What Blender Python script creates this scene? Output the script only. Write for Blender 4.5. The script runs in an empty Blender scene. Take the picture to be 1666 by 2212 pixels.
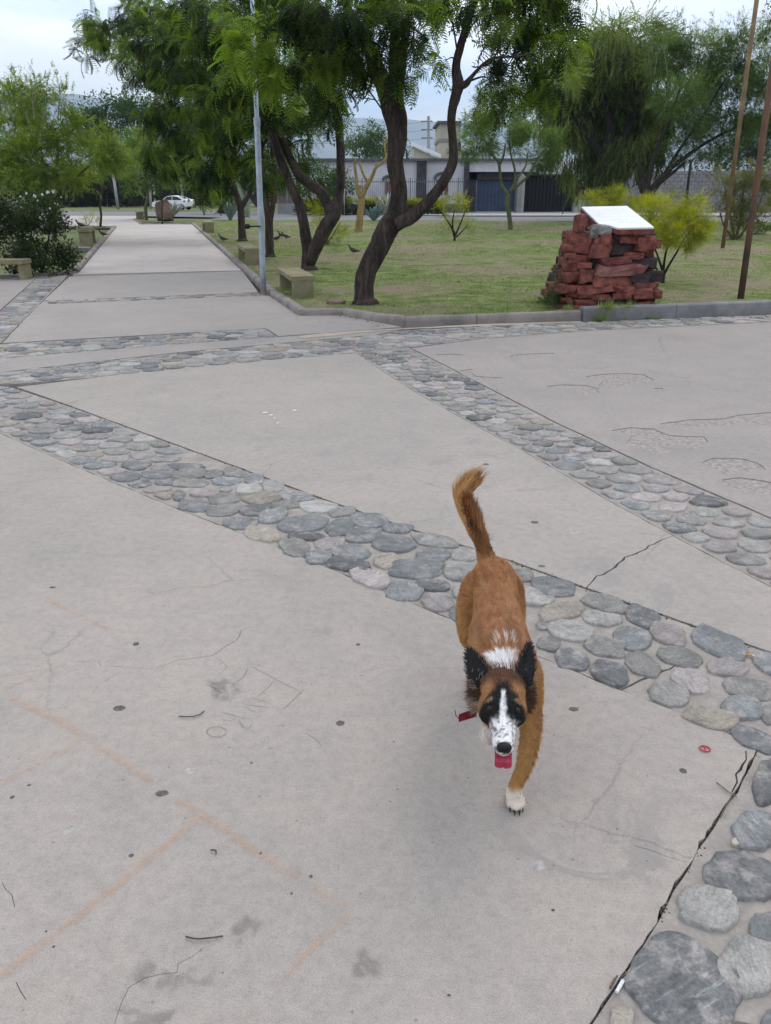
import bpy, bmesh, math, random
import numpy as np
from mathutils import Vector, Matrix
from mathutils.geometry import delaunay_2d_cdt
from mathutils import noise as mnoise
random.seed(7); np.random.seed(7)
R = math.radians
SC = bpy.context.scene
COL = SC.collection
# ---------------------------------------------------------------- camera, sky, sun, exposure
CH, PITCH, FOC = 1.75, R(22.2), 1720.0          # camera height (m), downward tilt, focal length on a 1666x2212 picture
CX, CY = 833.0, 1106.0
cam = bpy.data.cameras.new('camera'); cam.sensor_fit = 'VERTICAL'; cam.sensor_height = 36.0; cam.lens = 36.0*FOC/2212.0
cam.clip_start = 0.05; cam.clip_end = 20000
camo = bpy.data.objects.new('camera', cam); COL.objects.link(camo)
camo.location = (0, 0, CH); camo.rotation_euler = (R(90)-PITCH, 0, 0)
SC.camera = camo
SUN_EL, SUN_AZ = R(52), R(35)                   # azimuth clockwise from +Y: behind the trees, to the right
w = bpy.data.worlds.new('World'); SC.world = w; w.use_nodes = True
nt = w.node_tree; nt.nodes.clear()
def N(nt, typ, **kw):
    n = nt.nodes.new(typ)
    for k, v in kw.items():
        if k.startswith('i_'): n.inputs[k[2:].replace('_', ' ')].default_value = v
        else: setattr(n, k, v)
    return n
sky = N(nt, 'ShaderNodeTexSky', sky_type='NISHITA', sun_disc=False, sun_elevation=SUN_EL, sun_rotation=SUN_AZ, altitude=600, air_density=1.0, dust_density=1.5)
bg1 = N(nt, 'ShaderNodeBackground', i_Strength=0.15)
nt.links.new(sky.outputs[0], bg1.inputs[0])
tc = N(nt, 'ShaderNodeTexCoord')
mp = N(nt, 'ShaderNodeMapping'); mp.inputs['Scale'].default_value = (1.0, 1.0, 4.0); mp.inputs['Location'].default_value = (0.35, 0.2, 0.10)
nz = N(nt, 'ShaderNodeTexNoise', i_Scale=1.7, i_Detail=7.0, i_Roughness=0.5, i_Distortion=0.25)
cr = N(nt, 'ShaderNodeValToRGB'); cr.color_ramp.elements[0].position = 0.34; cr.color_ramp.elements[1].position = 0.62
cr.color_ramp.elements[0].color = (0.45, 0.45, 0.45, 1); cr.color_ramp.elements[1].color = (1, 1, 1, 1)
nz2 = N(nt, 'ShaderNodeTexNoise', i_Scale=2.6, i_Detail=5.0)
cc = N(nt, 'ShaderNodeValToRGB'); cc.color_ramp.elements[0].position = 0.40; cc.color_ramp.elements[1].position = 0.54
cc.color_ramp.elements[0].color = (0.58, 0.72, 0.97, 1); cc.color_ramp.elements[1].color = (1.0, 1.0, 1.0, 1)
bg2 = N(nt, 'ShaderNodeBackground', i_Strength=1.80)
mx = N(nt, 'ShaderNodeMixShader'); out = N(nt, 'ShaderNodeOutputWorld')
L = nt.links.new
L(tc.outputs['Generated'], mp.inputs[0]); L(mp.outputs[0], nz.inputs[0]); L(mp.outputs[0], nz2.inputs[0])
L(nz.outputs[0], cr.inputs[0]); L(nz2.outputs[0], cc.inputs[0]); L(cc.outputs[0], bg2.inputs[0])
L(cr.outputs[0], mx.inputs[0]); L(bg1.outputs[0], mx.inputs[1]); L(bg2.outputs[0], mx.inputs[2]); L(mx.outputs[0], out.inputs[0])
sl = bpy.data.lights.new('sun', 'SUN'); sl.energy = 0.8; sl.angle = R(34); sl.color = (1.0, 0.95, 0.88)
so = bpy.data.objects.new('sun', sl); COL.objects.link(so)
sd = Vector((math.sin(SUN_AZ)*math.cos(SUN_EL), math.cos(SUN_AZ)*math.cos(SUN_EL), math.sin(SUN_EL)))
so.rotation_euler = sd.to_track_quat('Z', 'Y').to_euler()
SC.view_settings.view_transform = 'Standard'; SC.view_settings.look = 'None'
SC.view_settings.exposure = 0.08; SC.view_settings.gamma = 1.0; SC.view_settings.use_curve_mapping = False
SC.render.engine = 'CYCLES'
SC.cycles.max_bounces = 6; SC.cycles.diffuse_bounces = 3; SC.cycles.glossy_bounces = 2; SC.cycles.transmission_bounces = 4
SC.cycles.transparent_max_bounces = 12; SC.cycles.volume_bounces = 0
SC.cycles.use_denoising = True
SC.cycles.use_adaptive_sampling = True; SC.cycles.adaptive_threshold = 0.02

# ---------------------------------------------------------------- rays of the photograph -> places
def ray(px, py):
    a, b = (px-CX)/FOC, (CY-py)/FOC
    return Vector((a, math.cos(PITCH)+b*math.sin(PITCH), -math.sin(PITCH)+b*math.cos(PITCH)))
def G(px, py, z=0.0):
    d = ray(px, py); t = (z-CH)/d.z
    return Vector((d.x*t, d.y*t, z))
def P(px, py, Y):
    d = ray(px, py); t = Y/d.y
    return Vector((d.x*t, Y, CH+d.z*t))
def ppm(Y, z=0.5):                                # picture units per metre at that distance
    return FOC/(Y*math.cos(PITCH)+(CH-z)*math.sin(PITCH))

# ---------------------------------------------------------------- object helpers
ORG = {}
def setp(o, label=None, cat=None, group=None, kind=None):
    if label: o['label'] = label
    if cat: o['category'] = cat
    if group: o['group'] = group
    if kind: o['kind'] = kind
    return o
def empty(name, loc, label=None, cat=None, group=None, kind=None):
    o = bpy.data.objects.new(name, None); COL.objects.link(o); o.location = loc; o.empty_display_size = 0.2
    ORG[o.name] = Vector(loc)
    return setp(o, label, cat, group, kind)
def link(name, me, m=None, parent=None, origin=None):
    if m is not None:
        for x in (m if isinstance(m, (list, tuple)) else [m]): me.materials.append(x)
    o = bpy.data.objects.new(name, me); COL.objects.link(o)
    og = Vector(origin) if origin is not None else Vector((0, 0, 0))
    ORG[o.name] = og
    if parent is not None:
        o.parent = parent; o.location = og-ORG[parent.name]
    else: o.location = og
    return o
def mesh(name, V, F, m=None, parent=None, origin=None, smooth=False, attr=None):
    """V, F in world coordinates; the origin is the parent's unless given"""
    if origin is None: origin = ORG[parent.name] if parent is not None else (0, 0, 0)
    og = Vector(origin)
    me = bpy.data.meshes.new(name)
    if isinstance(V, np.ndarray):
        V = V-np.array(og)[None, :]; F = np.asarray(F)
        n, k = F.shape
        me.vertices.add(len(V)); me.vertices.foreach_set('co', V.astype(np.float32).ravel())
        me.loops.add(n*k); me.loops.foreach_set('vertex_index', F.astype(np.int32).ravel())
        me.polygons.add(n); me.polygons.foreach_set('loop_start', np.arange(0, n*k, k, dtype=np.int32))
        me.polygons.foreach_set('loop_total', np.full(n, k, dtype=np.int32))
        me.update(calc_edges=True)
    else:
        me.from_pydata([tuple(Vector(v)-og) for v in V], [], [tuple(f) for f in F]); me.update()
    if attr is not None:
        for nm, (typ, dat) in attr.items():
            a = me.attributes.new(nm, typ, 'POINT')
            a.data.foreach_set('color' if typ == 'FLOAT_COLOR' else 'value', np.asarray(dat, dtype=np.float32).ravel())
    if smooth: me.polygons.foreach_set('use_smooth', np.ones(len(me.polygons), dtype=bool))
    return link(name, me, m, parent, origin)
class MB:
    def __init__(s): s.v = []; s.f = []
    def add(s, V, F):
        n = len(s.v); s.v += [Vector(v) for v in V]; s.f += [tuple(i+n for i in f) for f in F]; return s
    def box(s, c, size, rz=0, top=1.0, M=None):
        x, y, z = [k/2 for k in size]; c = Vector(c)
        V = [(-x,-y,-z),(x,-y,-z),(x,y,-z),(-x,y,-z),(-x*top,-y*top,z),(x*top,-y*top,z),(x*top,y*top,z),(-x*top,y*top,z)]
        Q = M if M is not None else Matrix.Rotation(rz, 3, 'Z')
        return s.add([c+Q@Vector(v) for v in V], [(0,3,2,1),(4,5,6,7),(0,1,5,4),(1,2,6,5),(2,3,7,6),(3,0,4,7)])
    def tube(s, pts, rad, seg=10, wob=0.0, cap=True, rnd=random):
        pts = [Vector(p) for p in pts]; n = len(pts); V = []; F = []
        if not hasattr(rad, '__len__'): rad = [rad]*n
        u = None
        for i, p in enumerate(pts):
            t = (pts[min(i+1, n-1)]-pts[max(i-1, 0)])
            t = t.normalized() if t.length > 1e-9 else Vector((0, 0, 1))
            if u is None: u = t.orthogonal().normalized()
            u = (u-t*u.dot(t))
            u = u.normalized() if u.length > 1e-6 else t.orthogonal().normalized()
            v = t.cross(u)
            for k in range(seg):
                a = 2*math.pi*k/seg
                rr = rad[i]*(1+wob*mnoise.noise(Vector((math.cos(a)*1.5, math.sin(a)*1.5, i*0.35+p.x*3))))
                V.append(p+(u*math.cos(a)+v*math.sin(a))*rr)
        for i in range(n-1):
            for k in range(seg):
                F.append((i*seg+k, i*seg+(k+1) % seg, (i+1)*seg+(k+1) % seg, (i+1)*seg+k))
        if cap: F.append(tuple(range(seg))[::-1]); F.append(tuple((n-1)*seg+k for k in range(seg)))
        return s.add(V, F)
    def ball(s, c, r, seg=10, rings=6, M=None):
        c = Vector(c); r = Vector(r) if hasattr(r, '__len__') else Vector((r, r, r)); V = []; F = []
        for i in range(rings+1):
            th = math.pi*i/rings
            for k in range(seg):
                a = 2*math.pi*k/seg
                q = Vector((r.x*math.sin(th)*math.cos(a), r.y*math.sin(th)*math.sin(a), r.z*math.cos(th)))
                V.append(c+(M@q if M is not None else q))
        for i in range(rings):
            for k in range(seg): F.append((i*seg+k, (i+1)*seg+k, (i+1)*seg+(k+1) % seg, i*seg+(k+1) % seg))
        return s.add(V, F)
    def out(s, name, m=None, parent=None, origin=None, smooth=False, bevel=0):
        o = mesh(name, s.v, s.f, m, parent, origin, smooth)
        if bevel:
            b = o.modifiers.new('bevel', 'BEVEL'); b.width = bevel; b.segments = 2; b.limit_method = 'ANGLE'
        return o
def spline(pts, n=6):
    """Catmull-Rom through tuples (x,y,z,r) -> points, radii"""
    A = [np.array(p, float) for p in pts]; A = [2*A[0]-A[1]]+A+[2*A[-1]-A[-2]]; o = []
    for i in range(1, len(A)-2):
        for k in range(n):
            t = k/n
            o.append(0.5*((2*A[i])+(-A[i-1]+A[i+1])*t+(2*A[i-1]-5*A[i]+4*A[i+1]-A[i+2])*t*t+(-A[i-1]+3*A[i]-3*A[i+1]+A[i+2])*t**3))
    o.append(A[-2]); o = np.array(o)
    return [Vector(p[:3]) for p in o], [max(0.002, p[3]) for p in o]

# ---------------------------------------------------------------- material helpers
def newmat(name):
    m = bpy.data.materials.new(name); m.use_nodes = True; t = m.node_tree; t.nodes.clear()
    o = N(t, 'ShaderNodeOutputMaterial'); b = N(t, 'ShaderNodeBsdfPrincipled'); t.links.new(b.outputs[0], o.inputs[0])
    b.inputs['Specular IOR Level'].default_value = 0.25
    return m, t, b, o
def c4(c): return (c[0], c[1], c[2], 1)
def ramp(t, src, stops):
    r = N(t, 'ShaderNodeValToRGB'); e = r.color_ramp.elements
    while len(e) < len(stops): e.new(0.5)
    for i, (p, c) in enumerate(stops): e[i].position = p; e[i].color = c4(c) if hasattr(c, '__len__') else (c, c, c, 1)
    t.links.new(src, r.inputs[0]); return r.outputs[0]
def mixc(t, fac, a, b, mode='MIX'):
    m = N(t, 'ShaderNodeMix', data_type='RGBA', blend_type=mode)
    for s, v in ((0, fac), (6, a), (7, b)):
        if hasattr(v, 'links') or hasattr(v, 'is_linked'): t.links.new(v, m.inputs[s])
        else: m.inputs[s].default_value = v if s == 0 else c4(v)
    return m.outputs[2]
def noise_(t, vec, scale, detail=4, rough=0.55, dist=0.0):
    n = N(t, 'ShaderNodeTexNoise', i_Scale=scale, i_Detail=float(detail), i_Roughness=rough, i_Distortion=dist)
    t.links.new(vec, n.inputs[0]); return n.outputs[0]
def objvec(t, scale=(1, 1, 1), rnd=False):
    tc = N(t, 'ShaderNodeTexCoord'); mp = N(t, 'ShaderNodeMapping'); mp.inputs['Scale'].default_value = scale
    t.links.new(tc.outputs['Object'], mp.inputs[0])
    if rnd:
        oi = N(t, 'ShaderNodeObjectInfo'); mu = N(t, 'ShaderNodeMath', operation='MULTIPLY'); mu.inputs[1].default_value = 97.0
        cb = N(t, 'ShaderNodeCombineXYZ'); t.links.new(oi.outputs['Random'], mu.inputs[0])
        for k in range(3): t.links.new(mu.outputs[0], cb.inputs[k])
        t.links.new(cb.outputs[0], mp.inputs['Location'])
    return mp.outputs[0]
def bump(t, b, h, strength=0.3, dist=0.01):
    n = N(t, 'ShaderNodeBump', i_Strength=strength, i_Distance=dist); t.links.new(h, n.inputs['Height']); t.links.new(n.outputs[0], b.inputs['Normal'])
def simple(name, c1, c2=None, scale=8, rough=0.8, bmp=0.2, bdist=0.01, fine=60, sc3=(1, 1, 1), rnd=False, metallic=0.0, lo=0.35, hi=0.65):
    m, t, b, o = newmat(name); v = objvec(t, sc3, rnd)
    c2 = c2 or tuple(k*0.75 for k in c1)
    n1 = noise_(t, v, scale, 5); col = ramp(t, n1, [(lo, c2), (hi, c1)])
    n2 = noise_(t, v, fine, 3)
    col = mixc(t, 0.35, col, ramp(t, n2, [(0.3, 0.55), (0.7, 1.0)]), 'MULTIPLY')
    t.links.new(col, b.inputs['Base Color']); b.inputs['Roughness'].default_value = rough; b.inputs['Metallic'].default_value = metallic
    if bmp: bump(t, b, n2, bmp, bdist)
    return m

# ---------------------------------------------------------------- materials
def concrete(name, ca, cb, cdirt, seed):
    m, t, b, o = newmat(name)
    tc = N(t, 'ShaderNodeTexCoord'); mp = N(t, 'ShaderNodeMapping'); mp.inputs['Location'].default_value = (seed*3.1, seed*1.7, 0)
    t.links.new(tc.outputs['Object'], mp.inputs[0]); v = mp.outputs[0]
    n1 = noise_(t, v, 0.7, 5, 0.6, 0.4); n2 = noise_(t, v, 3.2, 6, 0.62, 0.6); n3 = noise_(t, v, 24, 4, 0.6); n4 = noise_(t, v, 260, 2, 0.6)
    col = ramp(t, n1, [(0.34, cb), (0.64, ca)])
    col = mixc(t, 0.6, col, ramp(t, n2, [(0.28, (0.87, 0.875, 0.89)), (0.5, (1, 1, 1)), (0.72, (1.10, 1.07, 1.04))]), 'MULTIPLY')
    col = mixc(t, 0.9, col, ramp(t, n3, [(0.3, 0.90), (0.6, 1.05)]), 'MULTIPLY'); n7 = noise_(t, v, 75, 4, 0.7); col = mixc(t, 0.8, col, ramp(t, n7, [(0.30, 0.80), (0.45, 1.0), (0.72, 1.09)]), 'MULTIPLY')
    col = mixc(t, 0.8, col, ramp(t, n4, [(0.28, 0.74), (0.5, 1.0), (0.72, 1.26)]), 'MULTIPLY')
    # worn dark stains with ragged edges
    n5 = noise_(t, v, 1.9, 9, 0.72, 1.2)
    st = ramp(t, n5, [(0.56, 0.0), (0.61, 0.85)])
    n6 = noise_(t, v, 0.5, 2)
    st2 = mixc(t, 1.0, st, ramp(t, n6, [(0.5, 0.0), (0.62, 0.7)]), 'MULTIPLY')
    col = mixc(t, st2, col, cdirt)
    # small pits
    vo = N(t, 'ShaderNodeTexVoronoi', i_Scale=21.0); t.links.new(v, vo.inputs[0])
    pit = ramp(t, vo.outputs['Distance'], [(0.06, 1.0), (0.11, 0.0)])
    wn = ramp(t, noise_(t, v, 9, 1), [(0.50, 0.0), (0.60, 0.62)])
    pit = mixc(t, 1.0, pit, wn, 'MULTIPLY')
    col = mixc(t, pit, col, (0.12, 0.105, 0.095))
    # short scratches and hairlines
    vs = N(t, 'ShaderNodeTexVoronoi', feature='DISTANCE_TO_EDGE', i_Scale=1.15); mpw = N(t, 'ShaderNodeMix', data_type='VECTOR')
    nd = N(t, 'ShaderNodeTexNoise', i_Scale=5.0, i_Detail=6.0, i_Roughness=0.7); t.links.new(v, nd.inputs[0])
    mpw.inputs[0].default_value = 0.09; t.links.new(v, mpw.inputs[4]); t.links.new(nd.outputs[1], mpw.inputs[5]); t.links.new(mpw.outputs[1], vs.inputs[0])
    hl = ramp(t, vs.outputs[0], [(0.0, 1.0), (0.006, 0.0)])
    hl = mixc(t, 1.0, hl, ramp(t, noise_(t, v, 0.9, 2), [(0.53, 0.0), (0.62, 0.5)]), 'MULTIPLY')
    col = mixc(t, hl, col, (0.14, 0.125, 0.115))
    t.links.new(col, b.inputs['Base Color']); b.inputs['Roughness'].default_value = 0.88
    hh = mixc(t, 0.5, n3, n4); hh = mixc(t, pit, hh, (0, 0, 0)); bump(t, b, mixc(t, .5, hh, n7), 0.35, 0.004)
    return m
M_CON = [concrete('concrete_near', (0.362, 0.316, 0.276), (0.318, 0.282, 0.250), (0.25, 0.225, 0.21), 1),
         concrete('concrete_mid', (0.355, 0.310, 0.272), (0.316, 0.282, 0.252), (0.27, 0.245, 0.23), 2),
         concrete('concrete_right', (0.325, 0.284, 0.255), (0.288, 0.257, 0.233), (0.26, 0.235, 0.222), 3),
         concrete('concrete_far', (0.345, 0.305, 0.270), (0.308, 0.276, 0.248), (0.28, 0.26, 0.25), 4),
         concrete('concrete_path', (0.50, 0.440, 0.390), (0.42, 0.375, 0.340), (0.33, 0.30, 0.28), 5)]
M_MORTAR = simple('mortar', (0.39, 0.345, 0.300), (0.29, 0.258, 0.228), 9, 0.95, 0.6, 0.006, 70)
M_SPALL = simple('spalled_concrete', (0.42, 0.365, 0.335), (0.26, 0.225, 0.205), 30, 0.95, 1.0, 0.006, 90)
M_SOIL = simple('crack_soil', (0.115, 0.095, 0.078), (0.045, 0.038, 0.032), 14, 1.0, 0.8, 0.01, 80)
M_KERB = simple('kerb_concrete', (0.34, 0.295, 0.26), (0.20, 0.175, 0.158), 2.5, 0.92, 0.6, 0.01, 45)
M_KERBG = simple('kerb_concrete_grey', (0.27, 0.265, 0.26), (0.17, 0.168, 0.168), 3.0, 0.92, 0.6, 0.01, 45)
M_BENCH = simple('bench_concrete', (0.30, 0.27, 0.165), (0.20, 0.175, 0.095), 3.0, 0.9, 0.5, 0.006, 50)
def stonemat(name, ca, cb, vein, vs=9.0):
    m, t, b, o = newmat(name); v = objvec(t, (1, 1, 1), True); oi = N(t, 'ShaderNodeObjectInfo')
    vr = N(t, 'ShaderNodeVectorRotate', rotation_type='Z_AXIS'); an = N(t, 'ShaderNodeMath', operation='MULTIPLY'); an.inputs[1].default_value = 41.0
    t.links.new(oi.outputs['Random'], an.inputs[0]); t.links.new(an.outputs[0], vr.inputs['Angle']); t.links.new(v, vr.inputs['Vector'])
    ms = N(t, 'ShaderNodeMapping'); ms.inputs['Scale'].default_value = (1.0, 4.5, 4.5); t.links.new(vr.outputs[0], ms.inputs[0])
    n1 = noise_(t, v, 9, 6, 0.68, 0.9); col = ramp(t, n1, [(0.34, cb), (0.62, ca)])
    n3 = noise_(t, ms.outputs[0], vs, 6, 0.72, 1.1)                       # the grain of the slate
    col = mixc(t, 0.75, col, ramp(t, n3, [(0.30, 0.62), (0.48, 1.0), (0.70, 1.30)]), 'MULTIPLY')
    vn = ramp(t, n3, [(0.60, 0.0), (0.67, 0.75)])
    vn = mixc(t, 1.0, vn, ramp(t, oi.outputs['Random'], [(0.35, 0.0), (0.85, 1.0)]), 'MULTIPLY')
    col = mixc(t, vn, col, vein)
    ds = ramp(t, noise_(t, v, 14, 4, 0.7), [(0.50, 0.0), (0.68, 0.70)]); col = mixc(t, ds, col, (0.385, 0.345, 0.315))   # cement dust left on top
    n2 = noise_(t, v, 110, 4, 0.7); col = mixc(t, 0.85, col, ramp(t, n2, [(0.3, 0.70), (0.7, 1.25)]), 'MULTIPLY')
    br = ramp(t, oi.outputs['Random'], [(0.0, 0.85), (1.0, 1.25)]); col = mixc(t, 1.0, col, br, 'MULTIPLY')
    t.links.new(col, b.inputs['Base Color']); b.inputs['Roughness'].default_value = 0.8; b.inputs['Specular IOR Level'].default_value = 0.3
    bump(t, b, mixc(t, 0.5, n3, n2), 0.8, 0.008)
    return m
M_ST = {'b': stonemat('slate_blue', (0.218, 0.218, 0.210), (0.140, 0.143, 0.141), (0.42, 0.43, 0.43)),
        'g': stonemat('slate_grey', (0.262, 0.245, 0.220), (0.168, 0.160, 0.147), (0.42, 0.40, 0.37)),
        'd': stonemat('slate_dark', (0.158, 0.155, 0.150), (0.095, 0.095, 0.094), (0.30, 0.30, 0.29)),
        'l': stonemat('stone_light', (0.35, 0.328, 0.295), (0.22, 0.21, 0.193), (0.52, 0.50, 0.47), 14.0),
        't': stonemat('stone_tan', (0.35, 0.30, 0.24), (0.24, 0.212, 0.175), (0.45, 0.40, 0.32)),
        'p': stonemat('stone_pinkish', (0.330, 0.285, 0.262), (0.225, 0.20, 0.188), (0.45, 0.41, 0.38))}
STC = 'bbbggggddllltppp'
def lawnmat():
    m, t, b, o = newmat('lawn_turf'); v = objvec(t)
    n1 = noise_(t, v, 0.32, 6, 0.65, 0.3); n2 = noise_(t, v, 2.4, 6, 0.7); n3 = noise_(t, objvec(t, (1, .5, 1)), 45, 4, 0.7)
    col = ramp(t, n2, [(0.33, (0.085, 0.120, 0.032)), (0.50, (0.165, 0.205, 0.068)), (0.66, (0.280, 0.285, 0.120))])
    dirt = ramp(t, n1, [(0.465, 0.0), (0.59, 0.9)])
    col = mixc(t, dirt, col, (0.27, 0.215, 0.15))
    col = mixc(t, 0.9, col, ramp(t, n3, [(0.3, 0.45), (0.7, 1.35)]), 'MULTIPLY')
    t.links.new(col, b.inputs['Base Color']); b.inputs['Roughness'].default_value = 1.0; b.inputs['Specular IOR Level'].default_value = 0.05
    bump(t, b, n3, 0.8, 0.03)
    return m
M_LAWN = lawnmat()
M_EARTH = simple('bare_earth', (0.36, 0.285, 0.215), (0.25, 0.20, 0.15), 3, 1.0, 0.6, 0.01, 40)
M_GROUND = simple('dry_ground', (0.20, 0.20, 0.09), (0.12, 0.14, 0.055), 0.25, 1.0, 0.5, 0.03, 6)
M_ROAD = simple('asphalt', (0.235, 0.232, 0.235), (0.19, 0.188, 0.19), 0.8, 0.95, 0.4, 0.004, 60)
M_WALK = simple('pale_pavement', (0.46, 0.435, 0.41), (0.38, 0.36, 0.345), 1.2, 0.95, 0.3, 0.004, 30)
def leafmat(name, ca, cb, trans=0.35):
    m, t, b, o = newmat(name)
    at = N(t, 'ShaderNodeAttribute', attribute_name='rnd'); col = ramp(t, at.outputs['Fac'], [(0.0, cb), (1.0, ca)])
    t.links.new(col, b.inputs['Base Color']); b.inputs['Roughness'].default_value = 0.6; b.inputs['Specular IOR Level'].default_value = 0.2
    tr = N(t, 'ShaderNodeBsdfTranslucent'); hs = N(t, 'ShaderNodeHueSaturation'); hs.inputs['Value'].default_value = 1.5; hs.inputs['Saturation'].default_value = 1.15
    t.links.new(col, hs.inputs['Color']); t.links.new(hs.outputs[0], tr.inputs[0])
    ms = N(t, 'ShaderNodeMixShader'); ms.inputs[0].default_value = trans
    t.links.new(b.outputs[0], ms.inputs[1]); t.links.new(tr.outputs[0], ms.inputs[2]); t.links.new(ms.outputs[0], o.inputs[0])
    return m
M_LJAC = leafmat('leaf_jacaranda', (0.215, 0.320, 0.036), (0.008, 0.020, 0.007))
M_LPALO = leafmat('leaf_palo_verde', (0.28, 0.36, 0.060), (0.070, 0.115, 0.024))
M_LWEEP = leafmat('leaf_pepper', (0.240, 0.300, 0.065), (0.028, 0.040, 0.015))
M_LFEATH = leafmat('leaf_feathery', (0.200, 0.290, 0.065), (0.032, 0.060, 0.020))
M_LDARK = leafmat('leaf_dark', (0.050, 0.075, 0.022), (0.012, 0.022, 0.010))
M_LBROAD = leafmat('leaf_broad', (0.085, 0.150, 0.028), (0.020, 0.045, 0.012))
M_LYEL = leafmat('leaf_yellow_green', (0.460, 0.460, 0.032), (0.150, 0.175, 0.024))
M_LOLV = leafmat('leaf_olive', (0.220, 0.225, 0.050), (0.055, 0.065, 0.025))
M_GRASS = leafmat('grass_blade', (0.270, 0.325, 0.110), (0.075, 0.125, 0.032), 0.3)
M_PETAL = simple('white_petal', (0.80, 0.79, 0.72), (0.65, 0.64, 0.55), 20, 0.7, 0)
def barkmat(name, ca, cb, sc=7, bd=0.02):
    m, t, b, o = newmat(name); v = objvec(t, (1, 1, 0.28))
    n1 = noise_(t, v, sc, 7, 0.7, 0.8); n2 = noise_(t, v, sc*7, 5, 0.7)
    col = ramp(t, n1, [(0.35, cb), (0.68, ca)]); col = mixc(t, 0.8, col, ramp(t, n2, [(0.35, 0.45), (0.65, 1.25)]), 'MULTIPLY')
    t.links.new(col, b.inputs['Base Color']); b.inputs['Roughness'].default_value = 0.95
    bump(t, b, mixc(t, 0.6, n1, n2), 0.9, bd); return m
M_BARK = barkmat('bark_dark', (0.110, 0.080, 0.066), (0.018, 0.014, 0.012), 6, 0.035)
M_BARKG = barkmat('bark_green', (0.165, 0.175, 0.085), (0.07, 0.085, 0.035), 4, 0.01)
M_BARKY = barkmat('bark_yellow', (0.46, 0.34, 0.13), (0.17, 0.105, 0.045), 4, 0.02)
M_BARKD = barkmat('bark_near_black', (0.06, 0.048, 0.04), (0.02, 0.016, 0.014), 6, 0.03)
M_TWIG = simple('twig', (0.20, 0.175, 0.13), (0.09, 0.075, 0.05), 8, 0.9, 0)
M_REDROCK = simple('red_sandstone', (0.300, 0.100, 0.074), (0.120, 0.040, 0.033), 9, 0.9, 0.9, 0.02, 38, rnd=True)
M_REDROCK2 = simple('pale_red_sandstone', (0.36, 0.175, 0.145), (0.20, 0.075, 0.062), 6, 0.9, 0.9, 0.02, 38, rnd=True)
M_DARKROCK_SHADE = simple('dark_sandstone_and_shade', (0.085, 0.060, 0.062), (0.038, 0.026, 0.028), 6, 0.9, 0.9, 0.02, 38, rnd=True)
M_CEMENT = simple('cement_lump', (0.36, 0.34, 0.31), (0.18, 0.16, 0.15), 9, 0.95, 0.9, 0.02, 30)
M_BOULDER = simple('boulder_rock', (0.27, 0.185, 0.14), (0.15, 0.10, 0.075), 1.6, 0.9, 0.8, 0.04, 14)
M_MARBLE = simple('white_marble', (0.86, 0.86, 0.87), (0.76, 0.76, 0.78), 3, 0.35, 0.0, 0.01, 30)
M_GALV = simple('galvanised_paint', (0.44, 0.49, 0.57), (0.30, 0.34, 0.40), 6, 0.5, 0.15, 0.003, 40, metallic=0.25)
M_RUST = simple('rusty_steel', (0.200, 0.095, 0.055), (0.075, 0.068, 0.058), 2.2, 0.75, 0.3, 0.003, 50, metallic=0.2)
M_RUST2 = simple('ochre_steel', (0.260, 0.180, 0.085), (0.14, 0.085, 0.05), 2.2, 0.75, 0.3, 0.003, 50)
M_BLACK = simple('black_iron', (0.02, 0.02, 0.021), (0.012, 0.012, 0.013), 9, 0.6, 0)
# ================================================================ GROUND
mesh('ground', [(-9000, -9000, -0.12), (9000, -9000, -0.12), (9000, 9000, -0.12), (-9000, 9000, -0.12)], [(0, 1, 2, 3)], M_GROUND)['kind'] = 'structure'
def W(pts, z=0.0): return [Vector((p[0], p[1])) if len(p) == 3 else G(p[0], p[1], z).to_2d() for p in pts]   # (x, y, 'w') is already a place
CEA, CEB = G(1640, 1614).to_2d(), G(900, 2800).to_2d()
def cedge(q):                                     # 1 along the long broken joint at the lower right
    d = CEB-CEA; t_ = (q-CEA).dot(d)/d.length_squared
    return 1.0 if 0.02 < t_ < 1.0 and (q-CEA-d*t_).length < .06 else 0.0
def rough(poly, amp, inset=0.0, step=0.05, seed=0, closed=True, freq=9.0):
    n = len(poly); out = []; area = sum(poly[i].x*poly[(i+1) % n].y-poly[(i+1) % n].x*poly[i].y for i in range(n)); sg = 1 if area > 0 else -1
    for i in range(n if closed else n-1):
        a, b = poly[i], poly[(i+1) % n]; d = b-a; Ln = d.length
        if Ln < 1e-6: continue
        nr = Vector((-d.y, d.x))/Ln*sg
        dist = min(a.length, b.length); st = max(step, 0.012*dist)
        k = max(1, min(160, int(Ln/st)))
        for j in range(k):
            q = a+d*(j/k); ce = cedge(q)
            f = mnoise.fractal(Vector((q.x*freq, q.y*freq, seed*7.3)), 0.9, 2.1, 4)
            out.append(q+nr*(inset*(1-.5*ce)+amp*f*(1+.9*ce)*(1.0 if j else 0.0)))
    return out
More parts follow.
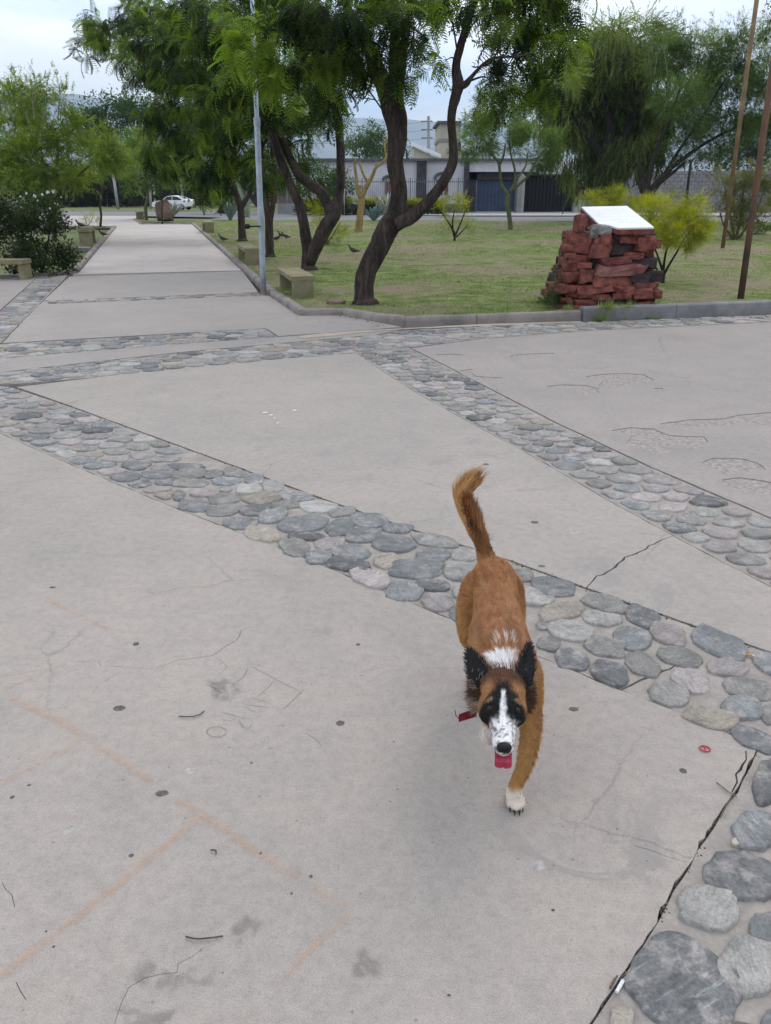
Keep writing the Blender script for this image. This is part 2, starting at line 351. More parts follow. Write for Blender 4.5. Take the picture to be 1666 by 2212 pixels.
def plate(name, outline, holes, z, m, parent=None, depth=0.06, hz=None, hm=None, hd=None):
    """flat plate with a thickness; holes: outlines cut into its top, each with its own depth and floor material slot"""
    def ccw(p): return p if sum(p[i].x*p[(i+1) % len(p)].y-p[(i+1) % len(p)].x*p[i].y for i in range(len(p))) > 0 else p[::-1]
    pts = ccw(list(outline)); holes = [ccw(list(h)) for h in holes]; faces = [list(range(len(pts)))]
    for h in holes:
        n = len(pts); pts += h; faces.append(list(range(n, n+len(h))))
    r = delaunay_2d_cdt(pts, [], faces, 1, 1e-5)
    v2, f2, orf = r[0], r[2], r[5]
    V = []; F = []; MI = []; idx = {}
    def vid(i, zz):
        k = (i, round(zz, 5))
        if k not in idx: idx[k] = len(V); V.append(Vector((v2[i].x, v2[i].y, zz)))
        return idx[k]
    lev = []
    for f, o in zip(f2, orf):
        hs = [x for x in o if x > 0]
        if 0 not in o: lev.append(None)
        elif hs: lev.append((z-hd[hs[0]-1], hm[hs[0]-1]))
        else: lev.append((z, 0))
    em = {}
    for fi, f in enumerate(f2):
        if lev[fi] is None: continue
        F.append(tuple(vid(i, lev[fi][0]) for i in f)); MI.append(lev[fi][1])
        for k in range(len(f)): em[(f[k], f[(k+1) % len(f)])] = fi
    for (a, b), fi in em.items():
        z0 = lev[fi][0]; o = em.get((b, a)); z1 = lev[o][0] if o is not None else z-depth
        if z0 > z1+1e-6:
            F.append((vid(b, z0), vid(a, z0), vid(a, z1), vid(b, z1))); MI.append(0)
    ob = mesh(name, V, F, m, parent)
    for p, mi in zip(ob.data.polygons, MI): p.material_index = mi
    return ob
def strip(pts, wd, seed=0, jag=0.5):
    """closed thin crack outline round a polyline of places"""
    P2 = []
    for a, b in zip(pts[:-1], pts[1:]):
        k = max(1, int((b-a).length/0.03))
        for j in range(k): P2.append(a+(b-a)*(j/k))
    P2.append(pts[-1]); L_, R_ = [], []; n = len(P2)
    for i, q in enumerate(P2):
        d = (P2[min(i+1, n-1)]-P2[max(i-1, 0)]).normalized(); nr = Vector((-d.y, d.x))
        ww = wd*(0.35+0.65*math.sin(math.pi*min(1, max(0.08, (i+0.5)/n))))*(1+jag*mnoise.noise(Vector((q.x*30, q.y*30, seed))))
        off = nr*mnoise.noise(Vector((q.x*22, q.y*22, seed+5)))*0.012
        L_.append(q+off+nr*ww/2); R_.append(q+off-nr*ww/2)
    return L_+R_[::-1]
A_UP = [(-205, 851), (0, 834), (28, 836), (160, 880), (300, 931), (500, 1004), (700, 1078), (900, 1147), (1110, 1213), (1260, 1268), (1480, 1345), (1666, 1410), (2300, 1640)]
A_LOW = [(-207, 852), (0, 935), (110, 984), (250, 1044), (400, 1105), (550, 1162), (700, 1222), (900, 1306), (1010, 1352), (1170, 1420), (1330, 1486), (1440, 1527), (1560, 1577), (1640, 1614)]
C_LEFT = [(1640, 1614), (1612, 1668), (1560, 1750), (1524, 1810), (1490, 1868), (1440, 1950), (1400, 2020), (1366, 2075), (1330, 2130), (1275, 2212), (1140, 2430), (900, 2800)]
B_UP = [(882, 750), (960, 788), (1040, 830), (1120, 871), (1200, 912), (1400, 1006), (1666, 1119), (2100, 1302)]
B_LOW = [(772, 763), (830, 803), (900, 848), (1030, 920), (1170, 995), (1310, 1078), (1450, 1154), (1560, 1213), (1666, 1267), (2100, 1490)]
D_UP = [(-600, 862), (0, 805), (396, 761), (812, 724), (868, 713), (1030, 705), (1281, 695), (1666, 680), (2300, 656)]
D_LOW = [(-600, 888), (0, 831), (234, 812), (604, 776), (772, 763), (882, 750), (1031, 732), (1281, 713), (1666, 695), (2300, 669)]
E_UP = [(-600, 776), (0, 743), (575, 710)]
E_LOW = [(600, 727), (300, 750), (0, 775), (-600, 822)]
bed = mesh('plaza_bed', [Vector((v.x, v.y, -0.055)) for v in W([(-2500, 1000), (-700, 590), (150, 590), (530, 583), (650, 682), (2600, 640), (8, -1, 'w'), (8, -3, 'w'), (-8, -3, 'w')])], [tuple(range(9))[::-1]], M_SOIL); bed['kind'] = 'structure'
plaza = empty('plaza', (0, 0, 0), kind='structure')
z8 = lambda L_: [(x*0.5534, 1247.3+y*0.5534) for x, y in L_]
cracks1 = [(z8([(570, 358), (640, 345), (700, 322), (780, 308), (835, 305), (880, 270), (930, 240), (940, 205), (1010, 190)]), .0045),
           (z8([(280, 330), (380, 325), (395, 345), (480, 348), (566, 358)]), .003), (z8([(838, 310), (890, 350), (850, 385)]), .0025),
           (z8([(478, 366), (400, 410), (350, 465)]), .002), (z8([(5, 380), (60, 382), (120, 366), (170, 360)]), .0025),
           ([(1372, 1826), (1410, 1838), (1440, 1850), (1484, 1866)], .0035), (z8([(440, 1744), (500, 1600), (560, 1560), (690, 1540), (700, 1510), (800, 1445)]), .003),
           (z8([(10, 1190), (45, 1240), (65, 1285)]), .003), (z8([(60, 1580), (100, 1650)]), .003), (z8([(1190, 610), (1230, 630), (1260, 660)]), .003),
           ([(1585, 1712), (1596, 1690), (1590, 1672), (1610, 1640), (1612, 1622)], .012)]
def cr(lst, seed=0): return [strip(W(p), wd, seed+i) for i, (p, wd) in enumerate(lst)]
def mkslab(pts, m, holes=(), hm=(), hd=(), amp=0.004, inset=0.002, seed=0, mats=None, z=0.0, step=0.05):
    return plate('concrete_slab', rough(W(pts), amp, inset, step, seed), list(holes), z, [m, M_SOIL, M_SPALL], plaza, 0.055, hm=list(hm), hd=list(hd))
h1 = cr([(p, w_*.62) for p, w_ in cracks1])
s1 = mkslab([(-1500, 975), (-600, 889)]+A_LOW[:-1]+C_LEFT+[(-0.3, -1.2, 'w'), (-7, -1.2, 'w')], M_CON[0], h1, [1]*len(h1), [0.007]*len(h1), amp=0.007, inset=0.004, seed=1, step=0.025)
h2 = cr([([(1264, 1272), (1290, 1245), (1312, 1236), (1330, 1225), (1350, 1204), (1375, 1195), (1396, 1184), (1420, 1170), (1455, 1157)], .011),
         ([(350, 1447-300), (352, 1148)], .001)][:1], 40)
s2 = mkslab([(36, 836), (0+234, 812), (604, 776)]+B_LOW+[(2100, 1562)]+A_UP[3:-1][::-1], M_CON[1], h2, [1], [0.04], amp=0.006, inset=0.006, seed=2)
z6 = lambda L_: W([(759.2+x*.5443, 650.8+y*.5443) for x, y in L_])
SP = [[(930,300),(1000,288),(1080,285),(1160,290),(1200,310),(1190,325),(1120,325),(1080,340),(1020,352),(980,335),(1000,315)],
      [(770,338),(850,330),(930,332),(985,347),(985,365),(930,372),(890,360),(870,345)],
      [(1030,512),(1110,500),(1200,505),(1260,530),(1330,535),(1400,537),(1415,555),(1390,580),(1350,588),(1290,565),(1260,600),(1200,605),(1130,590),(1095,560),(1110,530),(1060,520)],
      [(1220,487),(1330,470),(1480,465),(1540,450),(1666,440),(1900,440),(1900,500),(1666,495),(1560,480),(1460,495),(1300,497)],
      [(1390,640),(1430,622),(1560,625),(1610,640),(1645,668),(1600,675),(1480,685),(1440,660)],
      [(1470,708),(1540,698),(1640,712),(1760,740),(1760,780),(1640,770),(1530,750),(1490,730)],
      [(325,213),(400,208),(450,214),(380,217)], [(625,218),(660,210),(800,204),(805,209),(640,220)],
      [(430,275),(480,268),(490,295),(600,303),(590,315),(500,318),(440,295)], [(1200,345),(1225,343),(1240,348),(1215,350)]]
h3 = [rough(z6(s), 0.02, 0, 0.03, 60+i, freq=6) for i, s in enumerate(SP)]
s3 = mkslab([(888, 752), (1031, 733), (1281, 714), (1666, 696), (2300, 671), (2700, 1100), (2100, 1290)]+B_UP[1:-1][::-1], M_CON[2], h3, [2]*len(h3), [0.006]*len(h3), amp=0.006, inset=0.008, seed=3)
s4 = mkslab([(-600, 823), (0, 775), (300, 750), (600, 728), (812, 713), (868, 709), (868, 712), (812, 723), (396, 760), (0, 804), (-600, 861)], M_CON[3], seed=4, inset=0.006)
s5 = mkslab([(5, 741), (575, 709), (601, 726), (812, 711), (868, 706), (803, 693), (739, 681), (646, 682), (583, 639), (572, 638), (120, 656), (83, 658)], M_CON[3], seed=5, inset=0.004, amp=0.01)
s6 = mkslab([(150, 597), (525, 586), (558, 631), (132, 649), (94, 649)], M_CON[3], seed=6, inset=0.004, amp=0.01)
s7 = mkslab([(84, 596), (19, 653), (-76, 741), (-600, 775), (-700, 640), (0, 601)], M_CON[2], seed=7, inset=0.004)
s8 = mkslab([(157, 594), (523, 585), (415, 485), (303, 485), (288, 474), (300, 467), (-100, 466), (-500, 466), (-500, 489), (105, 489), (252, 491), (171, 589)], M_CON[4], seed=8, inset=0.01, amp=0.01, z=0.012)

def bandbed(name, pts, seed, holes=(), amp=0.006, label=None):
    o = plate(name, rough(W(pts), amp, 0.006, 0.05, seed), list(holes), -0.004, [M_MORTAR, M_SOIL], None, 0.045, hm=[1]*len(holes), hd=[0.03]*len(holes))
    o['kind'] = 'structure'; return o
zA = lambda x, y: (1084.6+x*.3489, 1193+y*.3489)
zB = lambda x, y: (379.6+x*.3906, 1003.3+y*.3906)
zC = lambda x, y: (1138.9+x*.4364, 1247.3+y*.4364)
ha = cr([([zA(735, 850), zA(800, 818), zA(860, 785), zA(960, 748), zA(1075, 700)], .014)], 80)
bandA = bandbed('cobble_band', A_UP[:-1]+[(2300, 1640), (2600, 2900), (1050, 2900), (905, 2802)]+C_LEFT[:-1][::-1]+A_LOW[:-1][::-1], 21, ha)
bandB = bandbed('cobble_band', B_UP+B_LOW[::-1], 22)
bandD = bandbed('cobble_band', D_UP+D_LOW[::-1], 23)
bandE = bandbed('cobble_band', E_UP+E_LOW, 24)
bandF = bandbed('cobble_band', [(86, 594), (147, 595), (92, 650), (83, 658), (3, 740), (-72, 740), (21, 653)], 25)
bandG = bandbed('cobble_band', [(93, 650), (130, 650), (558, 632), (571, 638), (120, 656), (84, 658)], 26, amp=0.003)

def stone_mesh(poly, h, seed, parent, m, rings=3):
    """poly: outline places (ccw); a worn river stone: steep shoulder, slightly tilted, uneven top"""
    n = len(poly); c = sum(poly, Vector((0, 0)))/n; V = []; F = []
    tx, ty = random.uniform(-.03, .03), random.uniform(-.03, .03)
    prof = [(1.0, -0.012), (0.978, 0.55*h), (0.90, 0.92*h), (0.50, h)]
    for k, (s, z) in enumerate(prof):
        for q in poly:
            e = c+(q-c)*s; nz_ = mnoise.noise(Vector((e.x*16, e.y*16, seed)))*0.006 if k > 0 else 0
            V.append((e.x, e.y, z+nz_+(tx*(e.x-c.x)+ty*(e.y-c.y) if k else 0)))
    V.append((c.x, c.y, h*1.02))
    for k in range(3):
        for i in range(n): F.append((k*n+i, k*n+(i+1) % n, (k+1)*n+(i+1) % n, (k+1)*n+i))
    for i in range(n): F.append((3*n+i, 3*n+(i+1) % n, 4*n))
    o = mesh('cobblestone', V, F, m, parent, (c.x, c.y, 0), True)
    return o
def traced(lst, zf, sc, parent, n=24, hh=0.009, fs=1.13):
    for i, (x, y, rx, ry, rot, col) in enumerate(lst):
        ca, sa = math.cos(R(rot)), math.sin(R(rot)); pl = []; sd_ = x*0.37+y
        pw = random.uniform(0.78, 0.98)
        for k in range(n):
            a = -2*math.pi*k/n; c_, s_ = math.cos(a), math.sin(a)
            u = math.copysign(abs(c_)**pw, c_)*rx; v = math.copysign(abs(s_)**pw, s_)*ry
            f = fs+0.20*mnoise.noise(Vector((c_*1.3, s_*1.3, sd_)))+0.15*mnoise.noise(Vector((c_*2.6, s_*2.6, sd_)))+0.06*mnoise.noise(Vector((c_*6, s_*6, sd_)))
            pl.append(G(*zf(x+(u*ca-v*sa)*f, y+(u*sa+v*ca)*f)).to_2d())
        ar = sum(pl[k].x*pl[(k+1) % n].y-pl[(k+1) % n].x*pl[k].y for k in range(n))
        if ar < 0: pl = pl[::-1]
        stone_mesh(pl, hh*random.uniform(.6, 1.25), sd_, parent, M_ST[col])
SA = [(130,140,60,36,8,'g'),(325,215,125,50,8,'b'),(215,275,100,50,5,'l'),(372,365,130,50,-15,'t'),(635,320,125,48,15,'g'),(612,410,112,42,10,'g'),
 (880,400,105,52,20,'d'),(425,485,122,58,10,'l'),(250,455,35,25,0,'g'),(290,565,70,42,5,'g'),(430,665,98,60,15,'d'),(635,590,115,50,15,'g'),(805,532,118,70,10,'b'),
 (1030,510,108,58,20,'p'),(1350,568,168,66,25,'b'),(870,695,105,60,25,'g'),(1100,650,128,52,12,'g'),(1400,715,120,52,5,'p'),(1655,690,100,56,25,'b'),(670,750,112,70,20,'d'),
 (1170,795,112,64,20,'p'),(1525,845,148,58,10,'g'),(1030,875,120,66,20,'l'),(1490,965,118,66,10,'b'),(1295,1030,160,58,12,'t'),(1670,1000,60,56,0,'g'),(1570,1165,158,58,22,'d'),(1800,560,60,30,20,'g'),(1790,860,80,50,10,'b')]
SB = [(80,55,85,27,-3,'g'),(60,14,98,16,0,'d'),(210,53,46,23,-5,'g'),(325,45,60,23,10,'g'),(80,105,88,20,0,'g'),(280,93,74,21,-3,'b'),(435,83,48,25,0,'b'),(155,157,64,23,-5,'p'),
 (275,138,32,16,0,'l'),(405,138,64,26,-5,'l'),(540,118,57,28,0,'l'),(20,165,30,17,0,'g'),(15,188,26,12,0,'b'),(272,192,82,27,-2,'g'),(480,190,98,29,-3,'t'),(665,175,88,26,5,'b'),
 (105,228,80,32,2,'b'),(265,255,92,29,-8,'g'),(440,252,86,29,-3,'d'),(610,225,74,21,-5,'g'),(790,235,98,31,0,'l'),(920,265,68,23,-8,'l'),(350,325,90,31,0,'b'),(540,285,74,35,-10,'b'),
 (710,330,124,44,-5,'b'),(1070,310,96,35,3,'b'),(475,385,93,36,10,'t'),(730,400,93,20,3,'d'),(910,350,76,43,-10,'b'),(1225,355,78,23,3,'b'),(1040,393,94,37,-3,'b'),(660,460,75,43,5,'g'),
 (855,437,78,26,-5,'p'),(1205,440,118,41,2,'b'),(1430,420,122,33,10,'g'),(790,515,66,35,-5,'b'),(965,487,97,41,3,'b'),(1420,503,83,38,0,'b'),(1600,500,66,35,0,'l'),(940,553,118,34,8,'d'),
 (1168,535,64,38,-5,'t'),(1330,582,144,50,0,'b'),(1570,590,78,52,5,'g'),(1075,630,102,46,12,'p'),(1420,668,93,31,5,'d'),(1268,706,95,46,3,'b'),(1580,700,45,38,0,'l'),(1450,765,86,43,5,'p'),(1600,840,80,46,20,'b'),
 (1700,740,60,35,5,'g'),(1740,660,60,35,5,'b'),(1735,820,60,40,5,'g')]
SCC = [(1200,1015,85,120,8,'d'),(1130,1252,112,104,20,'b'),(1035,1315,27,19,0,'t'),(1075,1480,190,122,15,'d'),(900,1635,165,105,12,'l'),(1185,1740,78,88,0,'b'),(775,2015,288,205,25,'d'),
 (1085,1935,140,165,30,'l'),(1240,2200,80,70,0,'b'),(470,2190,62,75,0,'t'),(1340,1230,80,100,0,'g'),(1400,1560,110,110,0,'b'),(700,2400,200,120,0,'g'),(1050,2300,130,90,0,'d')]
traced(SA, zA, 1, bandA); traced(SB, zB, 1, bandA, hh=0.010); traced(SCC, zC, 1, bandA, n=30, hh=0.009, fs=1.0)

def inpoly(p, poly):
    x, y = p; c = False; n = len(poly); j = n-1
    for i in range(n):
        a, b = poly[i], poly[j]
        if (a.y > y) != (b.y > y) and x < (b.x-a.x)*(y-a.y)/(b.y-a.y)+a.x: c = not c
        j = i
    return c
def clip(poly, m_, nrm):
    out = []; n = len(poly)
    for i in range(n):
        a, b = poly[i], poly[(i+1) % n]; da, db = (a-m_).dot(nrm), (b-m_).dot(nrm)
        if da <= 0: out.append(a)
        if da*db < 0: out.append(a+(b-a)*(da/(da-db)))
    return out
def pack(parent, pts, r0, limit=300, seed=0, elong=1.35, hh=0.010, gap=0.006):
    """irregular stones packed in a band: relaxed cells, shrunk and rounded"""
    rnd = random.Random(seed); poly = rough(W(pts), 0, 0.02, 5.0, 0)
    xs = [v.x for v in poly]; ys = [v.y for v in poly]; x0, x1, y0, y1 = min(xs), max(xs), min(ys), max(ys)
    S = []
    def dd(a, b): return math.hypot((a.x-b.x)/elong, a.y-b.y)
    tries = 0; grid = {}
    while tries < 26000:
        tries += 1; q = Vector((rnd.uniform(x0, x1), rnd.uniform(y0, y1)))
        if not inpoly(q, poly): continue
        r_ = r0*rnd.uniform(.72, 1.25); k = (int(q.x/(r0*3)), int(q.y/(r0*3)))
        if any(dd(q, s) < (r_+rs)*0.80 for a in (-1, 0, 1) for b in (-1, 0, 1) for s, rs in grid.get((k[0]+a, k[1]+b), ())): continue
        S.append(q); grid.setdefault(k, []).append((q, r_))
    seg = [(poly[i], poly[(i+1) % len(poly)]) for i in range(len(poly))]
    cells = []
    for it in range(3):
        cells = []
        for q in S:
            nb = sorted(S, key=lambda s: dd(q, s))[1:13]; R_ = r0*2.2
            c = [q+Vector((math.cos(-a*math.pi/6)*R_*elong, math.sin(-a*math.pi/6)*R_)) for a in range(12)][::-1]
            for s in nb:
                d = s-q; d2 = Vector((d.x/elong**2, d.y))
                c = clip(c, (q+s)/2, d2.normalized())
                if len(c) < 3: break
            for a, b in seg:
                if len(c) < 3: break
                e = (b-a).normalized(); nr = Vector((e.y, -e.x))
                # distance to the edge line, near edges only
                t_ = (q-a).dot(e)
                if -0.1 < t_ < (b-a).length+0.1 and abs((q-a).dot(nr)) < r0*3:
                    if (q-a).dot(nr) > 0: nr = -nr
                    c = clip(c, a, nr)
            cells.append(c)
        if it < 2: S = [sum(c, Vector((0, 0)))/len(c) if len(c) > 2 and inpoly(sum(c, Vector((0, 0)))/len(c), poly) else q for q, c in zip(S, cells)]
    order = sorted(range(len(S)), key=lambda i: S[i].length); extra = MB(); cnt = 0
    for i in order:
        c = cells[i]
        if len(c) < 3: continue
        q = sum(c, Vector((0, 0)))/len(c); n = 16 if q.length < 7 else 12; rad = []
        for k in range(n):
            a = 2*math.pi*k/n; d = Vector((math.cos(a), math.sin(a))); t_ = 9
            for j in range(len(c)):
                p1, p2 = c[j], c[(j+1) % len(c)]; e = p2-p1; den = d.x*e.y-d.y*e.x
                if abs(den) < 1e-9: continue
                u = ((p1-q).x*e.y-(p1-q).y*e.x)/den; w_ = ((p1-q).x*d.y-(p1-q).y*d.x)/den
                if u > 0 and -1e-6 <= w_ <= 1+1e-6: t_ = min(t_, u)
            rad.append(t_)
        if min(rad) > 5 or max(rad) > 5: continue
        # round the corners: cap long radii, smooth
        md = sorted(rad)[n//2]; rad = [min(x, md*1.6) for x in rad]
        for _ in range(1): rad = [0.25*rad[k-1]+0.5*rad[k]+0.25*rad[(k+1) % n] for k in range(n)]
        sh = rnd.uniform(.84, 1.0)
        rad = [max(0.01, (x-gap)*sh*(1+0.16*mnoise.noise(Vector((math.cos(k)*2, math.sin(k)*2, i))))) for k, x in enumerate(rad)]
        pl = [q+Vector((math.cos(2*math.pi*k/n), math.sin(2*math.pi*k/n)))*rad[k] for k in range(n)]
        if cnt < limit: stone_mesh(pl, hh*rnd.uniform(.5, 1.3), i+seed, parent, M_ST[rnd.choice(STC)])
        else:
            nn = len(pl); zz = hh*rnd.uniform(.5, 1.2)
            extra.add([(v.x, v.y, -.02) for v in pl]+[((q+(v-q)*.9).x, (q+(v-q)*.9).y, zz*.7) for v in pl]+[((q+(v-q)*.5).x, (q+(v-q)*.5).y, zz) for v in pl],
                      [(k, (k+1) % nn, nn+(k+1) % nn, nn+k) for k in range(nn)]+[(nn+k, nn+(k+1) % nn, 2*nn+(k+1) % nn, 2*nn+k) for k in range(nn)]+[tuple(range(2*nn, 3*nn))])
        cnt += 1
    if extra.v:
        o = extra.out('far_cobbles', M_ST['g'], parent, smooth=True); o['kind'] = 'stuff'
    return cnt
n1 = pack(bandA, [(-203, 853), (0, 834), (28, 836), (160, 880), (300, 931), (408, 971), (362, 1088), (250, 1044), (110, 984), (0, 935), (-150, 876)], 0.090, seed=1)
n2 = pack(bandB, [(890, 755)]+B_UP[1:-1]+[(1750, 1154), (1750, 1312), (1666, 1267)]+B_LOW[:-2][::-1], 0.088, seed=2)
n3 = pack(bandD, [(-60, 811), (396, 761), (812, 724), (868, 713), (1030, 705), (1281, 695), (1666, 680), (1760, 676), (1760, 691), (1666, 695), (1281, 713), (1031, 732), (882, 750), (772, 763), (604, 776), (234, 812), (-60, 836)], 0.105, seed=3)
n4 = pack(bandE, [(-60, 747), (575, 710), (600, 727), (300, 750), (-60, 780)], 0.12, seed=4)
n5 = pack(bandF, [(86, 594), (147, 595), (92, 650), (83, 658), (3, 740), (-72, 740), (21, 653)], 0.13, seed=5)
n6 = pack(bandG, [(100, 650), (130, 650), (558, 632), (571, 638), (120, 656), (100, 656)], 0.10, seed=6)
print('stones', n1, n2, n3, n4, n5, n6)

# ---------------------------------------------------------------- kerbs
def kerb(pts, h, wd, m, seg=1.2, side=1, seed=0, hend=None):
    k_ = empty('kerb', (0, 0, 0), kind='structure'); q = W(pts); tot = sum((b-a).length for a, b in zip(q[:-1], q[1:])); run = 0
    for i, (a, b) in enumerate(zip(q[:-1], q[1:])):
        d = b-a; L_ = d.length; e = d/L_; nr = Vector((-e.y, e.x))*side
        pe = (q[i]-q[i-1]).normalized() if i else e; ne = (q[i+2]-q[i+1]).normalized() if i+2 < len(q) else e
        k = max(1, round(L_/seg))
        for j in range(k):
            p0, p1 = a+d*(j/k), a+d*((j+1)/k); V = []; cs = 9
            m0 = (e+pe).normalized() if j == 0 else e; m1 = (e+ne).normalized() if j == k-1 else e
            for t_ in range(cs+1):
                f = t_/cs; c = p0+(p1-p0)*f; mm = (m0*(1-f)+m1*f); nn = Vector((-mm.y, mm.x))*side
                nn = nn/max(.5, nn.dot(nr)/1.0) if nn.length > 0 else nr
                hh = h if hend is None else h+(hend-h)*((run+(L_/k)*f)/tot)
                g = 0.004 if t_ in (0, cs) else 0.0; c = c+(e*g if t_ == 0 else -e*g)
                w0 = mnoise.noise(Vector((c.x*4, c.y*4, seed)))*0.012; w1 = mnoise.noise(Vector((c.x*5, c.y*5, seed+9)))*0.009
                for o_, z_ in ((0.0+w0, -.05), (0.004+w0, hh*.55), (0.012+w0*.5, hh-.018+w1), (0.03, hh+w1), (wd-.02, hh+w1), (wd, hh-.02), (wd, -.05)):
                    V.append((c.x+nn.x*o_, c.y+nn.y*o_, z_))
            F = []
            for t_ in range(cs):
                for r_ in range(6):
                    f_ = (t_*7+r_, t_*7+r_+1, (t_+1)*7+r_+1, (t_+1)*7+r_); F.append(f_ if side > 0 else f_[::-1])
            F.append(tuple(range(7))); F.append(tuple(cs*7+r_ for r_ in range(7))[::-1])
            mesh('kerb_stone', V, F, m, k_)
            run += L_/k
    return k_
kerb([(414, 484), (524, 585), (585, 640), (646, 682)], 0.07, 0.15, M_KERB, 1.4, 1, 1, hend=0.085)
kerb([(646, 682), (739, 681), (803, 693), (875, 702), (1030, 700), (1256, 693)], 0.085, 0.15, M_KERB, 1.2, 1, 2, hend=0.135)
kerb([(1260, 694), (1460, 687), (1666, 679), (2300, 655), (2900, 632)], 0.185, 0.17, M_KERBG, 1.5, 1, 3, hend=0.20)
kerb([(252, 491), (171, 588)], 0.08, 0.15, M_KERB, 1.4, -1, 4)
kerb([(168, 592), (0, 601), (-500, 625)], 0.055, 0.15, M_KERB, 1.6, -1, 5)
kerb([(-500, 489), (105, 489.5), (250, 490.5)], 0.05, 0.14, M_KERB, 2.0, -1, 6)
kerb([(414, 484), (303, 484.5), (289, 475)], 0.05, 0.14, M_KERB, 2.0, -1, 7)
# ---------------------------------------------------------------- lawns
def lawnz(x, y):
    f = min(1, max(0, (x+1.4)/4.35)); g = min(1, max(0, (x-2.95)/.5)); n = max(0, 1-max(0, y-11)/22)
    return 0.052+(0.048*f+.060*g)*n*n+0.02*mnoise.noise(Vector((x*.5, y*.5, 3)))*min(1, max(0, (y-12)/3))
def lawn(name, pts, zf, m=None):
    poly = rough(W(pts), 0, 0, 0.5, 0); n0 = len(poly); P_ = list(poly)
    xs = [v.x for v in poly]; ys = [v.y for v in poly]; y = min(ys)
    while y < max(ys):
        st = max(0.35, (y-8)*0.06); x = max(-25, min(xs))
        while x < min(45, max(xs)):
            q = Vector((x+random.uniform(-.1, .1)*st, y+random.uniform(-.1, .1)*st))
            if inpoly(q, poly): P_.append(q)
            x += st
        y += st
    r = delaunay_2d_cdt(P_, [], [list(range(n0))], 2, 1e-5)
    F = [f for f, o in zip(r[2], r[5]) if o]
    o = mesh(name, [(v.x, v.y, zf(v.x, v.y)) for v in r[0]], F, m or M_LAWN, smooth=True); o['kind'] = 'structure'; return o
LAWN_R = [(416, 484), (526, 585), (587, 640), (649, 680.5), (739, 679.5), (804, 691), (877, 700), (1030, 698), (1256, 691), (1262, 691), (1666, 676), (2300, 652), (2900, 625), (2900, 483), (1666, 481), (427, 476)]
LAWN_L = [(251, 491), (170, 588), (166, 590), (0, 599), (-500, 623), (-500, 490), (105, 490)]
LAWN_C = [(413, 483), (304, 483), (289, 474), (300, 467.5), (480, 470), (426, 476.5)]
lawn('lawn', LAWN_R, lawnz); lawn('lawn', LAWN_L, lambda x, y: 0.04); lawn('lawn', LAWN_C, lambda x, y: 0.035)
# bare soil strip behind the grey kerb and worn patches, laid on the turf
def patch(name, pts, dz, m, amp=.06, zf=lawnz):
    pl = rough(W(pts, 0.14), amp, 0, 0.12, len(pts), freq=2.5)
    xs = [v.x for v in pl]; ys = [v.y for v in pl]; P_ = list(pl); x = min(xs)
    while x < max(xs):
        y = min(ys)
        while y < max(ys):
            if inpoly((x, y), pl): P_.append(Vector((x, y)))
            y += .3
        x += .3
    r = delaunay_2d_cdt(P_, [], [list(range(len(pl)))], 2, 1e-5)
    F = [f for f, o in zip(r[2], r[5]) if o]
    o = mesh(name, [(v.x, v.y, zf(v.x, v.y)+dz) for v in r[0]], F, m, smooth=True); o['kind'] = 'structure'; return o
patch('bare_soil', [(1440, 650), (1500, 641), (1560, 639), (1666, 633), (2300, 612), (2300, 634), (1666, 655), (1430, 664)], .012, M_EARTH)
patch('bare_soil', [(1010, 514), (1060, 508), (1110, 507), (1120, 513), (1060, 520), (1015, 521)], .012, M_EARTH, .15)
patch('bare_soil', [(450, 502), (520, 501), (600, 503), (600, 506), (520, 506)], .012, M_EARTH, .12)
mesh('sand', [(v.x, v.y, 0.0045) for v in rough(W([(642, 727), (700, 720), (812, 713), (1040, 700.5), (1257, 694.5), (1257, 696.5), (1040, 705), (868, 711.5), (760, 721), (700, 728), (655, 732)]), .02, 0, .08, 3)], [tuple(range(len(rough(W([(642, 727), (700, 720), (812, 713), (1040, 700.5), (1257, 694.5), (1257, 696.5), (1040, 705), (868, 711.5), (760, 721), (700, 728), (655, 732)]), .02, 0, .08, 3))))], simple('sand_dust', (0.50, 0.41, 0.31), (0.42, 0.34, 0.27), 5, 1.0, 0.2))['kind'] = 'structure'
# ---------------------------------------------------------------- road, far pavement, verge
def sheet(name, pts, z, m):
    q = W(pts); o = mesh(name, [(v.x, v.y, z) for v in q], [tuple(range(len(q)))[::-1]], m); o['kind'] = 'structure'; return o
sheet('road', [(-1500, 456.5), (300, 456.5), (640, 459), (1000, 467), (3400, 467), (3400, 479), (1250, 479), (1000, 479), (700, 477.5), (427, 475.5), (480, 469), (300, 466), (-1500, 466)], -.02, M_ROAD)
sheet('pavement', [(620, 461), (760, 461.5), (960, 459), (1260, 458.5), (3400, 459), (3400, 466.6), (1000, 466.6), (780, 463.5), (640, 463)], 0.03, M_WALK)
sheet('pavement', [(455, 478), (427, 475.8), (700, 478), (1000, 479.5), (3400, 479.5), (3400, 481), (1000, 480.8), (700, 480)], 0.04, M_WALK)
def verge(): return None
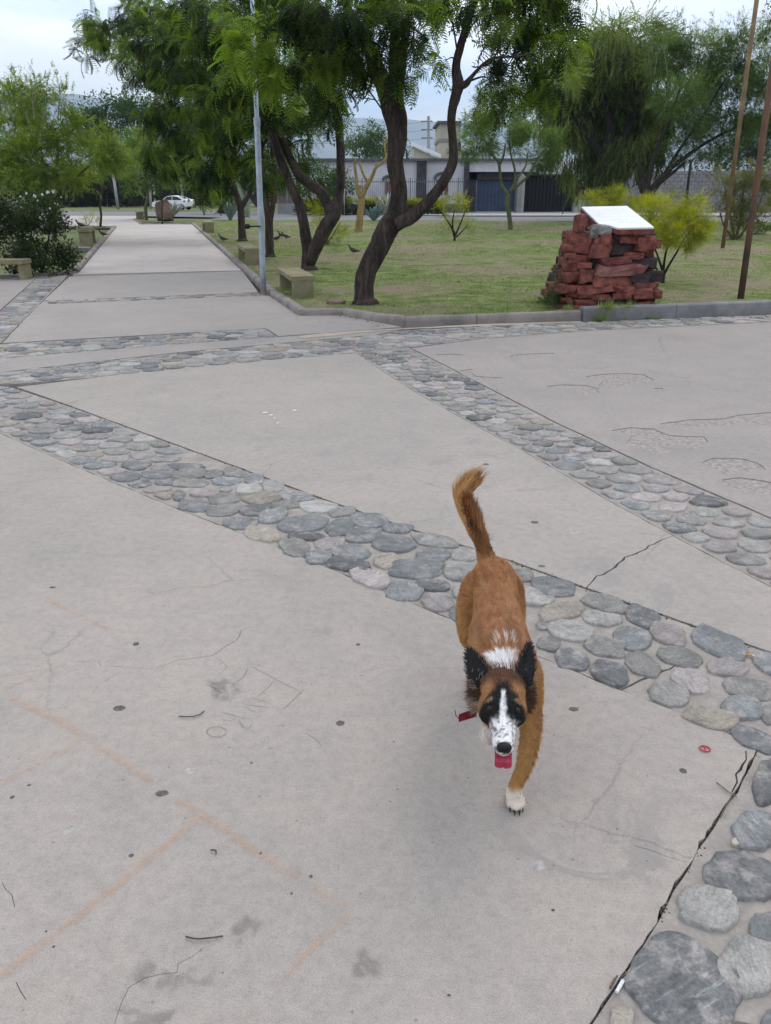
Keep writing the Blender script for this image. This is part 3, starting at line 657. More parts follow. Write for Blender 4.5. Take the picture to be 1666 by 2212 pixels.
# mountains: three overlapping ridges of real relief
def ridge(Y0, prof, depth, m, name='mountain', seed=0):
    V = []; nx, ny = len(prof)*8-7, 12; nx = 160
    xs = [p[0] for p in prof]
    for j in range(ny):
        f = j/(ny-1)
        for i in range(nx):
            px = xs[0]+(xs[-1]-xs[0])*i/(nx-1)
            py = np.interp(px, xs, [p[1] for p in prof])
            q = P(px, py, Y0); h = q.z+Y0*0.004*mnoise.fractal(Vector((q.x/Y0*16, seed, 1)), 0.8, 2.2, 5)
            fold = 0.12*mnoise.fractal(Vector((q.x/Y0*9, f*2.2, seed)), 0.8, 2.1, 4)
            V.append((q.x, Y0-depth*(1-f), h*max(0, min(1, f**1.15+fold*math.sin(math.pi*f)*2))-8*(1-f)))
    V = np.array(V); F = [(j*nx+i, j*nx+i+1, (j+1)*nx+i+1, (j+1)*nx+i) for j in range(ny-1) for i in range(nx-1)]
    base = len(V); V = np.vstack([V, [[V[(ny-1)*nx+i][0], Y0+depth, -8] for i in range(nx)]])
    F += [((ny-1)*nx+i, (ny-1)*nx+i+1, base+i+1, base+i) for i in range(nx-1)]
    o = mesh(name, V, np.array(F), m, smooth=True); o['kind'] = 'structure'; return o
M_MOUNT = simple('mountain_scrub_hazed', (0.25, 0.28, 0.30), (0.19, 0.215, 0.24), 0.006, 1.0, 0, fine=.05)  # scrub colour with some of the haze's pale blue painted in
ridge(3300, [(-2600, 150), (-1200, 170), (-300, 178), (0, 194), (80, 203), (200, 212), (400, 226), (560, 240), (740, 250), (850, 258), (960, 264), (1200, 268), (1500, 262), (1900, 250), (3000, 262), (4500, 290)], 1300, M_MOUNT, seed=2)
ridge(2300, [(-2600, 250), (-800, 262), (0, 282), (500, 300), (900, 318), (1200, 300), (1600, 262), (1700, 250), (2100, 225), (3200, 240), (4500, 270)], 800, M_MOUNT, seed=5)
# the air that fades them
hz = MB().box((0, 0, 0), (2, 2, 2))
hz = mesh('haze', [(v.x*7000, v.y*7000, -1.5+(v.z+1)/2*461.5) for v in hz.v], hz.f); hz['kind'] = 'stuff'
mh = bpy.data.materials.new('haze_air'); mh.use_nodes = True; t = mh.node_tree; t.nodes.clear()
o_ = N(t, 'ShaderNodeOutputMaterial'); pv = N(t, 'ShaderNodeVolumePrincipled'); pv.inputs['Density'].default_value = 0.00027; pv.inputs['Color'].default_value = (0.68, 0.84, 1.0, 1); pv.inputs['Anisotropy'].default_value = 0.0
t.links.new(pv.outputs[0], o_.inputs['Volume']); hz.data.materials.append(mh)
try: hz.cycles.homogeneous_volume = True
except Exception: pass
try: mh.cycles.homogeneous_volume = True
except Exception: pass
# ================================================================ OBJECTS ON THE PAVING AND THE LAWN
def lz(px, py):                                   # the lawn point seen at a place of the picture
    z = .08
    for _ in range(4): q = G(px, py, z); z = lawnz(q.x, q.y)
    return G(px, py, z)
PD = Vector((-.263, .965, 0)).normalized(); PYAW = math.atan2(-PD.x, PD.y)     # direction of the avenue
# ---------------------------------------------------------------- benches
def bench(loc, wdt, ln, h, yaw, label, legs_in=.12, first=None):
    b = empty('bench', loc, label, 'bench', 'concrete benches along the paths'); b.rotation_euler.z = 0
    Q = Matrix.Rotation(yaw, 3, 'Z'); L0 = Vector(loc)
    th = h*.24
    m1 = MB().box(L0+Q@Vector((0, ln/2, h-th/2)), (wdt, ln, th), M=Q); m1.out('seat', M_BENCH, b, bevel=.012)
    for yy in (legs_in, ln-legs_in):
        MB().box(L0+Q@Vector((0, yy, (h-th)/2-.02)), (wdt*.86, .10, h-th+.04-.003), M=Q).out('leg', M_BENCH, b, bevel=.008)
    return b
def bench_end(pxl, pxr, pyb, pyt, ln, label, zf=None):
    p = lz((pxl+pxr)/2, pyb); s = ppm(p.y, p.z); wdt = (pxr-pxl)/s*.98; h = (pyb-pyt)/s*1.0
    return bench(p, wdt, ln, h, PYAW, label, legs_in=.05)
b1 = bench_end(629, 683, 643, 598, 1.55, 'nearest ochre concrete bench, beside the leaning tree trunk')
b2 = bench_end(530, 563, 573, 538, 1.9, 'ochre concrete bench just behind the grey lamp pole')
b3 = bench_end(442.5, 465, 503, 481, 1.9, 'farthest bench on the right kerb of the avenue')
p = G(306, 473.5, .035); s = ppm(p.y); bench(p, 13.5/s, 1.6, 15.5/s, PYAW+.1, 'tiny far bench beside the green trunked tree')
p = G(187, 530, .04); s = ppm(p.y); bench(p, 31/s, 1.7, 36/s, PYAW, 'bench on a grey block left of the avenue, a dove on it')
bb = ORG[[o for o in COL.objects if o.name.startswith('bench')][-1].name] if False else p
sb = MB().box(G(179, 540, .07)+Vector((0, 0.1, 0)), (.36, .5, .14), PYAW).out('stone_block', M_KERBG, origin=G(179, 540, 0), bevel=.01); setp(sb, 'grey stone block at the foot of the left bench', 'block')
p = G(58, 603, .0); s = ppm(p.y); bench(p+Vector((.06, 0, 0)), .42, 1.7, 42/s, R(90)-.06, 'ochre bench cut by the left edge, in front of the dark bush', legs_in=.07)
# ---------------------------------------------------------------- poles
def pole(base, top, rads, m, name, label, cat='pole', collars=()):
    o = empty(name, base, label, cat); b = Vector(base); t = Vector(top); d = t-b
    n = len(rads)-1; MB().tube([b+d*(f) for f, _ in rads], [r for _, r in rads], 14).out('shaft', m, o, smooth=True)
    for f, r, hh in collars:
        MB().tube([b+d*f-d.normalized()*hh/2, b+d*f+d.normalized()*hh/2], [r, r], 14).out('collar', m, o)
    return o
pb = G(570, 636); pt = P(548, 78, pb.y)+(P(548, 78, pb.y)-pb)*.25; s = ppm(pb.y, 1)
lp = pole(pb, pt, [(0, 6.7/s), (.10, 6.5/s), (.555, 6.0/s), (.56, 4.6/s), (1, 4.3/s)], M_GALV, 'lamp_pole', 'tall pale grey steel pole standing against the kerb', collars=[(.555, 7.2/s, .12)])
ph = P(556, 489, pb.y-.07); MB().tube([ph+Vector((.05, 0, 0)), ph-Vector((.14, 0, 0))], .013, 8).ball(ph-Vector((.17, 0, 0)), (.055, .03, .045), 10, 6).out('valve', M_BLACK, lp, smooth=True)
MB().tube([pb-Vector((0, 0, .03)), pb+(pt-pb)*.018], [6.8/s, 6.65/s], 14).out('rusty_foot', M_BENCH, lp)
p = lz(1600, 645); q = P(1666, 168, p.y-.15); q = q+(q-p)*.45; s = ppm(p.y)
pole(p, q, [(0, 7/s), (.3, 6.4/s), (1, 5.8/s)], M_RUST, 'steel_pole', 'leaning rusty steel pole at the right edge of the lawn')
p = lz(1572, 462) if False else P(1572, 465, 25); p.z = .05; q = P(1635, 0, 25.3)
pole(p, q+(q-p)*.15, [(0, 4.2/ppm(25)), (1, 4.6/ppm(25))], M_RUST2, 'steel_pole', 'ochre steel pole rising out of the right hand bush')
# ---------------------------------------------------------------- the stone cairn with its marble plaque
YM = 11.95
def zq(x, y): return (1166+x*.1953, 423+y*.1953)
base = G(1305, 668, .12); mon = empty('cairn', base, 'red sandstone cairn carrying a tilted white marble plaque', 'monument')
def rock(name, c, size, m, parent, seed, rot=0, tilt=0, n=34, pw=.30):
    r_ = random.Random(seed); bm = bmesh.new(); Q = Matrix.Rotation(rot, 3, 'Z')@Matrix.Rotation(tilt, 3, 'Y')
    for k in range(n):
        v = Vector((r_.gauss(0, 1), r_.gauss(0, 1), r_.gauss(0, 1))).normalized()
        v = Vector([math.copysign(abs(x)**pw, x) for x in v]); mx_ = max(abs(x) for x in v); v = v/mx_*r_.uniform(.80, 1.0)
        bm.verts.new(Vector(c)+Q@Vector((v.x*size[0]/2, v.y*size[1]/2, v.z*size[2]/2)))
    r = bmesh.ops.convex_hull(bm, input=bm.verts)
    bmesh.ops.delete(bm, geom=[e for e in r['geom_interior'] if isinstance(e, bmesh.types.BMVert)], context='VERTS')
    bmesh.ops.bevel(bm, geom=bm.edges[:], offset=min(size)*.035, segments=1, affect='EDGES', clamp_overlap=True)
    bmesh.ops.subdivide_edges(bm, edges=[e for e in bm.edges if e.calc_length() > min(size)*.45], cuts=1, use_grid_fill=True)
    for v in bm.verts: v.co += v.normal*min(size)*.10*mnoise.noise(v.co*9+Vector((seed, 0, 0)))
    V = [v.co.copy() for v in bm.verts]; bm.verts.index_update(); F = [tuple(x.index for x in f.verts) for f in bm.faces]; bm.free()
    return mesh(name, V, F, m, parent, c if parent is None else None)
RK = [(405,200,475,400,.35,'r'),(250,530,360,622,.3,'r'),(300,402,565,640,.42,'r'),(510,520,757,688,.32,'r'),(575,445,680,535,.25,'r'),(660,420,785,560,.3,'r'),
 (760,395,1075,470,.30,'k'),(765,440,1060,665,.22,'k'),(1040,430,1250,620,.35,'r'),(1180,470,1312,580,.3,'r'),
 (275,622,410,690,.3,'r'),(290,640,545,740,.4,'r'),(470,655,700,760,.25,'k'),(632,672,982,762,.36,'r'),(925,615,1155,700,.3,'r'),(960,690,1180,770,.25,'k'),(1130,665,1255,808,.35,'k'),
 (252,715,425,828,.4,'r'),(398,722,575,800,.33,'r'),(560,735,1170,885,.45,'p'),(410,800,560,960,.4,'r'),(245,825,425,952,.4,'r'),
 (480,858,990,996,.46,'r'),(960,850,1200,960,.3,'k'),(1120,820,1332,950,.35,'k'),(95,953,370,1075,.45,'r'),(362,955,800,1078,.45,'r'),(780,940,1010,1010,.2,'k'),(790,982,1032,1082,.4,'r'),
 (1000,955,1290,1030,.32,'r'),(1010,1012,1225,1130,.36,'r'),(1200,1030,1332,1132,.36,'r'),(270,1033,445,1118,.42,'r'),(430,1065,590,1130,.34,'r'),(510,1068,805,1140,.42,'r'),(800,1070,1010,1140,.3,'r'),
 (230,1110,350,1172,.4,'r'),(330,1118,620,1205,.38,'r'),(600,1130,900,1210,.36,'k'),(880,1118,1262,1170,.35,'k'),(150,1200,335,1270,.4,'r'),(320,1195,480,1270,.35,'r'),(450,1180,760,1270,.35,'r'),(740,1170,1240,1250,.35,'r'),(1080,620,1160,700,.3,'k')]
sm = ppm(YM, .7)/1.0
for i, (x0, y0, x1, y1, dp, cl) in enumerate(RK):
    u0, v0 = zq(x0, y0); u1, v1 = zq(x1, y1); inset = (0 if cl != 'k' else .10)+.02*((i*7) % 5)  # dark blocks sit back; shade of the recesses is put into their colour
    c = P((u0+u1)/2, (v0+v1)/2, YM+inset+dp/2-.02); wdt = (u1-u0)/sm*1.07; hgt = (v1-v0)/sm*1.0
    rock('sandstone_block', c, (wdt, dp, hgt), {'r': M_REDROCK, 'p': M_REDROCK2, 'k': M_DARKROCK_SHADE}[cl], mon, i, random.uniform(-.22, .22), random.uniform(-.08, .08))
xl, xr = P(zq(300, 600)[0], 600, YM).x, P(zq(1240, 600)[0], 600, YM).x
for lv in range(8):                               # the stones of the sides and back
    z = .20+lv*.125; g_ = .10*(1-lv/8)
    for k in range(3):
        rock('sandstone_block', (xl+.12+.03*lv-g_, YM+.42+k*.27, z), (.36, .34, .14), random.choice([M_REDROCK, M_REDROCK, M_DARKROCK_SHADE]), mon, 200+lv*9+k, random.uniform(-.2, .2))
        rock('sandstone_block', (xr-.10+g_, YM+.42+k*.27, z), (.34, .34, .14), random.choice([M_REDROCK, M_DARKROCK_SHADE]), mon, 400+lv*9+k, random.uniform(-.2, .2))
    for k in range(3): rock('sandstone_block', (xl+.30+k*.34, YM+1.0, z), (.40, .26, .14), M_REDROCK, mon, 600+lv*9+k, random.uniform(-.2, .2))
core = MB().box(((xl+xr)/2, YM+.55, .62), (xr-xl-.38, .70, 1.05)).out('core', M_DARKROCK_SHADE, mon)  # dark colour stands in for shade in the gaps between blocks
BL, BR, FR, FL = P(1255.8, 448.4, 12.9), P(1354.5, 446.4, 12.9), P(1413, 492.8, 11.93), P(1303, 494.5, 11.93)
nn = ((FR-FL).cross(BL-FL)).normalized(); nn = nn if nn.z > 0 else -nn
dn = -nn*.012; bk = lambda a, b, f: a+(b-a)*f
# wedge under the plaque: left face, front band, right face
def slab3(name, q, th, m, pr):
    lo = [v-nn*th for v in q]; n = len(q)
    return mesh(name, q+lo, [tuple(range(n))]+[tuple(range(n, 2*n))[::-1]]+[(i, n+i, n+(i+1) % n, (i+1) % n) for i in range(n)], m, pr)
C1, C2 = bk(FL, BL, .20), bk(FL, FR, .28); C3 = (C1+C2)/2+(BR-FL)*.03
slab3('plaque', [v+nn*.012 for v in (BL, C1, C3, C2, FR, BR)], .024, M_MARBLE, mon)
slab3('marble_mount', [v-nn*.014 for v in (BL+(BL-BR)*.01, bk(C1, BL, .03), C3+(BR-FL)*.02, bk(C2, FR, .03), FR+(FR-FL)*.012, BR+(BR-BL)*.012)], .07, M_REDROCK, mon)
for q0, q1, hh, inw in ((bk(BL, FL, .02), bk(BL, FL, .50), .36, .12), (bk(BL, FL, .45), bk(BL, FL, .86), .30, .12)):
    c = (q0+q1)/2-nn*(hh/2+.075)+Vector((inw, 0, 0)); rock('sandstone_block', c, (.30, (q1-q0).length*1.15, hh), M_REDROCK, mon, int(hh*100), 0.03, 0)
c = (FL+FR)/2-nn*.16+Vector((.14, .18, 0)); rock('sandstone_block', c, (.50, .30, .13), M_REDROCK, mon, 71)
c = (FR+BR)/2-nn*.22+Vector((-.12, 0, 0)); rock('sandstone_block', c, (.28, .95, .26), M_REDROCK, mon, 72)
rock('cement', P(*zq(690, 385), 12.0)+Vector((0, .12, 0)), (.30, .30, .14), M_CEMENT, mon, 75, .2, .1, 40, .6)
rock('cement', P(*zq(605, 440), 11.98)+Vector((0, .12, 0)), (.16, .22, .10), M_CEMENT, mon, 76, .2, .1, 40, .6)
# faint engraved lines on the plaque
ux, uy = (BR-BL).normalized(), (FL-BL).normalized()
M_ENG = simple('engraving', (0.50, 0.50, 0.52), (0.42, 0.42, 0.44), 20, .6, 0)
mb = MB()
for k, (f, a, b_) in enumerate([(.16, .30, .74), (.24, .12, .50), (.24, .55, .90), (.37, .10, .62), (.50, .16, .45), (.50, .50, .86), (.63, .30, .80), (.76, .40, .70)]):
    x = a
    while x < b_:
        wl = random.uniform(.012, .05); o0 = BL+(BR-BL)*x+(FL-BL)*f+nn*.0135; mb.add([o0, o0+ux*wl*.7, o0+ux*wl*.7+uy*.006, o0+uy*.006], [(0, 1, 2, 3)]); x += wl+.02
e = mb.out('engraved_lines', M_ENG, mon); e['kind'] = 'stuff'
# ---------------------------------------------------------------- boulder, loose rock
p = G(353, 475, .035); s = ppm(p.y)
bo = rock('boulder', p+Vector((0, .4, 17.5/s)), (36/s, .9, 46/s), M_BOULDER, None, 5, .2, 0, 60, .75); setp(bo, 'brown standing boulder at the end of the avenue', 'boulder')
p = lz(724, 656); bo = rock('rock', p+Vector((0, 0, .02)), (.30, .22, .12), M_BOULDER, None, 8, .3, 0, 30, .6); setp(bo, 'low grey brown rock on grass between bench and trunk', 'rock')
# ---------------------------------------------------------------- doves
M_DOVE = simple('dove_feathers', (0.085, 0.072, 0.066), (0.045, 0.038, 0.036), 30, .8, 0)
def dove(loc, face, label, sc=1.0):
    o = empty('dove', loc, label, 'bird', 'doves'); Q = Matrix.Rotation(face, 3, 'Z'); b = Vector(loc)
    pts = [(-.17, 0, .085, .006), (-.10, 0, .085, .018), (-.05, 0, .09, .036), (0, 0, .10, .048), (.05, 0, .12, .042), (.085, 0, .155, .024), (.10, 0, .19, .018), (.11, 0, .205, .021), (.135, 0, .203, .012), (.155, 0, .198, .003)]
    pp, rr = spline(pts, 3); MB().tube([b+Q@(q*sc*1.15) for q in pp], [r*sc*1.15 for r in rr], 10).out('body', M_DOVE, o, smooth=True)
    for sy in (-1, 1): MB().tube([b+Q@(Vector((.0, sy*.02, .075))*sc), b+Q@(Vector((.01, sy*.02, 0))*sc), b+Q@(Vector((.04, sy*.022, .004))*sc)], .005*sc, 6).out('leg', M_REDROCK, o)
    return o
dove(P(176, 493.5, G(187, 530, .04).y+.15), math.pi, 'dove perched on the left bench')
dove(G(224, 512, .08), math.pi, 'dove walking on the left kerb of the avenue')
dove(lz(483, 523), math.pi, 'dove on the grass beside the right kerb of the avenue')
dove(lz(608, 514.5), R(150), 'dove standing upright, left one of the pair under the trees')
dove(lz(619, 518), math.pi, 'dove with lowered tail, right one of the pair under the trees')
dove(lz(598, 522), 0.0, 'dove half hidden beside the double dark trunk')
dove(lz(765, 550), math.pi, 'dove on the lawn between bench and big trunk')
# ---------------------------------------------------------------- white car on the far verge
def car(c, yaw, Ln, label):
    k = Ln/4.4; o = empty('parked_car', c, label, 'car'); Q = Matrix.Rotation(yaw, 3, 'Z'); b = Vector(c); T = lambda x, y, z: b+Q@(Vector((x, y, z))*k)
    mw = simple('white_car_paint', (0.80, 0.80, 0.82), (0.76, 0.76, 0.78), 2, .25, 0); gl = simple('car_glass', (0.03, 0.035, 0.04), None, 3, .08, 0); tyr = simple('tyre_rubber', (0.02, 0.02, 0.02), None, 9, .9, 0); rm = simple('alloy', (0.5, 0.5, 0.52), None, 9, .4, 0, metallic=.6)
    prof = [(-2.2, .35), (-2.22, .62), (-2.1, .80), (-1.3, .95), (-.95, 1.0), (-.35, 1.38), (.3, 1.46), (1.0, 1.38), (1.7, 1.12), (2.1, 1.05), (2.2, .85), (2.18, .40), (2.05, .30)]
    low = [(1.82, .28), (1.70, .52), (1.38, .64), (1.06, .52), (.94, .28), (-.94, .26), (-1.06, .50), (-1.38, .62), (-1.70, .50), (-1.82, .28)]
    pr = prof+low; n = len(pr); V = []; F = []
    for y in (-.88, -.80, .80, .88):
        for (x, z) in pr:
            tf = 1-.22*max(0, (z-.95)/.5); yy = y*tf; e = abs(y) > .85; V.append(T(x*(.985 if not e else .97), yy, z if not e else .3+(z-.3)*.985))
    for j in range(3):
        for i in range(n): F.append((j*n+i, j*n+(i+1) % n, (j+1)*n+(i+1) % n, (j+1)*n+i))
    F.append(tuple(range(n))); F.append(tuple(3*n+i for i in range(n))[::-1])
    mesh('body', V, F, mw, o)
    for sy in (-1, 1):
        yy = lambda z: sy*(.885*(1-.22*max(0, (z-.95)/.5))+.006)
        for q in ([(-.80, 1.0), (-.30, 1.34), (.28, 1.40), (.28, 1.0)], [(.34, 1.0), (.34, 1.40), (.95, 1.33), (1.45, 1.08), (1.35, 1.0)]):
            mesh('window', [T(x, yy(z), z) for x, z in q], [tuple(range(len(q)))], gl, o)
        for x in (-1.38, 1.38):
            wh = MB().tube([T(x, sy*.68, .31), T(x, sy*.87, .31)], .31*k, 18).out('wheel', tyr, o)
            MB().tube([T(x, sy*.86, .31), T(x, sy*.885, .31)], .20*k, 14).out('rim', rm, wh)
        MB().box(T(-2.16, sy*.62, .72), (.10*k, .34*k, .14*k), yaw).out('headlight', gl, o)
        MB().box(T(2.17, sy*.66, .90), (.08*k, .30*k, .14*k), yaw).out('tail_light', simple('tail_lens', (.35, .02, .02), None, 3, .3, 0), o)
    mesh('windscreen', [T(-.97, -.68, 1.02), T(-.97, .68, 1.02), T(-.37, .60, 1.385), T(-.37, -.60, 1.385)], [(0, 1, 2, 3)], gl, o)
    mesh('rear_window', [T(1.72, -.66, 1.14), T(1.72, .66, 1.14), T(1.02, .60, 1.395), T(1.02, -.60, 1.395)], [(0, 1, 2, 3)], gl, o)
    return o
pc = G(376, 452.5, 0); car((pc.x, pc.y, -.02), R(-14), 84/ppm(pc.y)*1.03, 'white parked car seen between boulder and avenue trees')
# ---------------------------------------------------------------- small litter and marks on the near slab
def dome(name, px, py, rx, ry, h, m, label=None, cat=None, group=None, z=0.0, rot=0, par=None):
    c = G(px, py, z); s = ppm(c.y, 0); pitch = math.atan2(CH, c.y); a, b_ = rx/s, ry/s/math.sin(pitch); V = []; n = 14
    for k in range(n):
        t_ = 2*math.pi*k/n; f = 1+.18*mnoise.noise(Vector((math.cos(t_)*1.6, math.sin(t_)*1.6, px)))
        V.append(c+Vector((math.cos(t_)*a*f, math.sin(t_)*b_*f, 0)))
    V += [c+(v-c)*.75+Vector((0, 0, h)) for v in V[:n]]+[c+Vector((0, 0, h*1.1))]
    F = [(k, (k+1) % n, n+(k+1) % n, n+k) for k in range(n)]+[(n+k, n+(k+1) % n, 2*n) for k in range(n)]
    o = mesh(name, V, F, m, par, None if par else c, True)
    return setp(o, label, cat, group) if label else o
M_GUM = simple('old_gum', (0.18, 0.155, 0.14), (0.085, 0.074, 0.068), 60, .8, .4, .002, 200)
for i, (x, y, rx, ry) in enumerate([(258, 1530, 16, 7), (735, 1562, 11, 7), (294, 1391, 8, 5), (350, 1714, 16, 8), (1240, 1532, 13, 5.5), (1476, 1665, 9.5, 7), (63, 1696, 6, 3), (27, 1722, 6, 4), (284, 1848, 7, 4.5), (672, 1893, 4, 4), (774, 1392, 6, 3), (114, 1269, 9, 2.5), (563, 1843, 4, 3.5), (630, 1930, 3.5, 3), (970, 2150, 5, 3), (1195, 1866+100, 5, 3), (116, 2045, 3.5, 3), (100, 2012, 3, 2), (543, 1648, 4, 2)]):
    dome('gum_spot', x, y, rx*.85, ry*.85, .0016, M_GUM, par=s1)
for (x, y, rx, ry) in [(1155, 1128, 8, 3.5), (1170, 1223, 8, 2.5), (1300, 1055, 4, 1.5), (1050, 1003, 7, 2)]: dome('gum_spot', x, y, rx, ry, .0016, M_GUM, par=s2)
M_SPOT = simple('pale_spot', (0.46, 0.43, 0.40), (0.32, 0.29, 0.27), 40, .9, .3)
for (x, y, rx, ry) in [(1163, 1868, 15, 10), (148, 1795, 12, 9), (412, 1665, 15, 6), (583, 1615, 9, 3)]: dome('pale_spot', x, y, rx, ry, .0014, M_SPOT, par=s1)
for (x, y, rx, ry) in [(1240, 1148, 10, 5)]: dome('pale_spot', x, y, rx, ry, .0014, M_SPOT, par=s2)
M_PAPER = simple('paper_scrap', (0.80, 0.80, 0.78), None, 9, .8, 0)
for i, (x, y, wd, hh) in enumerate([(566, 893, 12, 3), (581, 898, 8, 2), (590, 905, 4, 3), (597, 915, 4, 2), (632, 888, 8, 2)]):
    c = G(x, y, .004); s = ppm(c.y, 0)
    o = mesh('paper_scrap', [c, c+Vector((wd/s, .01, .0)), c+Vector((wd/s*.9, .04, .004)), c+Vector((.005, .035, 0.002))], [(0, 1, 2, 3)], M_PAPER, None, c); setp(o, ['leftmost and longest white paper scrap on the middle slab', 'second white paper scrap, just right of the longest', 'small white paper scrap in the middle of the scatter', 'lowest of the white paper scraps on the middle slab', 'white paper scrap set apart to the right and top'][i], 'litter', 'paper scraps')
def ring_tab():
    c = G(1523, 1617, .004); m = simple('red_plastic', (0.62, 0.03, 0.06), None, 9, .35, 0); V, F = [], []; mb = MB()
    s = ppm(c.y, 0); Q = Matrix.Rotation(R(-12), 3, 'Z'); a, b_ = 11/s, 5.2/s/.55
    mb.tube([c+Q@Vector((math.cos(t_)*a*(1 if abs(math.cos(t_)) < .7 else 1), math.sin(t_)*b_, 0)) for t_ in [2*math.pi*k/16 for k in range(17)]], .0022, 6, cap=False)
    mb.tube([c+Q@Vector((0, -b_, 0)), c+Q@Vector((0, b_, 0))], .0022, 6)
    o = mb.out('plastic_tab', m, None, c); setp(o, 'small red plastic ring tab lying on the near slab', 'litter')
ring_tab()
def butt(px, py, qx, qy, r, m1, m2, label):
    a, b_ = G(px, py, r+.002), G(qx, qy, r+.002); o = empty('cigarette_butt', a, label, 'litter')
    MB().tube([a, a+(b_-a)*.68], r, 10).out('filter', m1, o, smooth=False); MB().tube([a+(b_-a)*.68, b_], r*.97, 10).out('paper_end', m2, o)
butt(1612, 1414, 1632, 1417, .0042, simple('tan_filter', (.55, .30, .10), None, 20, .8, 0), M_PAPER, 'orange cigarette butt on the cobbles by the slab edge')
butt(1346, 2118, 1332, 2143, .0045, M_PAPER, M_PAPER, 'white cigarette filter beside the long crack')
M_POD = simple('dry_pod', (.10, .085, .07), (.05, .042, .036), 20, .8, 0)
def twig(pts, r, label, cat='twig', m=None):
    q = [G(x, y, .004+r) for x, y in pts]; pp, rr = spline([(v.x, v.y, v.z+(.002 if 0 < i < len(q)-1 else 0), r*.75*(1 if i < len(q)-1 else .4)) for i, v in enumerate(q)], 4)
    o = MB().tube(pp, rr, 6).out('twig', m or M_POD, None, q[0], True); setp(o, label, cat)
twig([(401, 2023), (425, 2029), (455, 2027), (482, 2022)], .0018, 'thin dark seed pod curved on the near slab')
twig([(386, 1547), (410, 1549), (430, 1545), (441, 1536)], .0014, 'hooked dark twig beside the scratched drawing')
twig([(455, 1836), (466, 1838), (467, 1845)], .002, 'short black twig inside the orange lines')
twig([(1548, 1690), (1575, 1712), (1592, 1722)], .0016, 'dry straw across the crack near the slab corner', 'straw', M_TWIG)
twig([(1556, 1765), (1570, 1740), (1585, 1722)], .003, 'dry stalk lodged lengthways in the crack', 'straw', M_TWIG)
twig([(1318, 2135), (1326, 2120), (1334, 2108)], .004, 'brown stick end lodged in the crack by the filter', 'stick', M_TWIG)
# chalk and scratches: thin sheets with ragged, broken cover
def markmat(name, col, lo, hi, sc=40, mxa=.8):
    m, t, b, o = newmat(name); b.inputs['Base Color'].default_value = c4(col); b.inputs['Roughness'].default_value = 1.0
    at = N(t, 'ShaderNodeAttribute', attribute_name='edge'); v = objvec(t); n1 = noise_(t, v, sc, 6, .75); n2 = noise_(t, v, 3.5, 3)
    f = ramp(t, n1, [(lo, 0.0), (hi, 1.0)]); f = mixc(t, 1.0, f, ramp(t, n2, [(.3, .35), (.6, 1.0)]), 'MULTIPLY')
    e = ramp(t, at.outputs['Fac'], [(0.0, 0.0), (.9, mxa)]); f = mixc(t, 1.0, f, e, 'MULTIPLY')
    tr = N(t, 'ShaderNodeBsdfTransparent'); ms = N(t, 'ShaderNodeMixShader'); t.links.new(f, ms.inputs[0]); t.links.new(tr.outputs[0], ms.inputs[1]); t.links.new(b.outputs[0], ms.inputs[2]); t.links.new(ms.outputs[0], o.inputs[0])
    return m
M_CHALK = markmat('orange_chalk', (0.62, 0.36, 0.20), .30, .74, 38, .50)
M_SCR = markmat('scratch_line', (0.19, 0.18, 0.17), .12, .45, 55, .50)
M_STAIN = markmat('dark_stain', (0.22, 0.195, 0.18), .46, .53, 15, .42)
def ribbon(name, pts, wd, m, par, z=.0035):
    P2 = []
    for a, b_ in zip(pts[:-1], pts[1:]):
        k = max(1, int((b_-a).length/.03)); P2 += [a+(b_-a)*(j/k) for j in range(k)]
    P2.append(pts[-1]); V, F, E = [], [], []; n = len(P2)
    for i, q in enumerate(P2):
        d = (P2[min(i+1, n-1)]-P2[max(i-1, 0)]).normalized(); nr = Vector((-d.y, d.x)); q = q+nr*.004*mnoise.noise(Vector((q.x*9, q.y*9, 2)))
        for k, e in ((-1, 0), (0, 1), (1, 0)): V.append((q.x+nr.x*wd/2*k, q.y+nr.y*wd/2*k, z)); E.append(e if 0 < i < n-1 else 0)
        if i: F += [((i-1)*3+k, (i-1)*3+k+1, i*3+k+1, i*3+k) for k in (0, 1)]
    return mesh(name, np.array(V), np.array(F), m, par, attr={'edge': ('FLOAT', E)})
for L_, wd in [([(100, 1294), (243, 1363)], .042), ([(149, 1430), (70, 1465), (5, 1491)], .035), ([(17, 1507), (139, 1563), (188, 1596)], .05), ([(188, 1596), (332, 1695)], .035), ([(370, 1722), (437, 1762), (559, 1845), (653, 1906)], .042), ([(670, 1915), (760, 1967)], .036),
               ([(190, 1592), (88, 1648), (0, 1695), (-60, 1728)], .046), ([(440, 1756), (343, 1839), (221, 1939), (111, 2027), (0, 2110), (-60, 2160)], .044), ([(766, 1967), (686, 2039), (600, 2130)], .032), ([(559, 2166), (515, 2220)], .026)]:
    ribbon('chalk_line', W(L_), wd, M_CHALK, s1)
zS = lambda L_: W([(433.8+x*.1628, 1464.2+y*.1628) for x, y in L_])
for L_ in [[(650, -160), (565, 0), (375, 130)], [(650, -160), (830, -60), (1010, 30), (1200, 130), (1340, 190)], [(1005, 20), (920, 110), (800, 220), (725, 270)], [(1395, 150), (1250, 280), (1150, 370), (1070, 440)], [(640, 250), (780, 300), (950, 362)], [(550, 350), (700, 375), (940, 410)],
           [(580, 370), (660, 430), (745, 480)], [(220, 435), (350, 480), (500, 520), (690, 572)], [(510, 530), (530, 600), (570, 660), (640, 670), (700, 590)], [(290, 530), (320, 575), (400, 580), (500, 530)], [(60, 70), (200, 150), (350, 230)], [(215, 710), (190, 765)],
           [(210+130*math.cos(a), 725+70*math.sin(a)) for a in [math.pi*2*k/14 for k in range(15)]]]:
    ribbon('scratched_line', zS(L_), .009, M_SCR, s1, z=.003)
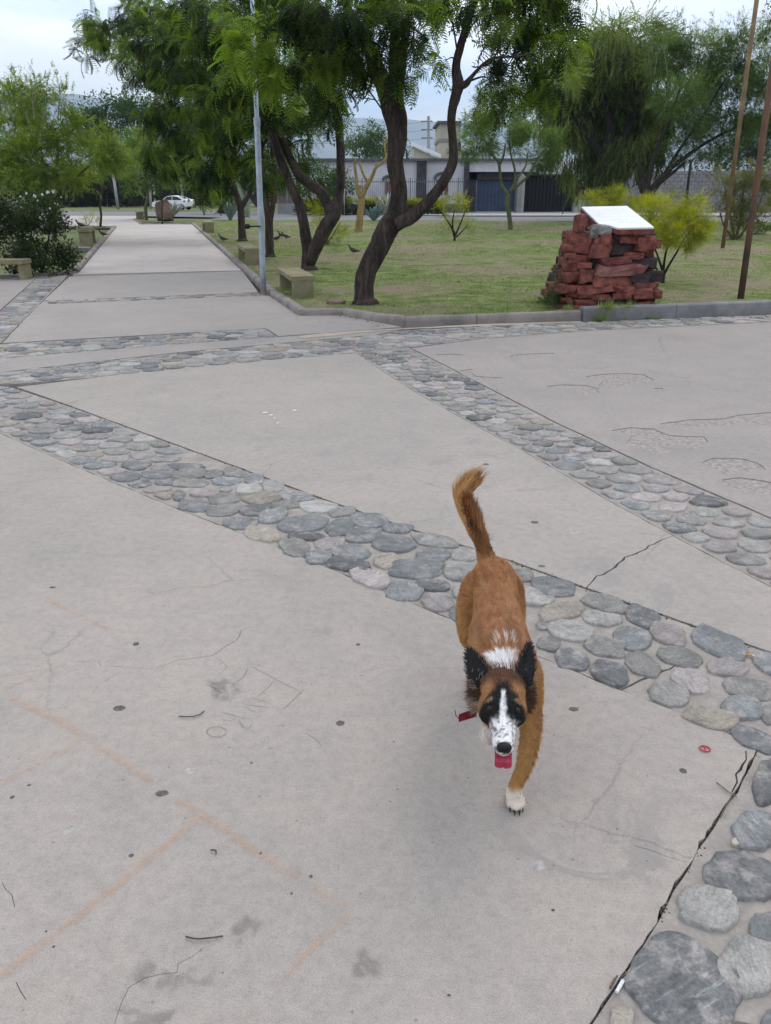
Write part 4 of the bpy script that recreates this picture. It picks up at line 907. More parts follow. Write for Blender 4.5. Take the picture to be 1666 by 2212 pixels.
def blob(name, pts, m, par, z=.0042):
    pl = rough(W(pts), .02, 0, .03, 4, freq=7); c = sum(pl, Vector((0, 0)))/len(pl); n = len(pl); V = [(q.x, q.y, z) for q in pl]+[(c.x+(q.x-c.x)*.6, c.y+(q.y-c.y)*.6, z) for q in pl]+[(c.x, c.y, z)]
    F = [(k, (k+1) % n, n+(k+1) % n, n+k) for k in range(n)]; E = [0]*n+[1]*n+[1]
    o = mesh(name, V, F+[(n+k, n+(k+1) % n, 2*n) for k in range(n)], m, par); a = o.data.attributes.new('edge', 'FLOAT', 'POINT'); a.data.foreach_set('value', E); return o
z8w = lambda L_: z8(L_)
blob('stain', z8([(480, 1580), (560, 1490), (640, 1520), (720, 1560), (800, 1500), (880, 1540), (850, 1610), (760, 1590), (650, 1640), (540, 1610)]), M_STAIN, s1)
blob('stain', z8([(890, 1370), (960, 1310), (1040, 1340), (1020, 1400), (940, 1450), (900, 1420)]), M_STAIN, s1, .0048)
blob('stain', z8([(380, 1690), (460, 1670), (620, 1700), (740, 1680), (720, 1760), (400, 1760)]), M_STAIN, s1, .0045)
blob('stain', z8([(1330, 1480), (1420, 1430), (1500, 1500), (1490, 1580), (1380, 1570)]), M_STAIN, s1, .0043)
blob('stain', z8([(800, 400), (880, 380), (960, 440), (900, 500), (820, 470)]), M_STAIN, s1, .0044)
# ================================================================ THE DOG
DB = Vector((.36, 2.1, 0)); dog = empty('dog', DB, 'brown and white dog with black ears trotting towards the camera, tongue out', 'dog')
mb = MB(); V3 = Vector
def cap_(pts, n=5, seg=14):
    pp, rr = spline(pts, n); mb.tube(pp, rr, seg); mb.ball(pp[0], rr[0]*.98, 12, 8); mb.ball(pp[-1], rr[-1]*.98, 12, 8)
# torso: rump, loin, ribs, chest, neck
cap_([(.386, 2.60, .450, .060), (.386, 2.53, .458, .075), (.378, 2.42, .455, .071), (.368, 2.30, .445, .075), (.357, 2.18, .437, .085), (.350, 2.07, .437, .092), (.347, 1.98, .440, .090), (.335, 1.92, .465, .074), (.320, 1.86, .478, .062)])
mb.ball((.354, 2.13, .385), (.081, .17, .105), 16, 12); mb.ball((.350, 2.00, .375), (.080, .10, .095), 16, 12)
mb.ball((.350, 2.02, .478), (.068, .14, .070), 14, 10)
# head: skull, cheeks, muzzle, jaw, brow
H0, HN = V3((.319, 1.835, .488)), V3((.298, 1.632, .450)); HX = (HN-H0).normalized(); HY = V3((0, 0, 1)).cross(HX).normalized(); HZ = HX.cross(HY)   # towards the nose, across, up
HL = (HN-H0).length
def hp(u, v, w_): return H0+HX*(u*HL)+HY*v+HZ*w_
HM = Matrix((HX, HY, HZ)).transposed()
mb.ball(hp(.12, 0, 0), (.070, .066, .055), 16, 12, HM); mb.ball(hp(.36, 0, -.006), (.062, .058, .050), 16, 12, HM)
for s_ in (-1, 1):
    mb.ball(hp(.34, s_*.034, -.016), (.052, .032, .038), 12, 8, HM); mb.ball(hp(.38, s_*.026, .026), (.024, .017, .013), 10, 8, HM)
pp, rr = spline([(*hp(.42, 0, -.010), .047), (*hp(.62, 0, -.012), .037), (*hp(.80, 0, -.012), .0310), (*hp(.94, 0, -.012), .0285)], 5); mb.tube(pp, rr, 14); mb.ball(pp[-1], .0285, 12, 8)
mb.tube([hp(.40, 0, -.040), hp(.78, 0, -.043), hp(.86, 0, -.043)], [.030, .020, .016], 12)
mb.ball(hp(.96, 0, -.006), (.016, .020, .015), 10, 8, HM)
# forelegs
cap_([(.408, 2.005, .405, .058), (.426, 1.985, .320, .042), (.433, 1.960, .260, .031), (.429, 1.945, .190, .0265), (.415, 1.940, .115, .0225), (.402, 1.945, .060, .0215), (.395, 1.945, .034, .0235)])
for k, (dx, dy) in enumerate([(-.021, -.028), (-.008, -.040), (.008, -.040), (.021, -.028)]):
    mb.ball((.395+dx*.9, 1.936+dy, .018), (.0100, .020, .0140), 10, 8)
mb.ball((.395, 1.940, .018), (.024, .026, .017), 12, 8)
cap_([(.296, 2.015, .400, .050), (.298, 2.040, .330, .042), (.310, 2.070, .270, .030), (.322, 2.040, .215, .020), (.328, 2.035, .172, .019), (.330, 2.065, .140, .021)])
for dx, dy in [(-.018, .022), (-.006, .030), (.007, .030), (.019, .022)]: mb.ball((.330+dx, 2.072+dy, .126), (.0095, .018, .014), 10, 8)
mb.ball((.330, 2.070, .130), (.024, .026, .018), 12, 8)
# hind legs
cap_([(.338, 2.520, .430, .066), (.312, 2.460, .370, .062), (.306, 2.410, .310, .050), (.318, 2.470, .235, .034), (.326, 2.545, .170, .0235), (.330, 2.530, .095, .019), (.334, 2.500, .030, .023)])
cap_([(.430, 2.530, .420, .062), (.440, 2.490, .350, .056), (.438, 2.450, .300, .044), (.436, 2.540, .235, .032), (.430, 2.640, .180, .0225), (.426, 2.640, .100, .0185), (.424, 2.620, .030, .022)])
for bx, by in ((.334, 2.485), (.424, 2.605)):
    mb.ball((bx, by, .017), (.024, .030, .016), 12, 8)
    for dx in (-.018, -.006, .007, .019): mb.ball((bx+dx, by-.030, .016), (.0095, .018, .0125), 10, 8)
# tail core
TP = [P(1052, 1206, 2.62), P(1043, 1180, 2.655), P(1027, 1145, 2.68), P(1010, 1112, 2.69), P(999, 1086, 2.68), P(1001, 1068, 2.67), P(1010, 1055, 2.66)]
cap_([(*TP[0], .031), (*TP[1], .023), (*TP[2], .018), (*TP[3], .017), (*TP[4], .012), (*TP[5], .008), (*TP[6], .004)])
raw = mesh('body', mb.v, mb.f); rm_ = raw.modifiers.new('r', 'REMESH'); rm_.mode = 'VOXEL'; rm_.voxel_size = .0062; rm_.adaptivity = 0
sm_ = raw.modifiers.new('s', 'SMOOTH'); sm_.factor = .5; sm_.iterations = 5
dg = bpy.context.evaluated_depsgraph_get(); me = bpy.data.meshes.new_from_object(raw.evaluated_get(dg)); bpy.data.objects.remove(raw)
nv = len(me.vertices); BV = np.zeros(nv*3); me.vertices.foreach_get('co', BV); BV = BV.reshape(-1, 3)
me.update(); BN = np.zeros(nv*3); me.vertices.foreach_get('normal', BN); BN = BN.reshape(-1, 3)
def sst(a, b, x): t_ = min(1, max(0, (x-a)/(b-a))); return t_*t_*(3-2*t_)
def mixv(a, b, t_): return [a[k]*(1-t_)+b[k]*t_ for k in range(3)]
TPn = np.array([list(p) for p in TP])
BRN, ORN, OCH, DKB, BLK, WHT, GRY = (.335, .145, .058), (.350, .145, .045), (.385, .195, .060), (.060, .024, .012), (.0085, .0075, .0075), (.78, .74, .71), (.33, .30, .28)
def coat(p, tone=0.0):
    """the colour of the coat at a place of the body, legs, head and tail"""
    x, y, z = p; q = V3(p); d = q-H0; u, v, w_ = d.dot(HX)/HL, d.dot(HY), d.dot(HZ); n_ = mnoise.noise(q*38); n2 = mnoise.noise(q*90)
    if y > 2.56 and z > .515 and np.min(np.linalg.norm(TPn-np.array([x, y, z]), axis=1)) < .09:
        t_ = sst(.52, .60, z); return mixv(mixv(ORN, DKB, .4), mixv(DKB, (.18, .06, .02), .5+n_*.8 if n_ > -.6 else 0), t_)
    if u > -.12 and y < 1.885 and abs(v) < .10 and w_ > -.085:
        vv = abs(v+.002); c = mixv((.15, .062, .030), (.335, .165, .062), sst(.016, .040, vv+n_*.010)*sst(.0, .25, u))
        c = mixv(c, DKB, .55*(1-sst(.06, .24, u+n_*.04)))
        # mask round the eyes, joined over the brow
        mk = sst(.24, .34, u+n_*.03-.16*max(0, vv-.030)/.03)*(1-sst(.62, .72, u+n2*.05))
        c = mixv(c, BLK, mk)
        c = mixv(c, BLK, sst(.10, .26, u)*(1-sst(.012, .026, vv))*(1-sst(.60, .70, u)))
        mz = sst(.61, .72, u+n2*.06+.05*sst(.03, .05, vv)); c = mixv(c, WHT, mz)
        sp = mnoise.noise(q*115+V3((3, 1, 2))); c = mixv(c, (.09, .085, .09), mz*sst(.04, .20, sp)*(1-sst(.2, .3, -w_*10))*.85)
        c = mixv(c, WHT, (1-sst(.0030, .0065, vv+n2*.002-.004*sst(.35, .60, u)))*sst(.27, .33, u)*(1-sst(.75, .8, u)))
        c = mixv(c, (.36, .22, .11), (1-sst(.004, .008, math.hypot((u-.41)*HL, (abs(v)-.038)*.6)))*.55)
        if w_ < -.03: c = mixv(c, WHT, .8)
        return c
    c = mixv(BRN, OCH, sst(.50, .36, z) if False else (1-sst(.36, .50, z+n_*.02)))
    c = mixv(c, ORN, sst(2.3, 2.5, y)*.5)
    c = mixv(c, (.40, .22, .10), .35*sst(.0, .5, mnoise.noise(V3((x*30, y*9, z*12)))))
    c = mixv(c, (.16, .055, .02), .5*sst(.1, .6, mnoise.noise(V3((x*26+5, y*8, z*10)))))
    # white fan at the nape and pale hairs behind it
    nx = abs(x-.3225); ny = y-1.865
    c = mixv(c, WHT, sst(.50, .515, z)*(1-sst(.018, .040, nx-ny*.30+n_*.010))*(1-sst(.045, .068, ny+n2*.03))*sst(-.03, -.01, ny))
    c = mixv(c, (.70, .58, .50), .75*sst(.50, .52, z)*(1-sst(.02, .05, abs(x-.345)))*sst(.075, .1, ny)*(1-sst(.12, .16, ny+n_*.03))*sst(-.05, .25, mnoise.noise(V3((x*120, 0, 0)))))
    # chest, paws
    if .24 < z < .36 and y < 1.98 and .31 < x < .385: c = mixv(c, WHT, .6)
    if .1 < z < .21 and 2.0 < y < 2.12 and x < .355: c = mixv(c, WHT, .7)
    c = mixv(c, (.66, .57, .47), sst(.105, .055, z+n_*.02) if False else (1-sst(.034, .070, z+n_*.02)))
    if z < .42 and y < 1.99 and x < .30: c = mixv(c, DKB, .6)
    return c
colr = np.ones((nv, 4)); colr[:, :3] = [coat(p) for p in BV]
V_ = BV; fo = [tuple(p.vertices) for p in me.polygons]
bpy.data.meshes.remove(me)
def coatmat(name, att, rough_=.85, sh=.3):
    m, t, b, o = newmat(name); a = N(t, 'ShaderNodeAttribute', attribute_name=att); t.links.new(a.outputs['Color'], b.inputs['Base Color'])
    b.inputs['Roughness'].default_value = rough_; b.inputs['Specular IOR Level'].default_value = sh; return m
M_SKIN = coatmat('dog_coat', 'coat'); M_FUR = coatmat('dog_fur', 'coat', .62, .25)
body = mesh('body', V_, np.array(fo) if len(set(len(f) for f in fo)) == 1 else np.array([f if len(f) == 4 else f+(f[-1],) for f in fo]), M_SKIN, dog, smooth=True, attr={'coat': ('FLOAT_COLOR', colr)})
# --- fur: fine tapering hairs following the lie of the coat
def fur(name, pts, nrm, dirs, lens, cols, parent, wd=.0015, lift=.35, bend=.5):
    n = len(pts); s_ = np.cross(nrm, dirs); s_ /= np.linalg.norm(s_, axis=1)[:, None]+1e-9
    w_ = (wd*np.random.uniform(.7, 1.3, n))[:, None]; l_ = lens[:, None]
    p0 = pts-nrm*.002; p1 = pts+(nrm*lift*1.1+dirs*.5)*l_*.55; p2 = p1+(nrm*lift*(1-bend)+dirs)*l_*.45
    V = np.empty((n, 5, 3)); V[:, 0] = p0-s_*w_/2; V[:, 1] = p0+s_*w_/2; V[:, 2] = p1-s_*w_*.4; V[:, 3] = p1+s_*w_*.4; V[:, 4] = p2
    F = np.array([[0, 1, 3], [0, 3, 2], [2, 3, 4]])[None]+(np.arange(n)*5)[:, None, None]
    C = np.ones((n, 5, 4)); C[:, :, :3] = cols[:, None, :]; C[:, 0:2, :3] *= .78; C[:, 4, :3] *= 1.12
    o = mesh(name, V.reshape(-1, 3), F.reshape(-1, 3), M_FUR, parent, attr={'coat': ('FLOAT_COLOR', C.reshape(-1, 4))}); o['kind'] = 'stuff'; return o
tri = []
for f in fo: tri.append(f[:3]); (tri.append((f[0], f[2], f[3])) if len(f) == 4 else None)
tri = np.array(tri); A_, B_, C_ = V_[tri[:, 0]], V_[tri[:, 1]], V_[tri[:, 2]]
ar = np.linalg.norm(np.cross(B_-A_, C_-A_), axis=1); NF = 82000; rs = np.random.RandomState(3)
pick = rs.choice(len(tri), NF, p=ar/ar.sum()); r1, r2 = rs.rand(NF), rs.rand(NF); fl = r1+r2 > 1; r1[fl] = 1-r1[fl]; r2[fl] = 1-r2[fl]
fp = A_[pick]+(B_-A_)[pick]*r1[:, None]+(C_-A_)[pick]*r2[:, None]; fn = BN[tri[pick, 0]]; fn /= np.linalg.norm(fn, axis=1)[:, None]
dirs = np.zeros_like(fp); lens = np.zeros(NF); keep = np.ones(NF, bool); cols = np.zeros((NF, 3))
for i in range(NF):
    x, y, z = fp[i]; q = V3(fp[i]); d = q-H0; u, v, w_ = d.dot(HX)/HL, d.dot(HY), d.dot(HZ)
    if u > -.1 and y < 1.885 and abs(v) < .10 and w_ > -.085:
        f = -HX*1.0+HZ*.05+HY*(.55*v/.05); L_ = .004 if u > .6 else .0065; L_ = .015 if u < .12 else L_
        if u > .93 and w_ > -.02: keep[i] = False
    elif z < .26 or (z < .33 and (x > .425 or x < .29) and y < 2.05): f = V3((0, .35, -1)); L_ = .012 if z > .10 else .007
    elif y > 2.56 and z > .52: f = V3(TP[-1]-TP[0]); L_ = .02
    elif z < .44: f = V3((0, .8, -.75)); L_ = .020
    else: f = V3(((x-.355)*2.2, 1, -.2)); L_ = .022 if y > 2.2 else .034
    if z < .30 and (x > .40) and (fn[i][1] > .1 or fn[i][0] > .45): L_ *= (1.7 if random.random() < .8 else 2.8); f = f+V3((.25, .3, 0)) if z > .12 else f
    if z > .49 and 1.86 < y < 2.0: L_ = .034; f = V3(((x-.33)*6, 1, .3))
    f = V3(f)+V3((mnoise.noise(q*26)*.9, mnoise.noise(q*26+V3((7, 0, 0)))*.4, mnoise.noise(q*26+V3((0, 7, 0)))*.7))
    f = f+V3((random.gauss(0, .12), random.gauss(0, .12), random.gauss(0, .12)))
    n_ = V3(fn[i]); f = (f-n_*f.dot(n_)); f = f.normalized() if f.length > 1e-5 else n_.orthogonal().normalized()
    dirs[i] = f; lens[i] = L_*random.uniform(.7, 1.3); k = random.uniform(.72, 1.22)*(1+.35*mnoise.noise(V3((x*75, y*24, z*50)))); c = coat(fp[i]); cols[i] = [min(.9, e*k) for e in c]
fur('fur', fp[keep], fn[keep], dirs[keep], lens[keep], cols[keep], dog)
# --- tail plume: long locks sweeping from the core, dark inside, bright at the outer curve
sp, _ = spline([(*t_, .01) for t_ in TP], 8); n = len(sp); V, F, C = [], [], []
rnd = random.Random(11); RT = V3((1, 0, 0)); UPV = V3((0, .05, 1)).normalized()
for k in range(5200):
    f = rnd.uniform(.02, 1.0)**.9; i = min(n-2, int(f*(n-1))); b_ = sp[i]; t_ = (sp[i+1]-sp[i]).normalized(); sd_ = t_.cross(V3((0, 1, 0))).normalized()   # sd_: outer side in the picture plane
    if sd_.x > 0: sd_ = -sd_
    o_ = rnd.uniform(-1, 1); dp = rnd.uniform(-1, 1); wr = .030*(1-f*.5)+.003 if f > .25 else .013+.016*f/.25
    L_ = rnd.uniform(.055, .095)*(1.2-.45*f)*(1.55 if rnd.random() < .13 else 1) if f > .2 else rnd.uniform(.035, .06)
    tipd = (RT*.55*sst(.35, 1, f)+UPV*1.1).normalized()          # hairs curve up and over to the right
    p0 = b_+sd_*o_*wr*.35+V3((0, 1, 0))*dp*.012
    p1 = b_+t_*L_*.33+sd_*(o_*wr*1.0)+V3((0, 1, 0))*dp*.018
    p2 = p1+(t_*.7+tipd*.5).normalized()*L_*.38+sd_*o_*.004
    p3 = p2+(t_*.2+tipd*.9+RT*(.25+.6*rnd.random())*f).normalized()*L_*.42+V3((rnd.gauss(0, .004), 0, rnd.gauss(0, .004)))
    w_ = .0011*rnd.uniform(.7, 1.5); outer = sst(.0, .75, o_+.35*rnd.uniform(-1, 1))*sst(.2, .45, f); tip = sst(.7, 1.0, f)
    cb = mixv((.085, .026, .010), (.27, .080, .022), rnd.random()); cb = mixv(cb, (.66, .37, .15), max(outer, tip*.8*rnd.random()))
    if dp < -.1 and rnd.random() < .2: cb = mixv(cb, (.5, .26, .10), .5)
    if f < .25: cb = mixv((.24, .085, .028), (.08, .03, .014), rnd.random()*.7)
    base = len(V); wv = sd_*w_
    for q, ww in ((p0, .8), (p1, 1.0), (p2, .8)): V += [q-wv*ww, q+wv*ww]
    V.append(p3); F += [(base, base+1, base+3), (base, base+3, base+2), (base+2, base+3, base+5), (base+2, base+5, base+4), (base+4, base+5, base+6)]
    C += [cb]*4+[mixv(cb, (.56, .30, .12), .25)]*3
# stray pale hairs below the plume
for k in range(60):
    b_ = sp[int(n*rnd.uniform(.22, .42))]; p1 = b_+RT*rnd.uniform(.02, .035)+UPV*rnd.uniform(-.005, .012); p3 = p1+RT*rnd.uniform(.01, .04)+UPV*rnd.uniform(.0, .03); base = len(V)
    V += [b_, b_+UPV*.0015, p1, p1+UPV*.0012, p3]; F += [(base, base+1, base+3), (base, base+3, base+2), (base+2, base+3, base+4)]; C += [(.62, .50, .38)]*5
Ca = np.ones((len(C), 4)); Ca[:, :3] = C
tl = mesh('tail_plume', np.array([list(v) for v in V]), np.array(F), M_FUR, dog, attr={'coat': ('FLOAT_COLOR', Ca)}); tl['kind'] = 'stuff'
# --- ears: upright leaves of skin with long fringes
M_EAR = simple('ear_black', (.016, .014, .014), (.007, .006, .006), 30, .7, 0)
def ear(side, base, tip, wd, fwd, seed):
    b_, t_ = V3(base), V3(tip); ax = (t_-b_); L_ = ax.length; ax.normalize(); acr = ax.cross(fwd).normalized(); nr = acr.cross(ax).normalized(); V, F = [], []; n = 9
    for i in range(n):
        f = i/(n-1); w_ = wd*(math.sin(math.pi*(.18+.80*f))**.8)*(1-.15*f)
        for k in range(5):
            a = (k-2)/2; V.append(b_+ax*L_*f+acr*a*w_-nr*(.012*(1-a*a)*(1-f*.6))+nr*.010*f*f)
    m_ = len(V); V += [v-nr*.004 for v in V[:m_]]
    for i in range(n-1):
        for k in range(4):
            q = (i*5+k, i*5+k+1, (i+1)*5+k+1, (i+1)*5+k); F += [q, tuple(j+m_ for j in q[::-1])]
    e = mesh('ear', V, F, M_EAR, dog, smooth=True); s = e.modifiers.new('sub', 'SUBSURF'); s.levels = s.render_levels = 1
    r_ = random.Random(seed); hv, hf, hc = [], [], []
    for k in range(700):
        a = r_.uniform(-1, 1); f = r_.uniform(0, 1); edge = abs(a) > .7 or f > .8; w_ = wd*(math.sin(math.pi*(.18+.80*f))**.8)
        p0 = b_+ax*L_*f+acr*a*w_-nr*(.010*(1-a*a)*(1-f*.6))+nr*(.004+.010*f*f)
        d = (ax*(.8 if f > .3 else .3)+acr*a*(.75 if edge else .35)+nr*r_.uniform(.05, .6)+V3((side*.25, .25, -.15))).normalized(); l_ = r_.uniform(.006, .015) if edge else r_.uniform(.005, .010)
        c = (.012, .010, .010)
        if abs(a) < .5 and f < .5 and r_.random() < .05: c = (.22, .20, .18); l_ *= 1.3; d = (ax*.5+acr*-side*.1+nr*.6+V3((side*-.3, 0, 0))).normalized()
        if f < .3 and edge and a*side > 0: c = mixv((.30, .24, .20), (.03, .02, .018), r_.random()); l_ *= 1.6; d = (d+V3((side*.6, .2, -.5))).normalized()
        base_ = len(hv); ww = acr*.0013
        hv += [p0-ww, p0+ww, p0+d*l_*.6-ww*.7, p0+d*l_*.6+ww*.7, p0+d*l_+ax*.003]; hf += [(base_, base_+1, base_+3), (base_, base_+3, base_+2), (base_+2, base_+3, base_+4)]; hc += [c]*5
    ca = np.ones((len(hc), 4)); ca[:, :3] = hc
    h_ = mesh('ear_fur', np.array([list(v) for v in hv]), np.array(hf), M_FUR, e, origin=ORG[dog.name], attr={'coat': ('FLOAT_COLOR', ca)}); h_['kind'] = 'stuff'
FW = V3((0, -.85, .5)).normalized()
ear(-1, hp(.13, .050, .016) if HY.x < 0 else hp(.13, -.050, .016), P(1013, 1408, 1.885), .0300, (FW+V3((.15, 0, 0))).normalized(), 1)
ear(1, hp(.13, -.052, .016) if HY.x < 0 else hp(.13, .052, .016), P(1146, 1396, 1.90), .0260, (FW+V3((-.55, 0, 0))).normalized(), 2)
# ruff below the ears: long dark and tan locks on both cheeks
rv, rf, rc = [], [], []; r_ = random.Random(5)
for k in range(2600):
    s_ = -1 if k % 2 else 1; u = r_.uniform(-.05, .26); a = r_.uniform(-.1, 1.0); hyv = s_*(.050+.010*math.sin(a*3))*(1 if HY.x > 0 else -1); p0 = hp(u, hyv, .012-.055*a)
    d = (V3((s_*.75, .55, -.55*a-.1))+V3((r_.gauss(0, .2), r_.gauss(0, .2), r_.gauss(0, .2)))).normalized(); l_ = r_.uniform(.025, .055)
    c = mixv((.018, .013, .011), (.10, .045, .022), r_.random()) if (s_ > 0 or a < .45) else mixv((.42, .33, .24), (.16, .10, .06), r_.random())
    if s_ < 0 and .3 < a < .55: c = mixv((.36, .30, .26), c, .5)
    ww = V3((0, 0, .0011)); b_ = len(rv); rv += [p0-ww, p0+ww, p0+d*l_*.6-ww, p0+d*l_*.6+ww, p0+d*l_+V3((0, .004, -.006))]; rf += [(b_, b_+1, b_+3), (b_, b_+3, b_+2), (b_+2, b_+3, b_+4)]; rc += [c]*5
ca = np.ones((len(rc), 4)); ca[:, :3] = rc
h_ = mesh('cheek_fur', np.array([list(v) for v in rv]), np.array(rf), M_FUR, dog, attr={'coat': ('FLOAT_COLOR', ca)}); h_['kind'] = 'stuff'
# --- eyes, nose, mouth, tongue, claws
M_EYE = simple('dog_eye', (.020, .011, .007), (.010, .006, .004), 40, .06, 0); M_NOSE = simple('dog_nose', (.014, .013, .014), (.008, .008, .009), 300, .38, .8, .002, 500)
M_TNG = simple('dog_tongue', (.42, .045, .085), (.34, .030, .060), 60, .32, .3, .001, 200); M_MOUTH = simple('dog_lip', (.02, .012, .012), None, 30, .5, 0)
for s_ in (-1, 1): MB().ball(hp(.50, s_*.0335, .0165), (.0105, .0105, .0105), 14, 10).out('eye', M_EYE, dog, smooth=True)
nb = MB().ball(hp(1.03, 0, .0), (.0135, .0195, .0145), 16, 12, HM); [nb.ball(hp(1.035, s_*.0085, -.004), (.010, .0098, .010), 12, 8, HM) for s_ in (-1, 1)]; nose = nb.out('nose', M_NOSE, dog, smooth=True)
for s_ in (-1, 1): MB().ball(hp(1.085, s_*.0088, -.0035), (.0028, .0036, .0028), 8, 6, HM).out('nostril', M_MOUTH, nose, smooth=True)
mo = MB().tube([hp(.78, 0, -.030), hp(.98, 0, -.030)], [.017, .017], 14).out('mouth', M_MOUTH, dog, smooth=True)
tp, tr_ = spline([(*hp(.80, 0, -.030), 1), (*hp(.97, 0, -.030), 1), (*hp(1.08, 0, -.036), 1), (*hp(1.11, 0, -.046), 1), (*hp(1.115, 0, -.055), 1)], 4); V, F = [], []; nn_ = len(tp)
for i, q in enumerate(tp):
    f = i/(nn_-1); w_ = .0215*(1 if f < .70 else math.sqrt(max(.03, 1-((f-.70)/.31)**2))); t_ = (tp[min(i+1, nn_-1)]-tp[max(i-1, 0)]).normalized(); up = HY.cross(t_).normalized(); up = up if up.dot(HX+HZ*.5) > 0 else -up
    for k in range(7):
        a = (k-3)/3; V.append(q+HY*a*w_+up*(.0035*a*a-.0012*(1-min(1, abs(a)*3))))
m_ = len(V); V += [v-HX*.0025-HZ*.002 for v in V]
for i in range(nn_-1):
    for k in range(6): q = (i*7+k, i*7+k+1, (i+1)*7+k+1, (i+1)*7+k); F += [q, tuple(j+m_ for j in q[::-1])]
e = mesh('tongue', V, F, M_TNG, mo, origin=ORG[dog.name], smooth=True)
for dx, dy in [(-.021, -.046), (-.008, -.060), (.008, -.060), (.021, -.046)]:
    MB().tube([(.395+dx*.9, 1.938+dy, .014), (.395+dx*.9, 1.932+dy, .010), (.395+dx*.9, 1.927+dy, .003)], [.0030, .0026, .0008], 8).out('claw', M_MOUTH, dog, smooth=True)
# --- collar ribbon
M_RED = simple('red_strap', (.20, .012, .025), (.12, .008, .016), 60, .7, .3, .001, 300)
c0, c1, c2 = P(1030, 1541, 1.83), P(1009, 1546, 1.815), P(991, 1552, 1.81); w0 = V3((0, .002, .0095))
o = mesh('collar_tag', [c0-w0, c0+w0, c1+w0*1.2, c1-w0*1.2, c2+w0*1.1, c2-w0*1.1]+[v+V3((.001, .003, 0)) for v in (c0-w0, c0+w0, c1+w0*1.2, c1-w0*1.2, c2+w0*1.1, c2-w0*1.1)], [(0, 1, 2, 3), (3, 2, 4, 5), (9, 8, 7, 6), (11, 10, 8, 9), (5, 4, 10, 11), (1, 7, 8, 2), (2, 8, 10, 4)], M_RED, dog); o['label'] = 'dark red strap end sticking out from the collar'
MB().tube([c2, P(985, 1545, 1.81), P(983, 1534, 1.81)], .0012, 6).out('thread', M_RED, o, origin=ORG[dog.name])
MB().tube([(.3275+.072*math.cos(a), 1.895+.03*math.sin(a)*.9, .440+.066*math.sin(a)) for a in [2*math.pi*k/24 for k in range(25)]], .007, 8, cap=False).out('collar', M_RED, dog, smooth=True)
# ================================================================ PLANTS
def tmpl_frond(nseg=7, pairs=8, L_=1.0, wd=.30, droop=.55):
    """twice-cut drooping frond along +x, z up, unit length"""
    V, F = [], []
    for i in range(pairs):
        f = (i+.7)/pairs; x = f; z = -droop*f*f; l_ = wd*(math.sin(math.pi*min(1, .22+.72*f))**.7)
        for s in (-1, 1):
            b = len(V); a = .55; w_ = .035
            V += [(x-.018, 0, z), (x+.022, 0, z), (x+l_*a*.55+w_*.9, s*l_*.62, z-.04-.05*f), (x+l_*a*.45-w_*.8, s*l_*.60, z-.04-.05*f), (x+l_*a, s*l_, z-.11-.08*f)]
            F += [(b, b+1, b+2), (b, b+2, b+3), (b+3, b+2, b+4)]
    return np.array(V), np.array(F)
def tmpl_spray(n=9, spread=.5, w_=.02, seed=0):
    r = random.Random(seed); V, F = [], []
    for i in range(n):
        f = r.uniform(0, .8); a = r.uniform(0, 6.28); l_ = r.uniform(.25, .5); d = Vector((1, math.cos(a)*spread*1.6, math.sin(a)*spread*1.6)).normalized(); p = Vector((f, 0, 0)); s = d.cross(Vector((math.sin(a*3), .3, 1))).normalized()*w_
        b = len(V); V += [tuple(p-s), tuple(p+s), tuple(p+d*l_)]; F.append((b, b+1, b+2))
    b = len(V); V += [(0, -w_*.5, 0), (0, w_*.5, 0), (1, 0, 0)]; F.append((b, b+1, b+2))
    return np.array(V), np.array(F)
def tmpl_strand(n=16, w_=.028, l_=.13, seed=0):
    r = random.Random(seed); V, F = [], []
    for i in range(n):
        f = (i+.5)/n; a = r.uniform(0, 6.28); d = Vector((.9, math.cos(a)*.6, math.sin(a)*.6)).normalized(); p = Vector((f, .03*math.sin(f*9), .03*math.cos(f*7))); s = d.cross(Vector((math.sin(a*2), 1, .2))).normalized()*w_
        b = len(V); V += [tuple(p-s), tuple(p+s), tuple(p+d*l_)]; F.append((b, b+1, b+2))
    return np.array(V), np.array(F)
def tmpl_leafy(n=7, size=.34, seed=0):
    r = random.Random(seed); V, F = [], []
    for i in range(n):
        p = Vector((r.uniform(0, 1), r.uniform(-.35, .35), r.uniform(-.35, .35))); d = Vector((r.gauss(.5, .5), r.gauss(0, .6), r.gauss(0, .5))).normalized(); s = d.cross(Vector((r.random(), r.random(), 1))).normalized()
        b = len(V); V += [tuple(p), tuple(p+d*size*.5+s*size*.22), tuple(p+d*size), tuple(p+d*size*.5-s*size*.22)]; F += [(b, b+1, b+2), (b, b+2, b+3)]
    return np.array(V), np.array(F)
T_FROND = [tmpl_frond(), tmpl_frond(pairs=7, wd=.36, droop=.75), tmpl_frond(pairs=9, wd=.26, droop=.4)]
T_SPRAY = [tmpl_spray(seed=k) for k in range(4)]; T_PALO = [tmpl_spray(9, .5, .034, k+30) for k in range(4)]
T_FINE = [tmpl_spray(12, .55, .012, k+9) for k in range(4)]
T_STR = [tmpl_strand(seed=k) for k in range(3)]
T_LEAF = [tmpl_leafy(seed=k) for k in range(4)]
